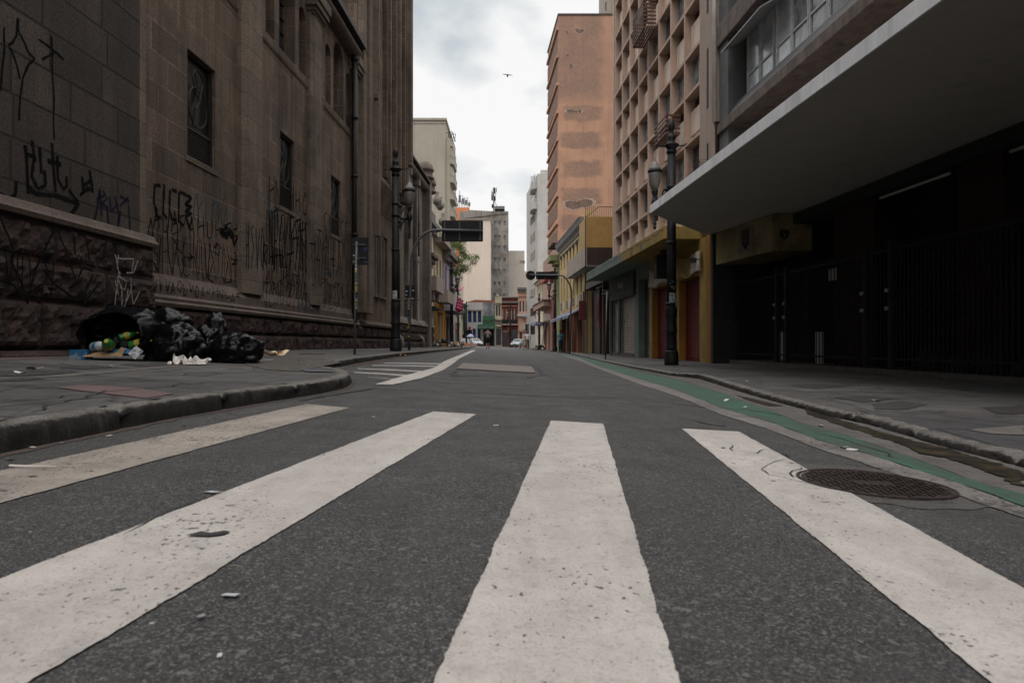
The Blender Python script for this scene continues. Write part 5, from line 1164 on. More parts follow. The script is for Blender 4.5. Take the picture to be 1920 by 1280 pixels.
def orange_wall():
    b = NB('banded_orange_render', .85, .2); p = b.N.new('ShaderNodeSeparateXYZ'); b.L.new(b.o, p.inputs[0])
    z = b.math('ADD', p.outputs[2], b.rng(b.noise(.5, 5, .7), .2, .8, -.45, .45)); fr = b.math('FRACT', b.math('DIVIDE', z, 5.36)); fr = b.math('ABSOLUTE', b.math('SUBTRACT', b.math('FRACT', b.math('DIVIDE', z, 2.68)), .5))
    x = b.math('ADD', p.outputs[0], b.rng(b.noise(.7, 5, .7), .2, .8, -.5, .5))
    m = b.math('MULTIPLY', b.rng(fr, .22, .32, 1, 0), b.math('MULTIPLY', b.rng(x, 4.7, 5.1, 0, 1), b.rng(x, 8.3, 9.0, 1, 0)))
    m = b.math('MAXIMUM', m, b.math('MULTIPLY', b.rng(p.outputs[2], 23.5, 24.5, 0, 1), b.rng(x, 8.4, 9.0, .9, .2)))
    m = b.math('MULTIPLY', m, b.rng(b.noise(.45, 6, .75), .25, .55, .35, 1))
    base = b.mix(b.rng(b.noise(.4, 7, .7), .38, .62), (.47, .27, .18), (.38, .22, .15))
    col = b.mix(m, base, b.mix(b.rng(b.noise(3, 7, .75), .35, .65), (.20, .130, .102), (.30, .185, .135)))
    col = b.mix(b.rng(b.noise(1.1, 7, .75, b.map(scale=(2.2, 2.2, .12))), .5, .75, 0, .45), col, (.20, .13, .105))
    v = b.wallvec(); n = b.N.new('ShaderNodeTexBrick'); n.inputs['Scale'].default_value = 1; n.inputs['Brick Width'].default_value = .4; n.inputs['Row Height'].default_value = .22; n.inputs['Mortar Size'].default_value = .02; b.L.new(v, n.inputs[0])
    col = b.mix(b.math('MULTIPLY', n.outputs[1], b.math('MULTIPLY', m, .35)), col, (.40, .27, .2))
    return b.end(col, b.bump(b.noise(4, 6, .7), .3, .05))
ORW = orange_wall()
m_orgd = mat('grimy_orange_panel', (.25, .155, .12), (.33, .185, .125), .9, .9, .1, 15, streak=((.16, .10, .08), .6))
m_scar = mat('bare_plaster_scar', (.115, .085, .07), (.19, .13, .10), 1.5, .9); m_scarl = mat('plaster_scar_rim', (.42, .32, .26), (.34, .25, .20), 2, .9)
# orange tower: blind side wall towards us, ledged face on the street
OT = thing('orange_tower', 'tall weathered orange apartment tower with peeled patches on its blind side wall', 'building', (6, 68, -.3))
YO = 66; x0 = PX(1047, YO)
mb = MB(); mb.prism([(x0, YO), (x0 + 9.5, YO), (x0 + 9.5, YO + 8.5), (x0 - .55, YO + 8.5)], -.5, 32.2); mb.build('wall', ORW, OT)
mb = MB(); mb.prism([(x0 - .06, YO - .06), (x0 + 9.5, YO - .06), (x0 + 9.5, YO + 8.6), (x0 - .65, YO + 8.6)], 32.2, 32.36); mb.build('parapet_cap', mat('sooty_cap', (.07, .055, .05), None, 2), OT)
zz = [ZZ(y, YO) for y in (104, 157, 208, 261, 312, 365, 417, 464)]
for i, z in enumerate([z for z in [30.9] + [28.25 - 2.68 * k for k in range(9)]]):
    mb = MB(); mb.prism([(x0 - .20, YO - .03), (x0 + .05, YO - .03), (x0 + .05, YO + 8.4), (x0 - .74, YO + 8.4)], z - .13, z + .13); mb.build('ledge', m_org, OT)
    mb = MB(); mb.prism([(x0 - .05, YO + .6), (x0 + .05, YO + .6), (x0 - .4, YO + 8.2), (x0 - .62, YO + 8.2)], z - 2.0, z - .6); mb.build('window_band', mat('brown_louvre', (.20, .115, .08), (.15, .09, .065), 3), OT)
def scar(pts):
    for m, o, g in ((m_scarl, .014, 1.0), (m_scar, .02, .82)):
        c = (sum(p[0] for p in pts) / len(pts), sum(p[1] for p in pts) / len(pts)); P = [((p[0] - c[0]) * g + c[0], (p[1] - c[1]) * g + c[1]) for p in pts]
        P = ragged([(PX(a, YO), ZZ(b, YO)) for a, b in P], .12, .05); mb = MB(); tri = tessellate_polygon([[Vector((p[0], p[1], 0)) for p in P]])
        mb.add([(p[0], YO - o, p[1]) for p in P], [tuple(q) for q in tri]); mb.build('peeled_patch', m, OT)
scar([(1076, 52), (1085, 55), (1097, 54), (1096, 60), (1088, 66), (1080, 62)]); scar([(1066, 122), (1071, 118), (1075, 123), (1073, 130), (1067, 129)]); scar([(1060, 57), (1065, 57), (1066, 63), (1061, 64)])
scar([(1058, 205), (1070, 204), (1085, 207), (1094, 206), (1092, 212), (1075, 212), (1060, 211)]); scar([(1054, 378), (1066, 375), (1080, 378), (1096, 371), (1112, 373), (1118, 378), (1113, 387), (1095, 390), (1072, 396), (1056, 389)]); scar([(1060, 101), (1066, 99), (1066, 106), (1060, 106)])
# pale block rising behind the orange tower, with the steel ladder
block('penthouse_block', 'pale stair block on the roof line between the orange tower and the grid facade', 'building', EW(72), PX(1132, 72), PX(1170, 72), 20, 40, 4, m_bei, pxrect(72, [(1135, 1137, 5, 22)]))
# white tower with rounded balconies, right
m_wc = mat('white_concrete', (.50, .475, .45), (.42, .40, .38), .6, .85, streak=((.28, .26, .25), .35))
WT = thing('white_balcony_tower', 'slim off-white tower with rounded balconies beside the orange tower', 'building', (5, 108, -.4)); YW = 105
mb = MB(); mb.prism([(PX(1008, YW), YW), (PX(1060, YW), YW), (PX(1060, YW), YW + 14), (PX(1008, YW) - 1.4, YW + 14)], -1, ZZ(326, YW)); mb.build('wall', m_wc, WT)
mb = MB(); mb.box(PX(1014, YW), PX(1060, YW), YW + .3, YW + 6, ZZ(326, YW), ZZ(318, YW)); mb.build('roof_block', m_wc, WT)
for zp in (352, 390, 422):
    z = ZZ(zp, YW) ; mb = MB(); mb.prism([(PX(1009, YW), YW + .6), (PX(1000, YW), YW + .5), (PX(995.5, YW), YW + 1.6), (PX(995, YW), YW + 5), (PX(1008, YW), YW + 6)], z - .0, z + 1.1)
    if zp < 420: mb.build('balcony', m_wc, WT)
    mb = MB(); mb.tube([(PX(1007, YW), YW + .6, z + 1.9), (PX(1000, YW), YW + .5, z + 1.9), (PX(995.5, YW), YW + 1.6, z + 1.9)], .04, 5)
    for xx in (1006, 1002, 998, 996): mb.tube([(PX(xx, YW), YW + .6, z + 1.1), (PX(xx, YW), YW + .6, z + 1.9)], .03, 4)
    if zp < 420: mb.build('railing', m_alu, WT)
for k in range(9): z = 2 + k * 3; mb = MB(); mb.prism([(PX(1008, YW) - .28, YW + 3), (PX(1008, YW) - .33, YW + 3), (PX(1008, YW) - .88, YW + 8.5), (PX(1008, YW) - .83, YW + 8.5)], z, z + 1.3); mb.build('window', m_glass, WT)
# beige tower with curved balconies, left
BT = thing('beige_tower', 'tall beige tower with a blind side wall and curved balconies above the church roof', 'building', (-12, 108, -.4)); YB = 105
m_bt = mat('beige_render', (.37, .335, .275), (.32, .29, .24), .3, .9, .1, 10, streak=((.17, .155, .125), .4))
mb = MB(); mb.box(PX(771, YB), PX(835, YB), YB, YB + 12, -1, ZZ(226, YB)); mb.box(PX(835, YB), PX(843, YB), YB + .4, YB + 12, -1, ZZ(258, YB)); mb.build('wall', m_bt, BT)
mb = MB(); mb.box(PX(770, YB), PX(837.5, YB), YB - .2, YB + 12.2, ZZ(226, YB), ZZ(222, YB)); mb.box(PX(771, YB) - .05, PX(836, YB), YB - .08, YB, ZZ(232, YB), ZZ(230, YB)); mb.build('cornice', m_bt, BT)
mb = MB(); mb.box(PX(752, YB), PX(771, YB) , YB + .6, YB + 10, -1, ZZ(232, YB)); mb.build('side_wing', m_wc, BT)
mb = MB(); mb.box(PX(757, YB), PX(770, YB), YB + .5, YB + .598, ZZ(246, YB), ZZ(238, YB)); mb.build('wing_window', m_glassb, BT)
for zp, w_ in ((272, 6), (290, 7), (305, 8.5), (325, 6), (340, 9), (372, 9), (404, 9)):
    z = ZZ(zp, YB); X0 = PX(842, YB); W_ = w_ * YB / F
    P = [(X0, YB + .5), (X0 + W_ * .6, YB + .6), (X0 + W_ * .95, YB + 1.1), (X0 + W_, YB + 2), (X0 + W_, YB + 6), (X0, YB + 6.5)]
    mb = MB(); mb.prism(P, z, z + 1.0); mb.build('balcony', m_bt, BT)
    mb = MB(); mb.prism([(X0 + (a - X0) * 1.06, b - .05 * (a > X0)) for a, b in P], z + 1.0, z + 1.15); mb.build('balcony_coping', m_bt, BT)
mb = MB()
for k in range(5): a = PX(838 + k * 3.2, YB); mb.tube([(a, YB + 1, ZZ(262, YB)), (a + .2, YB + 1, ZZ(243 + abs(k - 2) * 2, YB))], .05, 4)
mb.tube([(PX(836, YB), YB + 1, ZZ(246, YB)), (PX(846, YB), YB + 1, ZZ(243, YB)), (PX(853, YB), YB + 1, ZZ(262, YB))], .06, 4); mb.build('roof_frame', m_iron, BT)
# far background: orange gabled wall, antenna farm, cream blind wall, grimy tower, low beige block
YF = 165; m_og = mat('terracotta_wall', (.62, .22, .10), (.52, .20, .10), .3, .85)
t = thing('terracotta_building', 'orange-red blank wall with an antenna-covered roof behind the black sign board', 'building', (PX(860, YF), YF, -.5))
mb = MB(); mb.prism([(PX(835, YF), -1), (PX(879, YF), -1), (PX(879, YF), ZZ(389, YF)), (PX(836, YF), ZZ(389, YF))], YF, YF + 10, 'b'); mb.build('wall', m_og, t)
rr = random.Random(8)
m_ant = mat('antenna_grey', (.16, .165, .17), (.09, .09, .095), 4, .5)
for k in range(13):
    x = PX(843 + k * 3.0, YF); z0 = ZZ(390, YF); h = rr.uniform(1.5, 4.5); a = thing('antenna_mast', 'thin grey antenna mast in the cluster on the terracotta roof', 'antenna', (x, YF + 1.5, z0), 'antennas on the terracotta roof')
    mb = MB(); mb.tube([(x, YF + 1.5, z0), (x, YF + 1.5, z0 + h)], .07, 5); mb.build('mast', m_ant, a)
    if k % 2 == 0: mb = MB(); mb.box(x - .25, x + .3, YF + 1.2, YF + 1.5, z0 + h * .35, z0 + h * .75); mb.build('panel_antenna', m_ant, a)
Yc = 140
block('cream_blind_wall_building', 'plain cream blind-walled building behind the tree', 'building', EW(Yc), PX(862, Yc), PX(918.5, Yc), -1, ZZ(412, Yc), 8, mat('cream_render', (.68, .585, .49), (.62, .53, .445), .15, .85, streak=((.42, .35, .29), .35)),
      parts=[('roof_edge', m_bei, PX(861, Yc), PX(919, Yc), -8, .2, ZZ(412, Yc), ZZ(410, Yc))])
YG = 152; wr = []
for i, py in enumerate((414, 441, 460, 483, 505, 528, 550)):
    for j, px in enumerate((928.5, 936.5, 946.5)): wr.append((px - 2.2 - i * .12, px + 2.4 - i * .12, py, py + 8))
m_grime = mat('black_stained_render', (.27, .245, .215), (.13, .12, .11), .35, .9, .2, 8, streak=((.045, .042, .04), .85), lo=.42, hi=.62)
t = block('grimy_tower', 'soot-stained grey tower with three columns of small windows and a roof antenna', 'building', EW(YG), PX(862, YG), PX(953, YG), -1, ZZ(396, YG), 12, m_grime, pxrect(YG, wr), m_glassg, .3,
      parts=[('roof_hut', m_cor, PX(927, YG), PX(946, YG), -4, -.5, ZZ(396, YG) + .6, ZZ(385.5, YG)), ('hut_base', m_black, PX(928, YG), PX(945, YG), -3.5, -1, ZZ(396, YG), ZZ(396, YG) + .6)])
mb = MB(EW(YG)); mb.prism([(PX(865, YG), ZZ(405, YG)), (PX(880, YG), ZZ(394, YG)), (PX(953.4, YG), ZZ(398, YG)), (PX(953.4, YG), ZZ(400, YG)), (PX(865, YG), ZZ(410, YG))], .005, .2, 'b'); mb.build('parapet', m_grime, t)
for k in range(8): py = 420 + k * 22; mb = MB(EW(YG)); mb.box(PX(919.3, YG), PX(921.2, YG), .0, .12, ZZ(py + 11, YG), ZZ(py, YG)); mb.build('side_window', m_wfr, t)
an = thing('antenna_tower', 'dark lattice antenna on the corner of the soot-stained tower roof', 'antenna', (PX(925, YG), YG + 1, ZZ(396, YG)))
X = PX(925.5, YG); z0 = ZZ(397, YG); mb = MB(); mb.tube([(X, YG + 1, z0), (X, YG + 1, ZZ(350, YG))], .16, 6)
for dx, dz in ((.45, 0), (-.4, 0)): mb.tube([(X, YG + 1, z0 + 3.8), (X + dx, YG + 1, z0 + 3.8), (X + dx, YG + 1, z0 + 5.2)], .05, 4)
mb.tube([(X, YG + 1, z0 + 3), (X + 1.3, YG + 1, z0)], .06, 4); mb.build('mast', m_ant, an)
for a, b, w_, h in ((-.35, 2.7, .35, 1.2), (.3, 2.6, .3, 1.0), (.1, 4.2, .45, 1.3), (-.3, 1.0, .3, .8), (.55, 4.5, .2, 1.0), (-.35, 3.9, .25, .7)): mb = MB(); mb.box(X + a - w_ / 2, X + a + w_ / 2, YG + .6, YG + .95, z0 + b, z0 + b + h); mb.build('panel_antenna', m_iron, an)
Yb = 160
block('low_beige_building', 'low beige blank building right of the soot-stained tower', 'building', EW(Yb), PX(950, Yb), PX(983.5, Yb), -1, ZZ(470, Yb), 8, mat('pale_beige_render', (.55, .49, .43), (.47, .42, .37), .25, .85, streak=((.33, .29, .26), .5)),
      parts=[('lower_wing', MATS['pale_beige_render'], PX(983.5, Yb), PX(1006, Yb), -6, -.3, -1, ZZ(508, Yb)), ('roof_edge', m_bei, PX(975, Yb), PX(984.3, Yb), -3, .1, ZZ(492, Yb), ZZ(488, Yb))])
# ---- the row of old houses closing the view (facing us)
Y1 = 124
m_blu = mat('blue_paint', (.020, .055, .15), (.015, .04, .11), 3, .6); m_whh = mat('white_house_paint', (.56, .545, .56), (.50, .48, .49), 1, .8, streak=((.3, .29, .3), .35)); m_grh = mat('green_house_paint', (.050, .155, .075), (.04, .12, .06), 1.5, .7, streak=((.03, .06, .04), .5))
def pr(rects, Y=Y1): return pxrect(Y, rects)
gb = EW(Y1)
block('green_house', 'narrow green house left of the white and blue house', 'house', EW(Y1 - 2), PX(862, Y1), PX(874.5, Y1), -1, ZZ(570, Y1), 8, m_grh, pr([(866, 871, 586, 600)]), m_glassg, parts=[('shopfront', m_black, PX(862, Y1), PX(874, Y1), .0, .1, -1, ZZ(627, Y1)), ('box_sign', m_bei, PX(864, Y1), PX(873, Y1), .0, .4, ZZ(627, Y1), ZZ(620, Y1))])
t = block('white_blue_house', 'white house with tall blue shutters and blue doors at the end of the street', 'house', gb, PX(874.6, Y1), PX(905, Y1), -1, ZZ(567, Y1), 8, m_whh, pr([(877.5, 884, 583, 604), (887, 893, 583, 604), (896, 902.5, 583, 604), (886, 892, 616, 648), (895.5, 901, 616, 648)]), m_blu)
for pp in pr([(876, 903.5, 580.5, 582.5)]): mb = MB(gb); mb.box(pp[0], pp[1], 0, .25, pp[2], pp[3]); mb.build('window_head', m_bei, t)
for a, b in ((884.4, 886.6), (893.4, 895.6)): mb = MB(gb); mb.box(PX(a, Y1), PX(b, Y1), 0, .12, ZZ(605, Y1), ZZ(582.5, Y1)); mb.build('window_pier', m_wc, t)
mb = MB(gb); mb.box(PX(878.5, Y1), PX(883, Y1), .0, .3, ZZ(618, Y1), ZZ(612.5, Y1)); mb.build('red_sign', mat('orange_red_sign', (.45, .07, .03), None, 3), t)
mb = MB(gb); mb.box(PX(874.6, Y1), PX(885, Y1), -.0, .06, -1, ZZ(618.5, Y1)); mb.build('dark_shopfront', m_black, t)
mb = MB(gb); mb.prism([(PX(872, Y1), ZZ(567, Y1)), (PX(890, Y1), ZZ(561.5, Y1)), (PX(930, Y1), ZZ(563, Y1)), (PX(930, Y1), ZZ(567, Y1))], -6, -.5, 'b'); mb.build('tiled_roof', mat('clay_roof', (.30, .12, .07), None, 1), t)
t = block('grey_shop_house', 'peeling grey wall over a green shop sign and green awning', 'shop', gb, PX(905.1, Y1), PX(928, Y1), -1, ZZ(567, Y1), 8, mat('peeling_grey_wall', (.20, .20, .22), (.36, .36, .38), .8, .9, lo=.45, hi=.6, streak=((.05, .05, .055), .7)), pr([(907, 926, 617, 648)]), m_black, .6)
mb = MB(gb); mb.box(PX(905.3, Y1), PX(927, Y1), 0, .5, ZZ(612, Y1), ZZ(592, Y1)); mb.build('green_sign_board', m_grh, t)
text(t, 'AVIAM', tuple(gb(PX(916, Y1), .56, ZZ(601.5, Y1))), (math.pi / 2, 0, 0), .62, m_shr)
mb = MB(gb); mb.prism([(.5, ZZ(608, Y1)), (2.2, ZZ(616, Y1)), (2.2, ZZ(618, Y1)), (.5, ZZ(611, Y1))], PX(896, Y1), PX(927, Y1), 'a'); mb.build('awning', mat('green_awning', (.015, .06, .03), (.012, .04, .022), 3, .6), t)
m_cr = mat('cream_stucco', (.52, .46, .36), (.42, .37, .29), .8, .85, streak=((.15, .13, .10), .6))
t = block('ornate_cream_house', 'narrow ornate cream house with fluted columns left of the dark red house', 'house', gb, PX(928.1, Y1), PX(941, Y1), -1, ZZ(556, Y1), 8, m_cr, pr([(930, 933, 572, 592), (934.8, 937.5, 572, 592), (930, 940, 616, 647)]), m_glass, .3)
mb = MB(gb)
for a in (929, 934, 938.8): mb.lathe(gb(PX(a, Y1), .15, ZZ(594, Y1)), [(.14, 0), (.10, .1), (.09, 2.0), (.15, 2.15)], 8)
mb.build('column', m_cr, t)
for a, b, c, d, n in ((928, 942, 566, 568.5, .4), (928, 942, 594, 597, .5), (929, 941, 597, 600, .9), (931, 935, 551, 556, .1), (930, 940, 609, 612, .7)): mb = MB(gb); mb.box(PX(a, Y1), PX(b, Y1), 0, n, ZZ(d, Y1), ZZ(c, Y1)); mb.build('cornice', m_cr, t)
m_rd = mat('dark_red_paint', (.17, .042, .034), (.12, .032, .028), 1.5, .8, streak=((.05, .02, .02), .5)); m_sal = mat('salmon_paint', (.60, .36, .26), (.52, .31, .22), 1, .8, streak=((.2, .12, .09), .5))
t = block('dark_red_house', 'dark red house with a black iron balcony in the row closing the street', 'house', gb, PX(941.1, Y1), PX(971, Y1), -1, ZZ(557, Y1), 8, m_rd, pr([(944.5, 947.3, 581, 599), (950, 952.8, 581, 599), (960, 963, 581, 599), (966, 969, 581, 599), (942.5, 951, 617, 648), (955, 969.5, 617, 648)]), m_glass, .3)
for a, b, c, d, n, m in ((941, 972, 565, 568, .5, m_cor), (941, 972, 573, 574.2, .15, m_sal), (941, 972, 607, 609.5, .8, m_bei), (941, 972, 556, 558, .3, m_bei), (942, 953, 621, 622.2, .2, m_sal)): mb = MB(gb); mb.box(PX(a, Y1), PX(b, Y1), 0, n, ZZ(d, Y1), ZZ(c, Y1)); mb.build('cornice', m, t)
for a in (949, 958.8, 964.7, 942.8): mb = MB(gb); mb.box(PX(a - .5, Y1), PX(a + .5, Y1), 0, .1, ZZ(600, Y1), ZZ(579, Y1)); mb.build('pilaster', m_sal, t)
for a, b in ((941, 954), (957, 971)): mb = MB(gb); mb.box(PX(a, Y1), PX(b, Y1), .7, .76, ZZ(607, Y1), ZZ(599.5, Y1)); mb.build('iron_balcony', m_black, t)
mb = MB(gb); mb.box(PX(952, Y1), PX(954, Y1), .2, .7, ZZ(620.5, Y1), ZZ(613, Y1)); mb.build('projecting_sign', MATS['orange_red_sign'], t)
t = block('salmon_house', 'salmon pink house with four pale window piers and a dark ornate parapet', 'house', gb, PX(971.1, Y1), PX(999, Y1), -1, ZZ(549, Y1), 8, m_sal, pr([(974, 977, 564, 584), (980, 983, 564, 584), (985.8, 988.8, 564, 584), (991.5, 994.5, 564, 584), (974, 979, 623, 648), (984, 990, 622, 648)]), m_glass, .3)
for a, b, c, d, n, m in ((970, 1000, 539, 543, .6, m_cor), (970, 1000, 543, 549, .2, m_grime), (970, 1000, 553, 555, .3, m_sal), (970, 1000, 588, 593, .5, m_wc), (980, 1000, 593, 596, .8, m_cor), (972, 998, 620, 622, .2, m_cor)): mb = MB(gb); mb.box(PX(a, Y1), PX(b, Y1), -.2, n, ZZ(d, Y1), ZZ(c, Y1)); mb.build('cornice', m, t)
for a in (972.6, 978.5, 984.4, 990.2, 996): mb = MB(gb); mb.box(PX(a - 1, Y1), PX(a + 1, Y1), 0, .15, ZZ(587, Y1), ZZ(562, Y1)); mb.build('window_pier', mat('pale_pink_trim', (.58, .40, .33), None, 2), t)
mb = MB(gb); mb.box(PX(980, Y1), PX(987.5, Y1), 0, .15, ZZ(617, Y1), ZZ(606, Y1)); mb.build('square_sign', m_wban, t)
mb = MB(gb); mb.box(PX(984, Y1), PX(990, Y1), .02, .06, ZZ(648, Y1), ZZ(624, Y1)); mb.build('orange_door', m_tp, t)
# cream mansion at the right, angled along the street
m_crl = mat('pale_cream_stucco', (.62, .55, .44), (.52, .46, .37), .8, .85, streak=((.2, .17, .13), .5))
YM = 90; RM = lambda s, n, z: RW(s, n - 1.8, z); RP = lambda s, n, z: RW(s, n - .5, z)
wn = [(s, s + .9, 4.0, 6.6) for s in (84.5, 87.5, 90.5, 93.5)] + [(s, s + 1.1, -.5, 2.8) for s in (84.2, 87.2, 90.2, 93.2)]
t = block('cream_mansion', 'cream stucco house with a heavy stepped cornice between the salmon house and the brown canopy', 'house', RM, 77, 97, -1, 8.6, 8, m_crl, wn, m_glass, .3,
      parts=[('cornice', m_crl, 76.6, 97.4, -.5, .3, 8.6, 8.9), ('cornice', m_crl, 76.4, 97.6, -.5, .7, 8.9, 9.2), ('cornice', m_crl, 76.8, 97.2, -.5, .35, 9.2, 9.9), ('string_course', m_crl, 77, 97, 0, .3, 3.2, 3.5), ('shopfront_shade', m_black, 77.5, 83, .0, .2, -.8, 2.9)])  # shopfront_shade is a black slab painted as the shade of the shopfront
for s in (78, 80.5, 83.3, 86.3, 89.3, 92.3, 95.3): mb = MB(RM); mb.box(s, s + .4, 0, .2, -.8, 8.4); mb.build('pilaster', m_crl, t)
# near house with brown canopy, red sliver house
t = block('brown_canopy_house', 'plain beige-pink shop house with a projecting brown canopy', 'house', RP, 64.8, 76.8, -1, 9.6, 6, mat('dull_pink_render', (.34, .215, .165), (.28, .18, .14), .8, .85, streak=((.14, .1, .08), .4)), [(66, 68, -.5, 2.9), (69.5, 72, -.5, 2.9), (73, 76, -.5, 2.9)], m_black, .6,
      parts=[('canopy', MATS['dull_pink_render'], 65, 76, 0, 1.2, 4.1, 4.6), ('canopy_edge', m_scar, 64.9, 76.1, 0, 1.3, 4.6, 4.72), ('hanging_sign', m_wban, 64.6, 64.7, .2, 1.2, 2.7, 3.3), ('awning_strip', m_bluaw, 72, 77, .2, 1.3, 2.5, 2.8)])
t = block('red_sliver_house', 'narrow red house wall squeezed beside the yellow house', 'house', RW, 60.9, 64.6, -1, 4.8, 6, mat('brick_red_paint', (.24, .065, .05), (.18, .05, .04), 2, .8), [(61.5, 63.8, -.5, 2.8)], m_black, .5)
t = block('green_sliver_house', 'narrow olive green house with a red awning above the second right lamp post', 'house', RW, 58.6, 60.8, -1, 7.6, 6, mat('olive_render', (.20, .21, .10), (.15, .16, .08), 2, .85), [(59.2, 59.8, 4.2, 6.4)], m_glass, .3,
      parts=[('cornice', MATS['olive_render'], 58.5, 60.9, 0, .8, 7.6, 8.1), ('cornice', MATS['olive_render'], 58.55, 60.85, 0, .4, 7.3, 7.6), ('dark_roof', m_black, 58.6, 62, -1, .6, 9.0, 9.15)])
mb = MB(RW); mb.prism([(0, 7.0), (.5, 6.95), (.9, 6.6), (1.0, 6.1), (0, 6.1)], 61.0, 64.5, 'a'); mb.build('red_awning', mat('red_canvas', (.28, .02, .018), (.2, .018, .016), 3, .6), t)
# ---- left row beyond the church
def lrow(name, label, s0, s1, z1, m, wins, wm, parts, n=0):
    f = lambda s, nn_, z: LW(s, nn_ - .5 + n, z)
    return block(name, label, 'house', f, s0, s1, -1, z1, 5, m, wins, wm, .25, parts)
m_lil = mat('lilac_paint', (.40, .37, .45), (.34, .31, .38), 1, .8, streak=((.2, .18, .2), .5)); m_orr = mat('orange_yellow_paint', (.50, .24, .03), (.4, .2, .03), 2, .7)
t = lrow('ornate_white_house', 'old white stucco house with a carved stone balcony just past the church', 45.8, 50.4, 8.9, m_crl, [(46.6, 47.3, 4.6, 7.4), (48.6, 49.3, 4.6, 7.4), (46.4, 48.2, -.5, 3.0)], m_glassb,
     [('cornice', m_cor, 45.7, 50.5, -.5, .55, 8.7, 9.0), ('cornice', m_cor, 45.8, 50.4, -.5, .3, 8.4, 8.7), ('parapet', m_grime, 46.2, 50.2, -.5, .2, 9.0, 9.9), ('balcony', m_bei, 46.2, 49.8, 0, .85, 4.1, 5.1), ('balcony_bracket', m_bei, 46.6, 47.0, 0, .6, 3.5, 4.1), ('balcony_bracket', m_bei, 49.0, 49.4, 0, .6, 3.5, 4.1), ('dark_canopy', m_iron, 46.0, 50.3, 0, .8, 2.9, 3.02), ('pilaster', m_whh, 47.8, 48.2, 0, .2, 5.1, 8.3)])
for k in range(3): mb = MB(LW); mb.lathe(LW(46.7 + k * 1.5, .3, 9.9 if k < 2 else 9.0), [(.1, 0), (.3, .2), (.32, .5), (.12, .7), (.16, .9), (.02, 1.1)], 10); mb.build('roof_urn', m_grime, t, smooth=True)
t = lrow('yellow_cream_house', 'yellow-cream house with a curved stone balcony, second past the church', 50.5, 54.6, 8.2, mat('dull_cream_render', (.46, .39, .27), (.38, .32, .22), 1, .85, streak=((.18, .15, .11), .5)), [(51.3, 52.0, 4.5, 7.0), (53.0, 53.7, 4.5, 7.0), (51, 53.6, -.5, 2.9)], m_glass,
     [('cornice', m_bei, 50.4, 54.7, -.5, .7, 8.0, 8.4), ('balcony', m_bei, 50.9, 54.2, 0, .9, 3.6, 4.5), ('pier', m_orr, 50.6, 50.9, 0, .12, -.5, 2.9), ('pier', m_orr, 53.9, 54.3, 0, .12, -.5, 2.9), ('fascia', m_orr, 50.6, 54.5, 0, .2, 2.9, 3.5)], .1)
t = lrow('lilac_house', 'lilac house with pink decorations on its balcony, third past the church', 54.7, 59.6, 8.0, m_lil, [(55.5, 56.4, 4.4, 6.8), (58.0, 58.9, 4.4, 6.8), (55.6, 59.0, -.5, 2.8)], m_black,
     [('cornice', m_cor, 54.6, 59.7, -.5, .6, 7.6, 8.0), ('cornice', m_cor, 54.6, 59.7, -.5, .35, 7.2, 7.6), ('balcony_floor', m_tar, 54.8, 59.4, 0, .9, 3.0, 3.15), ('pier', m_orr, 54.8, 55.2, 0, .12, -.5, 2.9), ('pier', m_whh, 59.1, 59.5, 0, .12, -.5, 2.9), ('banner', m_whh, 55.2, 59.2, .75, .8, 3.3, 4.6)], .2)
for k in range(7): mb = MB(LW); c = LW(55.2 + k * .4, .75, 3.3 + .26 * (k % 4)); mb.lathe(c, [(.02, -.2), (.18, -.08), (.2, .06), (.1, .2), (.01, .24)], 8); mb.build('pink_decoration', mat('magenta_tinsel', (.35, .02, .09), (.2, .015, .05), 9, .5), t)
mb = MB(LW); mb.tube([(54.9, .3, 5.0), (55.6, .6, 4.8), (56.4, .9, 4.95), (57, 1.0, 5.2)], .08, 6); mb.build('pink_streamer', mat('pink_plastic', (.6, .2, .32), None, 4, .4), t)
block('cream_corner_house', 'cream corner house with many windows behind the left lamp posts', 'building', EW(116), PX(834, 116), PX(862.5, 116), -1, ZZ(500, 116), 8, m_crl, pxrect(116, [(a, a + 4, b, b + 10) for a in (839, 846, 853) for b in (515, 535, 563, 584)] + [(838, 845, 617, 650), (849, 858, 617, 650)]), m_glassg, .25,
      parts=[('string_course', m_cor, PX(834, 116), PX(862.6, 116), 0, .4, ZZ(609, 116), ZZ(605, 116)), ('red_sign', MATS['orange_red_sign'], PX(849, 116), PX(856, 116), .1, .4, ZZ(622, 116), ZZ(615, 116))])
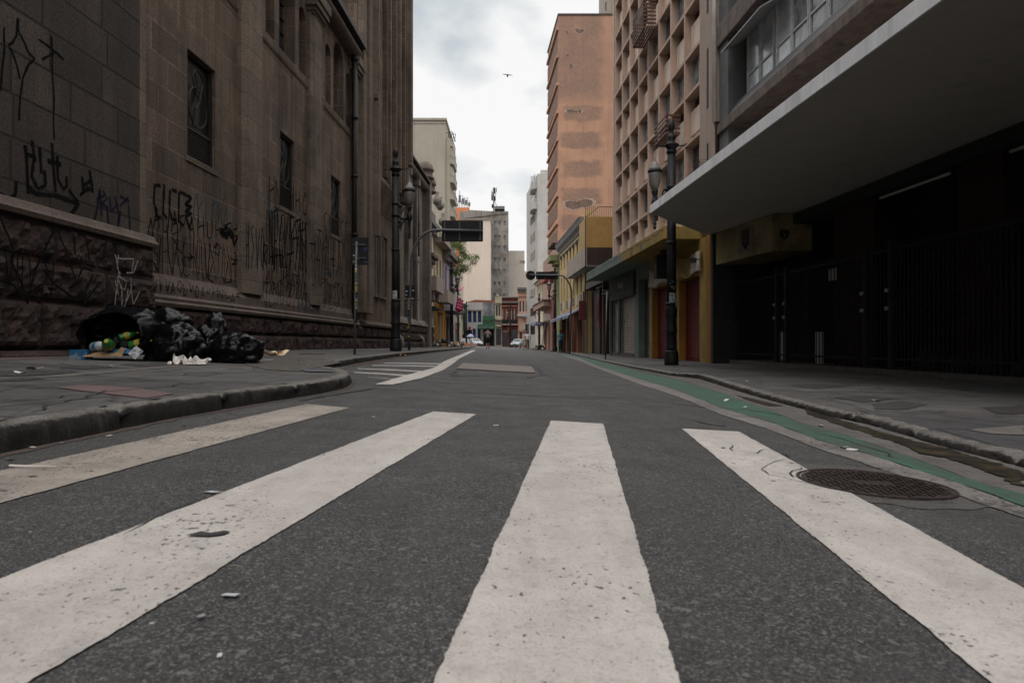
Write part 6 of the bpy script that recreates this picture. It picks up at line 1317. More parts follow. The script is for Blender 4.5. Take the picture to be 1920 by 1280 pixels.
# ================================================================== PEOPLE
def skin(name, verts, edges, rad, m, parent, sub=2):
    me = bpy.data.meshes.new(name); me.from_pydata(verts, edges, []); o = bpy.data.objects.new(name, me); COL.objects.link(o)
    sk = o.modifiers.new('s', 'SKIN'); me.skin_vertices.new() if not me.skin_vertices else None
    for i, r in enumerate(rad):
        d = me.skin_vertices[0].data[i]; d.radius = r if isinstance(r, tuple) else (r, r); d.use_root = (i == 0)
    sb = o.modifiers.new('u', 'SUBSURF'); sb.levels = sb.render_levels = sub
    dg = bpy.context.evaluated_depsgraph_get(); dg.update(); nm = bpy.data.meshes.new_from_object(o.evaluated_get(dg))
    bpy.data.objects.remove(o); nm.materials.clear(); nm.materials.append(m); o = bpy.data.objects.new(name, nm); COL.objects.link(o)
    for p in nm.polygons: p.use_smooth = True
    if parent: o.parent = parent
    return o
def person(label, loc, rz, hts, shirt, trous, skinm, short=False, sleeve=True, cap=None, arms=None, legs=None, hairm=None, sc=1.0):
    t = thing('person', label, 'person', loc, rz=rz); t.scale = (sc,) * 3
    a = arms or [((.27, -.02, 1.18), (.27, .10, .95)), ((-.27, .02, 1.18), (-.28, .04, .94))]
    l = legs or [((.10, .10, .52), (.10, .02, .09)), ((-.10, -.04, .50), (-.11, -.22, .14))]
    V = [(0, 0, .97), (0, 0, 1.12), (0, .01, 1.32), (0, 0, 1.46), (0, .01, 1.54), (0, .02, 1.62), (0, .02, 1.72)]; Rr = [(.15, .11), (.13, .095), (.155, .105), (.09, .07), .05, (.075, .09), (.07, .085)]; E = [(0, 1), (1, 2), (2, 3), (3, 4), (4, 5), (5, 6)]
    V += [(0, .115, 1.63)]; Rr += [.012]; E += [(5, len(V) - 1)]           # nose
    for sg in (1, -1): V += [(sg * .082, .01, 1.64)]; Rr += [.012]; E += [(5, len(V) - 1)]     # ears
    for k, sg in enumerate((1, -1)):
        s0 = len(V); el, wr = a[k]; d = (Vector(wr) - Vector(el)).normalized(); wv = Vector(wr)
        V += [(sg * .17, 0, 1.43), el, wr, tuple(wv + d * .07)]; Rr += [.055, .042, .027, (.022, .035)]; E += [(3, s0), (s0, s0 + 1), (s0 + 1, s0 + 2), (s0 + 2, s0 + 3)]
        for q in range(4):
            V += [tuple(wv + d * (.12 + .012 * (q in (1, 2))) + Vector((0, (q - 1.5) * .018, 0))), tuple(wv + d * (.155 + .014 * (q in (1, 2))) + Vector((-sg * .012, (q - 1.5) * .018, 0)))]; Rr += [.009, .008]; E += [(s0 + 3, len(V) - 2), (len(V) - 2, len(V) - 1)]
        V += [tuple(wv + d * .06 + Vector((0, .045, 0)))]; Rr += [.01]; E += [(s0 + 3, len(V) - 1)]
    for k, sg in enumerate((1, -1)):
        s0 = len(V); kn, an = l[k]; V += [(sg * .09, 0, .88), kn, an, (an[0], an[1] + .13, max(.035, an[2] - .06))]; Rr += [.085, .055, .04, (.045, .03)]; E += [(0, s0), (s0, s0 + 1), (s0 + 1, s0 + 2), (s0 + 2, s0 + 3)]
    skin('body', V, E, Rr, skinm, t)
    V = [(0, 0, .93), (0, 0, 1.12), (0, .01, 1.32), (0, 0, 1.45)]; Rr = [(.19, .14), (.165, .125), (.185, .13), (.12, .09)]; E = [(0, 1), (1, 2), (2, 3)]
    if sleeve:
        for k, sg in enumerate((1, -1)):
            s0 = len(V); el = a[k][0]; V += [(sg * .17, 0, 1.42), tuple(Vector((sg * .17, 0, 1.42)).lerp(Vector(el), .85))]; Rr += [.075, .065]; E += [(3, s0), (s0, s0 + 1)]
    skin('shirt', V, E, Rr, shirt, t)
    V = [(0, 0, .95), (0, 0, 1.03)]; Rr = [(.165, .13), (.15, .115)]; E = [(0, 1)]
    for k, sg in enumerate((1, -1)):
        s0 = len(V); kn, an = l[k]; V += [(sg * .095, 0, .84), kn]; Rr += [.105, .085]; E += [(0, s0), (s0, s0 + 1)]
        if not short: V += [(an[0], an[1], an[2] + .02)]; Rr += [.06]; E += [(s0 + 1, s0 + 2)]
    skin('shorts' if short else 'trousers', V, E, Rr, trous, t)
    for k in (0, 1):
        an = l[k][1]; mb = MB(); mb.tube([(an[0], an[1] - .05, an[2] - .045), (an[0], an[1] + .04, an[2] - .045), (an[0], an[1] + .16, an[2] - .06)], [.05, .052, .035], 10); mb.build('shoe', m_black, t, local=True, smooth=True)
    mb = MB(); c = (0, .01, 1.70)
    mb.lathe(c, [(.088, -.03), (.093, .02), (.085, .06), (.05, .095), (.01, .105)], 14)
    if cap: mb.prism([(-.06, .05), (.06, .05), (.05, .18), (-.05, .18)], 1.71, 1.725)
    mb.build('cap' if cap else 'hair', cap or hairm or mat('dark_hair', (.012, .010, .009), None, 8), t, local=True, smooth=True)
    return t
m_sk1 = mat('brown_skin', (.16, .085, .055), (.14, .075, .05), 5, .6); m_sk2 = mat('light_brown_skin', (.28, .165, .115), (.25, .145, .10), 5, .6)
x, y = PX(914.5, 57), 57
person('man jogging away in a grey sleeveless shirt and black shorts', (x, y, zroad(x, y)), 0, 1.75, mat('grey_tank_top', (.17, .175, .20), None, 6), mat('black_shorts', (.012, .012, .015), None, 6), m_sk2, True, False,
       arms=[((.30, -.05, 1.22), (.25, .18, 1.12)), ((-.32, -.03, 1.22), (-.33, .12, 1.06))], legs=[((.10, .06, .52), (.10, .02, .10)), ((-.09, .04, .50), (-.10, -.12, .12))])
x, y = PX(989, 63), 63
person('man walking towards us in a white shirt, khaki trousers and dark red cap', (x, y, zroad(x, y)), math.pi + .15, 1.75, mat('white_shirt', (.60, .60, .60), (.5, .5, .5), 6), mat('khaki_trousers', (.15, .115, .085), None, 6), m_sk1, cap=mat('dark_red_cap', (.16, .015, .02), None, 6),
       arms=[((.30, .0, 1.20), (.24, .16, 1.05)), ((-.28, .0, 1.20), (-.26, .08, .97))])
x, y = PX(1051, 54.5), 54.5
person('man in a light blue shirt and jeans walking on the right pavement', (x, y, zright(x, y) - .04), math.pi + .1, 1.75, mat('blue_shirt', (.13, .27, .34), (.10, .22, .28), 6), mat('blue_jeans', (.025, .045, .085), None, 6), m_sk1)
# handcart by the man in white
x, y = PX(978.5, 62), 62; z = zroad(x, y); t = thing('handcart', 'small low handcart beside the man in the white shirt', 'handcart', (x, y, z))
mb = MB(); mb.box(x - .2, x + .2, y - .3, y + .3, z + .32, z + .40); mb.tube([(x + .15, y + .3, z + .4), (x + .25, y + .55, z + .9)], .02, 6); mb.build('tray', m_tp, t)
for sx in (-.17, .17):
    for sy in (-.25, .25): mb = MB(); mb.tube([(x + sx, y + sy, z + .34), (x + sx, y + sy, z + .1)], .02, 6); mb.build('leg', m_black, t); mb = MB(); mb.tube([(x + sx - .02, y + sy, z + .07), (x + sx + .02, y + sy, z + .07)], .07, 10); mb.build('wheel', m_black, t)
# ================================================================== CARS
m_tyre = mat('tyre_rubber', (.012, .012, .012), None, 6, .8); m_chr = mat('wheel_rim', (.35, .35, .36), None, 6, .35, metal=.7)
def car(label, loc, rz, paint):
    t = thing('parked_car', label, 'car', loc, 'cars parked at the end of the street', rz)
    def loft(secs, zf_, name, m, bev=.04):     # secs: (y, zbottom, ztop, halfwidth bottom, halfwidth top)
        mb = MB(); n = len(secs); vs = []
        for y, z0, z1, w0, w1 in secs: vs += [(-w0, y, z0), (w0, y, z0), (w0, y, z0 + (z1 - z0) * .6), (w1, y, z1), (-w1, y, z1), (-w0, y, z0 + (z1 - z0) * .6)]
        fs = [(i * 6 + k, i * 6 + (k + 1) % 6, (i + 1) * 6 + (k + 1) % 6, (i + 1) * 6 + k) for i in range(n - 1) for k in range(6)] + [tuple(range(6)), tuple(range((n - 1) * 6, n * 6))]
        mb.add(vs, fs); return mb.build(name, m, t, local=True, bevel=bev, smooth=False)
    loft([(-2.05, .35, .62, .74, .70), (-1.98, .22, .72, .80, .76), (-1.0, .2, .92, .84, .78), (0, .2, .95, .85, .79), (1.2, .2, .96, .84, .78), (1.95, .24, .90, .80, .74), (2.0, .35, .8, .76, .7)], 0, 'body', paint)
    loft([(-1.05, .88, .93, .72, .70), (-.35, .9, 1.38, .74, .56), (.3, .9, 1.43, .75, .58), (1.1, .9, 1.38, .74, .56), (1.75, .88, .95, .70, .66)], 0, 'cabin', paint)
    for nm, P in (('windscreen', [(-.62, -.98, .95), (.62, -.98, .95), (.52, -.40, 1.34), (-.52, -.40, 1.34)]), ('rear_window', [(-.60, 1.70, .97), (.60, 1.70, .97), (.50, 1.16, 1.34), (-.50, 1.16, 1.34)])):
        mb = MB(); o = .02 if P[0][1] > 0 else -.02; mb.add([(a, b + o * 1.5, c + .015) for a, b, c in P], [(0, 1, 2, 3)]); mb.build(nm, m_glass, t, local=True)
    for sx in (-1, 1):
        mb = MB(); mb.add([(sx * .775, -.75, .97), (sx * .775, 1.35, .97), (sx * .62, 1.05, 1.33), (sx * .62, -.35, 1.33)], [(0, 1, 2, 3)]); mb.build('side_window', m_glass, t, local=True)
        mb = MB(); mb.lathe((sx * .58, -1.97, .62), [(.01, -.09), (.13, -.05), (.13, .05), (.01, .09)], 10, sy=.5); mb.build('headlight', m_white, t, local=True)
        mb = MB(); mb.box(sx * .80, sx * .97, -.82, -.72, .93, 1.05); mb.build('mirror', paint, t, local=True, bevel=.02)
        for y in (-1.28, 1.28):
            mb = MB(); mb.tube([(sx * .70, y, .30), (sx * .87, y, .30)], .30, 20); w_ = mb.build('wheel', m_tyre, t, local=True)
            mb = MB(); mb.tube([(sx * .865, y, .30), (sx * .885, y, .30)], .18, 16); mb.build('rim', m_chr, w_, local=True)
    mb = MB(); mb.box(-.78, .78, -2.10, -2.0, .28, .48); mb.build('bumper', m_irond, t, local=True, bevel=.02); mb = MB(); mb.box(-.25, .25, -2.07, -2.03, .52, .62); mb.build('grille', m_black, t, local=True)
    return t
m_silver = mat('silver_car_paint', (.42, .45, .48), (.38, .41, .44), 2, .25, metal=.3, spec=.6)
Yk = 112
for px, lab, rz, m in ((972.5, 'silver car facing us near the salmon house', -.32, m_silver), (871, 'pale silver car parked left, behind the fruit stall', .12, mat('pale_silver_paint', (.32, .36, .37), None, 2, .3, metal=.3)), (890.5, 'white car half hidden on the right of the fruit stall', .35, mat('white_car_paint', (.55, .57, .6), None, 2, .3))):
    x = PX(px, Yk); car(lab, (x, Yk, min(-.02, zroad(x, Yk)) if px > 900 else -.05), rz, m)
# fruit stall with umbrella
x, y = PX(882, 107), 107; z = -.02; t = thing('beach_umbrella', 'faded lilac-blue umbrella over the fruit stall', 'umbrella', (x, y, z)); mb = MB(); mb.tube([(x, y, z), (x, y, 2.0)], .03, 6); mb.build('pole', m_white, t)
mb = MB(); mb.lathe((x, y, 1.6), [(.62, -.05), (.6, 0), (.4, .25), (.15, .4), (.01, .45)], 8); mb.build('canopy', mat('lilac_canvas', (.30, .31, .42), None, 4, .8), t)
rr = random.Random(12)
fc = [mat('orange_fruit', (.5, .14, .03), None, 9, .5), mat('pink_crate', (.5, .16, .13), None, 9, .6), mat('green_fruit', (.08, .2, .03), None, 9, .5), mat('cardboard', (.30, .19, .11), (.22, .14, .08), 5, .85), m_paper]
for k in range(9):
    cx, cy = x - .75 + (k % 5) * .42, y - .5 - .2 * (k % 3); zc = z + .32 * (k // 5); m = fc[k % 5]
    c = thing('fruit_crate', 'small open crate heaped with fruit at the stall under the lilac umbrella', 'crate', (cx, cy, zc), 'fruit crates at the stall')
    mb = MB()
    for q in ((-.2, .2, -.15, -.13), (-.2, .2, .13, .15), (-.2, -.18, -.129, .129), (.18, .2, -.129, .129)): mb.box(cx + q[0], cx + q[1], cy + q[2], cy + q[3], zc + .02, zc + .27)
    mb.box(cx - .2, cx + .2, cy - .15, cy + .15, zc, zc + .019); mb.build('crate_box', fc[3] if k % 2 else fc[1], c)
    mb = MB()
    for j in range(12): mb.lathe((cx + rr.uniform(-.13, .13), cy + rr.uniform(-.09, .09), zc + .27 + rr.uniform(0, .05)), [(.005, -.045), (.04, -.02), (.045, 0), (.04, .02), (.005, .045)], 6)
    o = mb.build('fruit', m, c, smooth=True); o['kind'] = 'stuff'
# ================================================================== RUBBISH BAGS BY THE CHURCH WALL
m_bag = mat('black_plastic', (.003, .003, .0035), (.005, .005, .006), 5, .14, .2, 20, spec=.14)
def crumple(c, rx, ry, rz_, seed, amp=.18, lvl=5, squash=True, hole=None, f=2.0):
    bm = bmesh.new(); bmesh.ops.create_icosphere(bm, subdivisions=lvl, radius=1); C = Vector(c)
    for v in bm.verts:
        d = v.co.normalized(); o = Vector((seed * 3.7, seed * 1.3, seed))
        w_ = noise.noise_vector(d * 1.3 + o) * .35; p = d * f + o + w_
        q = noise.noise(d * 1.2 + o) * 1.0 + (abs(noise.noise(p * .9)) - .25) * 1.1 + (abs(noise.noise(p * 2.0)) - .2) * .55 + (abs(noise.noise(Vector((p.x * 3, p.y * 3, p.z * 7)))) - .2) * .10
        r = 1 + amp * q
        x, y, z = d.x * rx * r, d.y * ry * r, d.z * rz_ * r
        if squash and z < -rz_ * .55: z = -rz_ * .55 + (z + rz_ * .55) * .12; x *= 1.08; y *= 1.08
        v.co = Vector((x, y, z))
    if hole:
        hd = Vector(hole[0]).normalized(); dl = [f_ for f_ in bm.faces if sum((v.co for v in f_.verts), Vector()).normalized().dot(hd) > hole[1]]
        bmesh.ops.delete(bm, geom=dl, context='FACES')
    for v in bm.verts: v.co += C
    return bm
def bagobj(bm, name, m, parent=None, thick=0):
    me = bpy.data.meshes.new(name); bm.to_mesh(me); bm.free(); me.materials.append(m)
    for p in me.polygons: p.use_smooth = True
    o = bpy.data.objects.new(name, me); COL.objects.link(o)
    if thick: s_ = o.modifiers.new('t', 'SOLIDIFY'); s_.thickness = thick
    if parent: o.parent = parent; o.matrix_parent_inverse = Matrix.Translation(parent.location).inverted()
    return o
def bpos(px, pyb): x, y = G(px, pyb, zleft); return x, y, zleft(x, y)
grp = 'black rubbish bags by the church wall'
# A: open-mouthed bag
x, y, z = bpos(215, 676); y += .35; x -= .1
A = thing('rubbish_bag', 'torn-open black bag on the left of the heap, spilling bottles and cardboard', 'rubbish bag', (x, y, z), grp)
bagobj(crumple((x + .02, y, z + .30), .56, .40, .40, 3, .16, hole=((.0, -1, .02), .62)), 'bag_skin', m_bag, A, .006)
items = []
def item(name, label, cat, mb, m, grp_=None, **k): return tag(mb.build(name, m, **k), label, cat, grp_)
m_gb = mat('green_bottle_plastic', (.02, .12, .02), (.012, .08, .015), 4, .15, spec=.7); m_clr = mat('cloudy_clear_plastic', (.42, .44, .44), (.28, .30, .30), 9, .2, spec=.7); m_bx = mat('blue_carton', (.015, .10, .20), (.16, .21, .25), 7, .5, lo=.5, hi=.54); m_card = fc[3]; m_ylab = mat('yellow_label', (.30, .25, .02), None, 5, .5)
def bottle(cx, cy, cz, L_, r, ang, m, lab, el=.1):
    t = thing('plastic_bottle', lab, 'bottle', (cx, cy, cz), 'litter in the torn bag'); d = Vector((math.cos(ang) * math.cos(el), math.sin(ang) * math.cos(el), math.sin(el)))
    P = [Vector((cx, cy, cz)) + d * (L_ * k) for k in (0, .02, .08, .35, .6, .75, .88, .9, 1)]; R2 = [r * k for k in (.6, .9, 1, .92, 1, .8, .35, .3, .3)]
    mb = MB(); mb.tube(P, R2, 14); mb.build('bottle', m, t, smooth=True)
    mb = MB(); mb.tube([Vector((cx, cy, cz)) + d * (L_ * k) for k in (.3, .55)], r * 1.02, 14, False); mb.build('label', m_ylab if m is m_gb else m_bx, t, smooth=True)
    mb = MB(); mb.tube([Vector((cx, cy, cz)) + d * (L_ * k) for k in (.97, 1.06)], r * .36, 10); mb.build('cap', m_ylab, t)
yf = y - .27
bottle(x - .22, yf, z + .17, .24, .062, -.5, m_clr, 'clear crushed bottle at the left of the torn bag'); bottle(x + .00, yf - .02, z + .17, .22, .07, -1.2, m_gb, 'bright green bottle in the middle of the torn bag', .35)
bottle(x + .22, yf + .02, z + .19, .26, .055, .3, m_gb, 'green bottle lying at the right of the torn bag', .25); bottle(x + .05, yf + .1, z + .29, .22, .05, .5, m_gb, 'green bottle at the back of the torn bag', .3)
def crump_sheet(cx, cy, cz, w_, d_, seed, amp, K=10, tilt=.3, yaw=0, f=7):
    mb = MB(); vs = []
    for i in range(K + 1):
        for j in range(K + 1):
            a, b = (i / K - .5) * w_, (j / K - .5) * d_; q = noise.noise_vector(Vector((a * f, b * f, seed)))
            X, Y_ = a + q.x * amp, b * math.cos(tilt) + q.y * amp; vs.append((cx + X * math.cos(yaw) - Y_ * math.sin(yaw), cy + X * math.sin(yaw) + Y_ * math.cos(yaw), max(cz - .0, cz + b * math.sin(tilt) + abs(q.z) * amp * 2.2)))
    m_ = K + 1; mb.add(vs, [(i * m_ + j, (i + 1) * m_ + j, (i + 1) * m_ + j + 1, i * m_ + j + 1) for i in range(K) for j in range(K)]); return mb
def sheetobj(name, label, cat, mb, m, g=None, thick=.004):
    o = tag(mb.build(name, m), label, cat, g); s_ = o.modifiers.new('t', 'SOLIDIFY'); s_.thickness = thick; return o
mb = MB(); mb.box(x - .46, x - .24, yf - .10, yf + .02, z + .01, z + .14); item('carton', 'blue and white carton at the left lip of the torn bag', 'carton', mb, m_bx)
sheetobj('carton', 'flattened pale blue carton across the lip of the torn bag', 'carton', crump_sheet(x + .12, yf - .02, z + .09, .40, .12, 3, .02, 6, .9), m_bx)
sheetobj('cardboard_piece', 'crumpled brown cardboard at the bottom lip of the torn bag', 'cardboard', crump_sheet(x - .02, yf - .08, z + .05, .46, .18, 8, .06, 10, .5), m_card)
mb = MB(); mb.add([(x + .27, yf - .08, z + .09), (x + .38, yf - .12, z + .02), (x + .46, yf - .07, z + .12), (x + .35, yf - .04, z + .19)], [(0, 1, 2, 3)]); sheetobj('paper_square', 'white printed card standing at the right of the torn bag', 'paper', mb, m_paper)
# B, C, D
def bag(px, pyb, dy, w_, h, d_, seed, lab, hole=None, amp=.2, lvl=5, top=None):
    x, y, z = bpos(px, pyb); y += dy; t = thing('rubbish_bag', lab, 'rubbish bag', (x, y, z), grp)
    bagobj(crumple((x, y, z + h * .36), w_ / 2, d_ / 2, h * .62, seed, amp, lvl, hole=hole), 'bag_skin', m_bag, t, .006 if hole else 0)
    if top:
        bm = crumple((x + top[0], y + top[1], z + top[2]), top[3], top[3] * .8, top[4], seed + 7, .3, 4, False); bagobj(bm, 'bag_neck', m_bag, t)
    return x, y, z
bag(296, 679, .42, .78, .52, .66, 11, 'bulging black bag with a crumpled neck, second from the left in the heap', amp=.24, top=(-.12, .1, .52, .24, .20))
xc, yc, zc = bag(352, 678, .55, .62, .50, .6, 5, 'black bag with food wrappers in its mouth, third from the left', hole=((-.35, -1, .25), .74), amp=.22, top=(.12, .05, .42, .17, .24))
bag(416, 682, .45, .68, .42, .62, 17, 'flat black bag on the right of the heap with a fold across it', amp=.25, top=(-.05, .05, .33, .22, .1))
sheetobj('wrapper', 'stained food wrapper in the mouth of the third bag', 'wrapper', crump_sheet(xc - .12, yc - .27, zc + .22, .26, .14, 5, .05, 10, .4, .3), mat('stained_wrapper', (.42, .38, .28), (.35, .14, .04), 12, .6, lo=.5, hi=.62))
x, y, z = bpos(355, 684)
sheetobj('clear_plastic_bag', 'crumpled translucent bag with orange stains lying in front of the heap', 'plastic bag', crump_sheet(x, y, z + .012, .42, .26, 21, .05, 30, .25, f=19), mat('milky_plastic', (.46, .43, .40), (.38, .17, .07), 6, .3, spec=.6, lo=.56, hi=.68), thick=.002)
# framed board leaning on the wall
x, y, z = bpos(300, 664); y = 11.3; x = -6.0; t = thing('leaning_board', 'thin dark board with a tan wooden edge leaning on the church wall behind the bags', 'board', (x, y, z))
zb = zleft(x, y)
def bd(px, py, Yq): return (PX(px, Yq), Yq, ZZ(py, Yq))
a, b, c, d = bd(292, 625, 11.0), bd(316, 627, 10.9), bd(298, 585, 11.45), bd(284, 585, 11.5)
mb = MB(); mb.add([a, b, c, d] + [(p[0], p[1] + .02, p[2]) for p in (a, b, c, d)], [(0, 1, 2, 3), (4, 5, 6, 7), (0, 1, 5, 4), (1, 2, 6, 5), (2, 3, 7, 6), (3, 0, 4, 7)]); mb.build('panel', m_brn, t)
mb = MB(); mb.tube([b, c], .012, 6); mb.tube([c, d], .010, 6); mb.build('edge_strip', mat('tan_wood', (.30, .16, .08), None, 6), t)
# planks and flattened boxes right of the heap
x, y, z = bpos(478, 669); m_plk = mat('old_plank', (.13, .075, .05), (.08, .05, .035), 8, .8)
mb = MB(); mb.prism([(-.25, .02), (-.02, .16), (.28, .03), (.27, .0), (-.03, .12), (-.25, .0)], y, y + .25, 'b'); mb.v = [(a + x, b, c + z + .02) for a, b, c in mb.v]; item('flattened_box', 'propped brown cardboard flap right of the black bags', 'cardboard', mb, m_plk)
x, y, z = bpos(520, 667); sheetobj('plastic_wrapper', 'yellow, red and white plastic wrapper beside the cardboard flap', 'wrapper', crump_sheet(x, y, z + .01, .38, .2, 31, .08, 16, .2), mat('bright_wrapper', (.62, .55, .42), (.55, .30, .02), 9, .5, lo=.48, hi=.5, speck=((.45, .02, .02), 7, .55, .57, 1)), thick=.002)
for px, py, L_, rz_, nm, lab, m in ((585, 665, .55, .05, 'wood_strip', 'thin brown wooden strip on the pavement before the sign pole', m_plk), (490, 676, .36, -.03, 'plastic_strip', 'pale thin strip at the edge of the rubble by the bags', m_clr)):
    x, y, z = bpos(px, py); mb = MB(); mb.box(x - L_ / 2, x + L_ / 2, y - .025, y + .025, z + .008, z + .024); item(nm, lab, 'strip', mb, m)
# ================================================================== LITTER
def scrap(px, py, s_, lab, m, seed, zf=zroad, name='paper_scrap', g='litter scraps', asp=.6, amp=.25):
    x, y = G(px, py, zf); o = sheetobj(name, lab, 'litter', crump_sheet(x, y, zf(x, y) + .004, s_, s_ * asp, seed, s_ * amp, 5, .05, seed), m, g, .0015); return o
m_blk = mat('black_rag', (.020, .021, .024), (.03, .03, .032), 9, .6)
x, y = G(392, 1006); P = ragged([(x + a, y + b) for a, b in ((-.045, -.02), (-.03, .015), (.0, .008), (.025, .03), (.045, .028), (.035, -.002), (.01, -.022))], .01, .003)
mb = MB(); tri = tessellate_polygon([[Vector((p[0], p[1], 0)) for p in P]]); mb.add([(p[0], p[1], zroad(*p) + .0085) for p in P], [tuple(q) for q in tri]); tag(mb.build('black_scrap', m_blk), 'black scrap stuck flat on the second crosswalk stripe', 'litter')
scrap(432, 1119, .030, 'white crumb with an orange tint on the asphalt between the left and middle stripes', m_paper, 3); scrap(375, 1161, .014, 'small white crumb below and left of the tinted one', m_paper, 4); scrap(412, 1232, .012, 'white speck nearest the bottom of the picture', m_white, 5)
scrap(399, 925, .05, 'flat pale leaf-like scrap just left of the second stripe', m_paper, 6, asp=.4, amp=.1)
x, y = G(50, 880); mb = MB(); mb.tube([(x - .06, y - .0, zroad(x, y) + .014), (x, y, zroad(x, y) + .012), (x + .10, y + .01, zroad(x, y) + .010)], [.005, .004, .002], 6); tag(mb.build('white_feather', m_wban), 'white quill-like stick lying on the leftmost stripe', 'litter')
for i, (px, py, q) in enumerate([(95, 876, .03), (260, 861, .022), (170, 885, .02), (345, 800, .03), (405, 785, .02), (60, 895, .03)]): scrap(px, py, q, 'small dark fleck stuck on the leftmost stripe', m_blk, 10 + i, name='dark_scrap', g='dark flecks on the leftmost stripe', amp=.05)
for i, (px, py, q) in enumerate([(1356, 841, .03), (1374, 869, .02), (1449, 903, .02), (1385, 912, .012)]): scrap(px, py, q, 'small dark fleck on the stripe beside the manhole cover', m_blk, 20 + i, name='dark_scrap', g='dark flecks on the right stripe', amp=.05)
rr = random.Random(6)
for i, (px, py) in enumerate([(20, 862), (60, 840), (115, 832), (205, 818), (430, 776), (480, 773), (545, 747), (590, 738), (645, 728), (700, 783), (720, 770), (930, 799)]): scrap(px, py, rr.uniform(.015, .04), 'tiny pale scrap near the left kerb', rr.choice((m_paper, m_white, m_lt)), 30 + i, g='tiny scraps near the left kerb')
for i, (px, py) in enumerate([(1377, 755), (1396, 763), (1452, 768), (1445, 766), (1362, 752), (1585, 842), (1600, 845), (1683, 835), (1540, 800), (1552, 776), (1655, 803), (1700, 823)]): scrap(px, py, rr.uniform(.02, .07), 'pale scrap near the right gutter', rr.choice((m_paper, m_white, m_lt)), 50 + i, g='scraps near the right gutter')
for i, (px, py) in enumerate([(70, 692), (60, 693), (210, 689), (36, 700), (345, 703), (415, 694), (480, 690), (710, 655), (560, 676), (530, 683)]): scrap(px, py, rr.uniform(.03, .1), 'pale scrap on the left pavement', rr.choice((m_paper, m_white, m_card)), 70 + i, zleft, g='scraps on the left pavement')
for i, (px, py) in enumerate([(1525, 695), (1540, 694), (1550, 698), (1480, 690), (1590, 703), (1650, 728), (1400, 715), (1340, 708), (1555, 745), (1640, 752)]): scrap(px, py, rr.uniform(.03, .09), 'pale scrap on the right pavement', rr.choice((m_paper, m_white, m_lt)), 90 + i, zright, g='scraps on the right pavement')
scrap(749, 668, .35, 'flattened brown carton at the left kerb past the church lamp post', m_card, 111, name='flat_carton', g=None)
# far rubbish heaps
def heap(px, py, Yq, w_, h, n, lab, zf, mats_, seed):
    r = random.Random(seed); x = PX(px, Yq); z = zf(x, Yq); t = thing('rubbish_heap', lab, 'rubbish heap', (x, Yq, z))
    for k in range(n):
        bm = crumple((x + r.uniform(-.5, .5) * w_, Yq + r.uniform(-.3, .3), z + r.uniform(.05, h * .6)), r.uniform(.1, .28), .2, r.uniform(.08, .22), seed + k, .4, 3); bagobj(bm, 'rubbish_piece', r.choice(mats_), t)
heap(856, 650, 53, 1.1, .5, 11, 'low heap of pale and yellow rubbish beside the lamp post by the tree', zleft, [m_paper, m_card, m_wban, m_gs], 60)
heap(828, 648, 50, .6, .8, 7, 'heap of pale rubbish against the lilac house', zleft, [m_white, m_clr, m_lt, m_bag], 90)
heap(1012, 652, 64, 1.0, .7, 10, 'heap of yellowish rubbish sacks at the foot of the leaning sign pole', zright, [m_ysh, m_lt, m_card, m_bag], 120)
x0_, n_ = 9.3, -1.2
t = thing('rubbish_heap', 'crumpled dark plastic sheeting heaped behind the nearest gate bars', 'plastic sheeting', (*RW(10.8, -1.2, 0)[:2], -.05))
for k in range(6): c = RW(8.9 + k * .75, -1.3, .05 + .06 * (k % 2)); bagobj(crumple(c, .5, .3, .22 + .06 * (k % 3), 40 + k, .3, 4), 'plastic_sheet', mat('dusty_black_plastic', (.012, .012, .013), (.02, .02, .022), 6, .55), t)
# ================================================================== STREET TREE
TX, TY = PX(842, 60), 60; t = thing('street_tree', 'leafy green street tree behind the black sign board on the left', 'tree', (TX, TY, zleft(TX, TY)))
z = zleft(TX, TY); br = [((0, 0, 0), (.1, 0, 2.5), .16, .12), ((.1, 0, 2.5), (.25, 0, 4.6), .12, .09), ((.25, 0, 4.6), (1.0, 0, 6.5), .07, .04), ((.25, 0, 4.6), (-.4, .3, 6.8), .07, .04), ((.25, 0, 4.6), (.3, -.3, 7.6), .07, .03), ((1.0, 0, 6.5), (2.0, -.2, 7.4), .04, .015), ((1.0, 0, 6.5), (1.1, .2, 8.0), .04, .015), ((-.4, .3, 6.8), (-.6, .2, 8.6), .04, .015), ((.3, -.3, 7.6), (.5, 0, 9.2), .03, .01)]
mb = MB()
for a, b, r0, r1 in br: mb.tube([(TX + a[0], TY + a[1], z + a[2]), (TX + (a[0] + b[0]) / 2 + .06, TY + (a[1] + b[1]) / 2, z + (a[2] + b[2]) / 2), (TX + b[0], TY + b[1], z + b[2])], [r0, (r0 + r1) / 2, r1], 8)
mb.build('trunk', mat('tree_bark', (.06, .045, .035), None, 10, .9), t, smooth=True)
rr = random.Random(21); mb = MB(); clumps = []
def C_(px, py): return (PX(px, TY) - TX, rr.uniform(-.9, .9), ZZ(py, TY) - z)
for px, py, n in [(832, 440, 3), (836, 470, 4), (845, 462, 5), (858, 460, 5), (868, 468, 4), (872, 480, 4), (850, 485, 5), (838, 495, 4), (862, 495, 4), (876, 494, 2), (884, 488, 2), (890, 484, 2), (852, 508, 4), (866, 510, 3), (842, 520, 3), (832, 525, 3), (858, 522, 2), (874, 502, 2), (834, 455, 4), (848, 446, 4), (866, 455, 3)]:
    for _ in range(n): c = C_(px + rr.uniform(-5, 5), py + rr.uniform(-6, 6)); clumps.append(c)
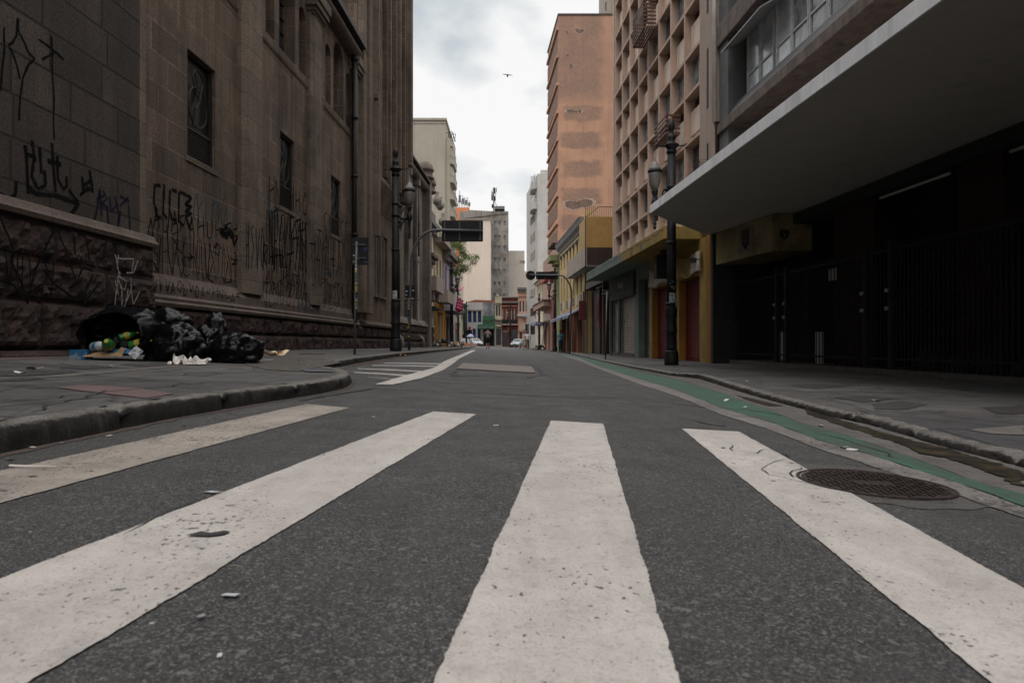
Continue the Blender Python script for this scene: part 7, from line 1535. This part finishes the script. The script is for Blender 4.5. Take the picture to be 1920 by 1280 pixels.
for c in clumps:
    R0 = rr.uniform(.26, .5)
    for _ in range(150):
        d = Vector((rr.gauss(0, 1), rr.gauss(0, 1), rr.gauss(0, .7))); d = d.normalized() * R0 * rr.uniform(.3, 1.25); p = Vector((TX + c[0], TY + c[1], z + c[2])) + d
        a = Vector((rr.gauss(0, 1), rr.gauss(0, 1), rr.gauss(0, .5))).normalized(); b = a.cross(Vector((rr.random(), rr.random(), rr.random()))).normalized(); l_, w_ = rr.uniform(.04, .075), rr.uniform(.018, .035)
        mb.add([p - a * l_, p + b * w_, p + a * l_, p - b * w_], [(0, 1, 2, 3)])
lf = mat('leaf_green', (.15, .21, .05), (.065, .115, .03), 2.2, .6, lo=.42, hi=.58); mb.build('crown', lf, t)
# weeds growing on the roofs of the left row
x, y = PX(826, 52), 53
# ================================================================== BIRD
bx, by, bz = PX(951.5, 70), 70, ZZ(141.5, 70)
t = thing('bird', 'dark bird gliding high in the white sky', 'bird', (bx, by, bz)); m_bird = mat('dark_feathers', (.012, .012, .014), (.03, .028, .03), 9, .8)
mb = MB(); mb.tube([(bx, by - .3, bz - .02), (bx, by - .22, bz), (bx, by - .05, bz - .03), (bx, by + .15, bz - .02), (bx, by + .34, bz + .01)], [.015, .045, .085, .06, .02], 10); mb.prism([(bx - .05, by + .3), (bx + .05, by + .3), (bx + .09, by + .48), (bx - .09, by + .48)], bz - .005, bz + .012); mb.build('body', m_bird, t, smooth=True)
for sg, pts in ((-1, [(0, 0, 0), (.16, -.04, .09), (.33, .0, .10), (.54, .10, .17)]), (1, [(0, 0, 0), (.14, -.04, .05), (.30, .0, .03), (.56, .10, .0)])):
    vs = []; n = len(pts)
    for k, (a, b, c) in enumerate(pts): w_ = (.22, .24, .2, .05)[k]; vs += [(bx + sg * a, by + b - w_ * .4, bz + c), (bx + sg * a, by + b + w_ * .6, bz + c), (bx + sg * a, by + b, bz + c + .03 - k * .006)]
    mb = MB(); mb.add(vs, [(3 * k + i, 3 * k + (i + 1) % 3, 3 * k + 3 + (i + 1) % 3, 3 * k + 3 + i) for k in range(n - 1) for i in range(3)] + [(0, 1, 2), (3 * n - 3, 3 * n - 2, 3 * n - 1)]); mb.build('wing', m_bird, t)
# cables strung across far street and a rooftop ladder
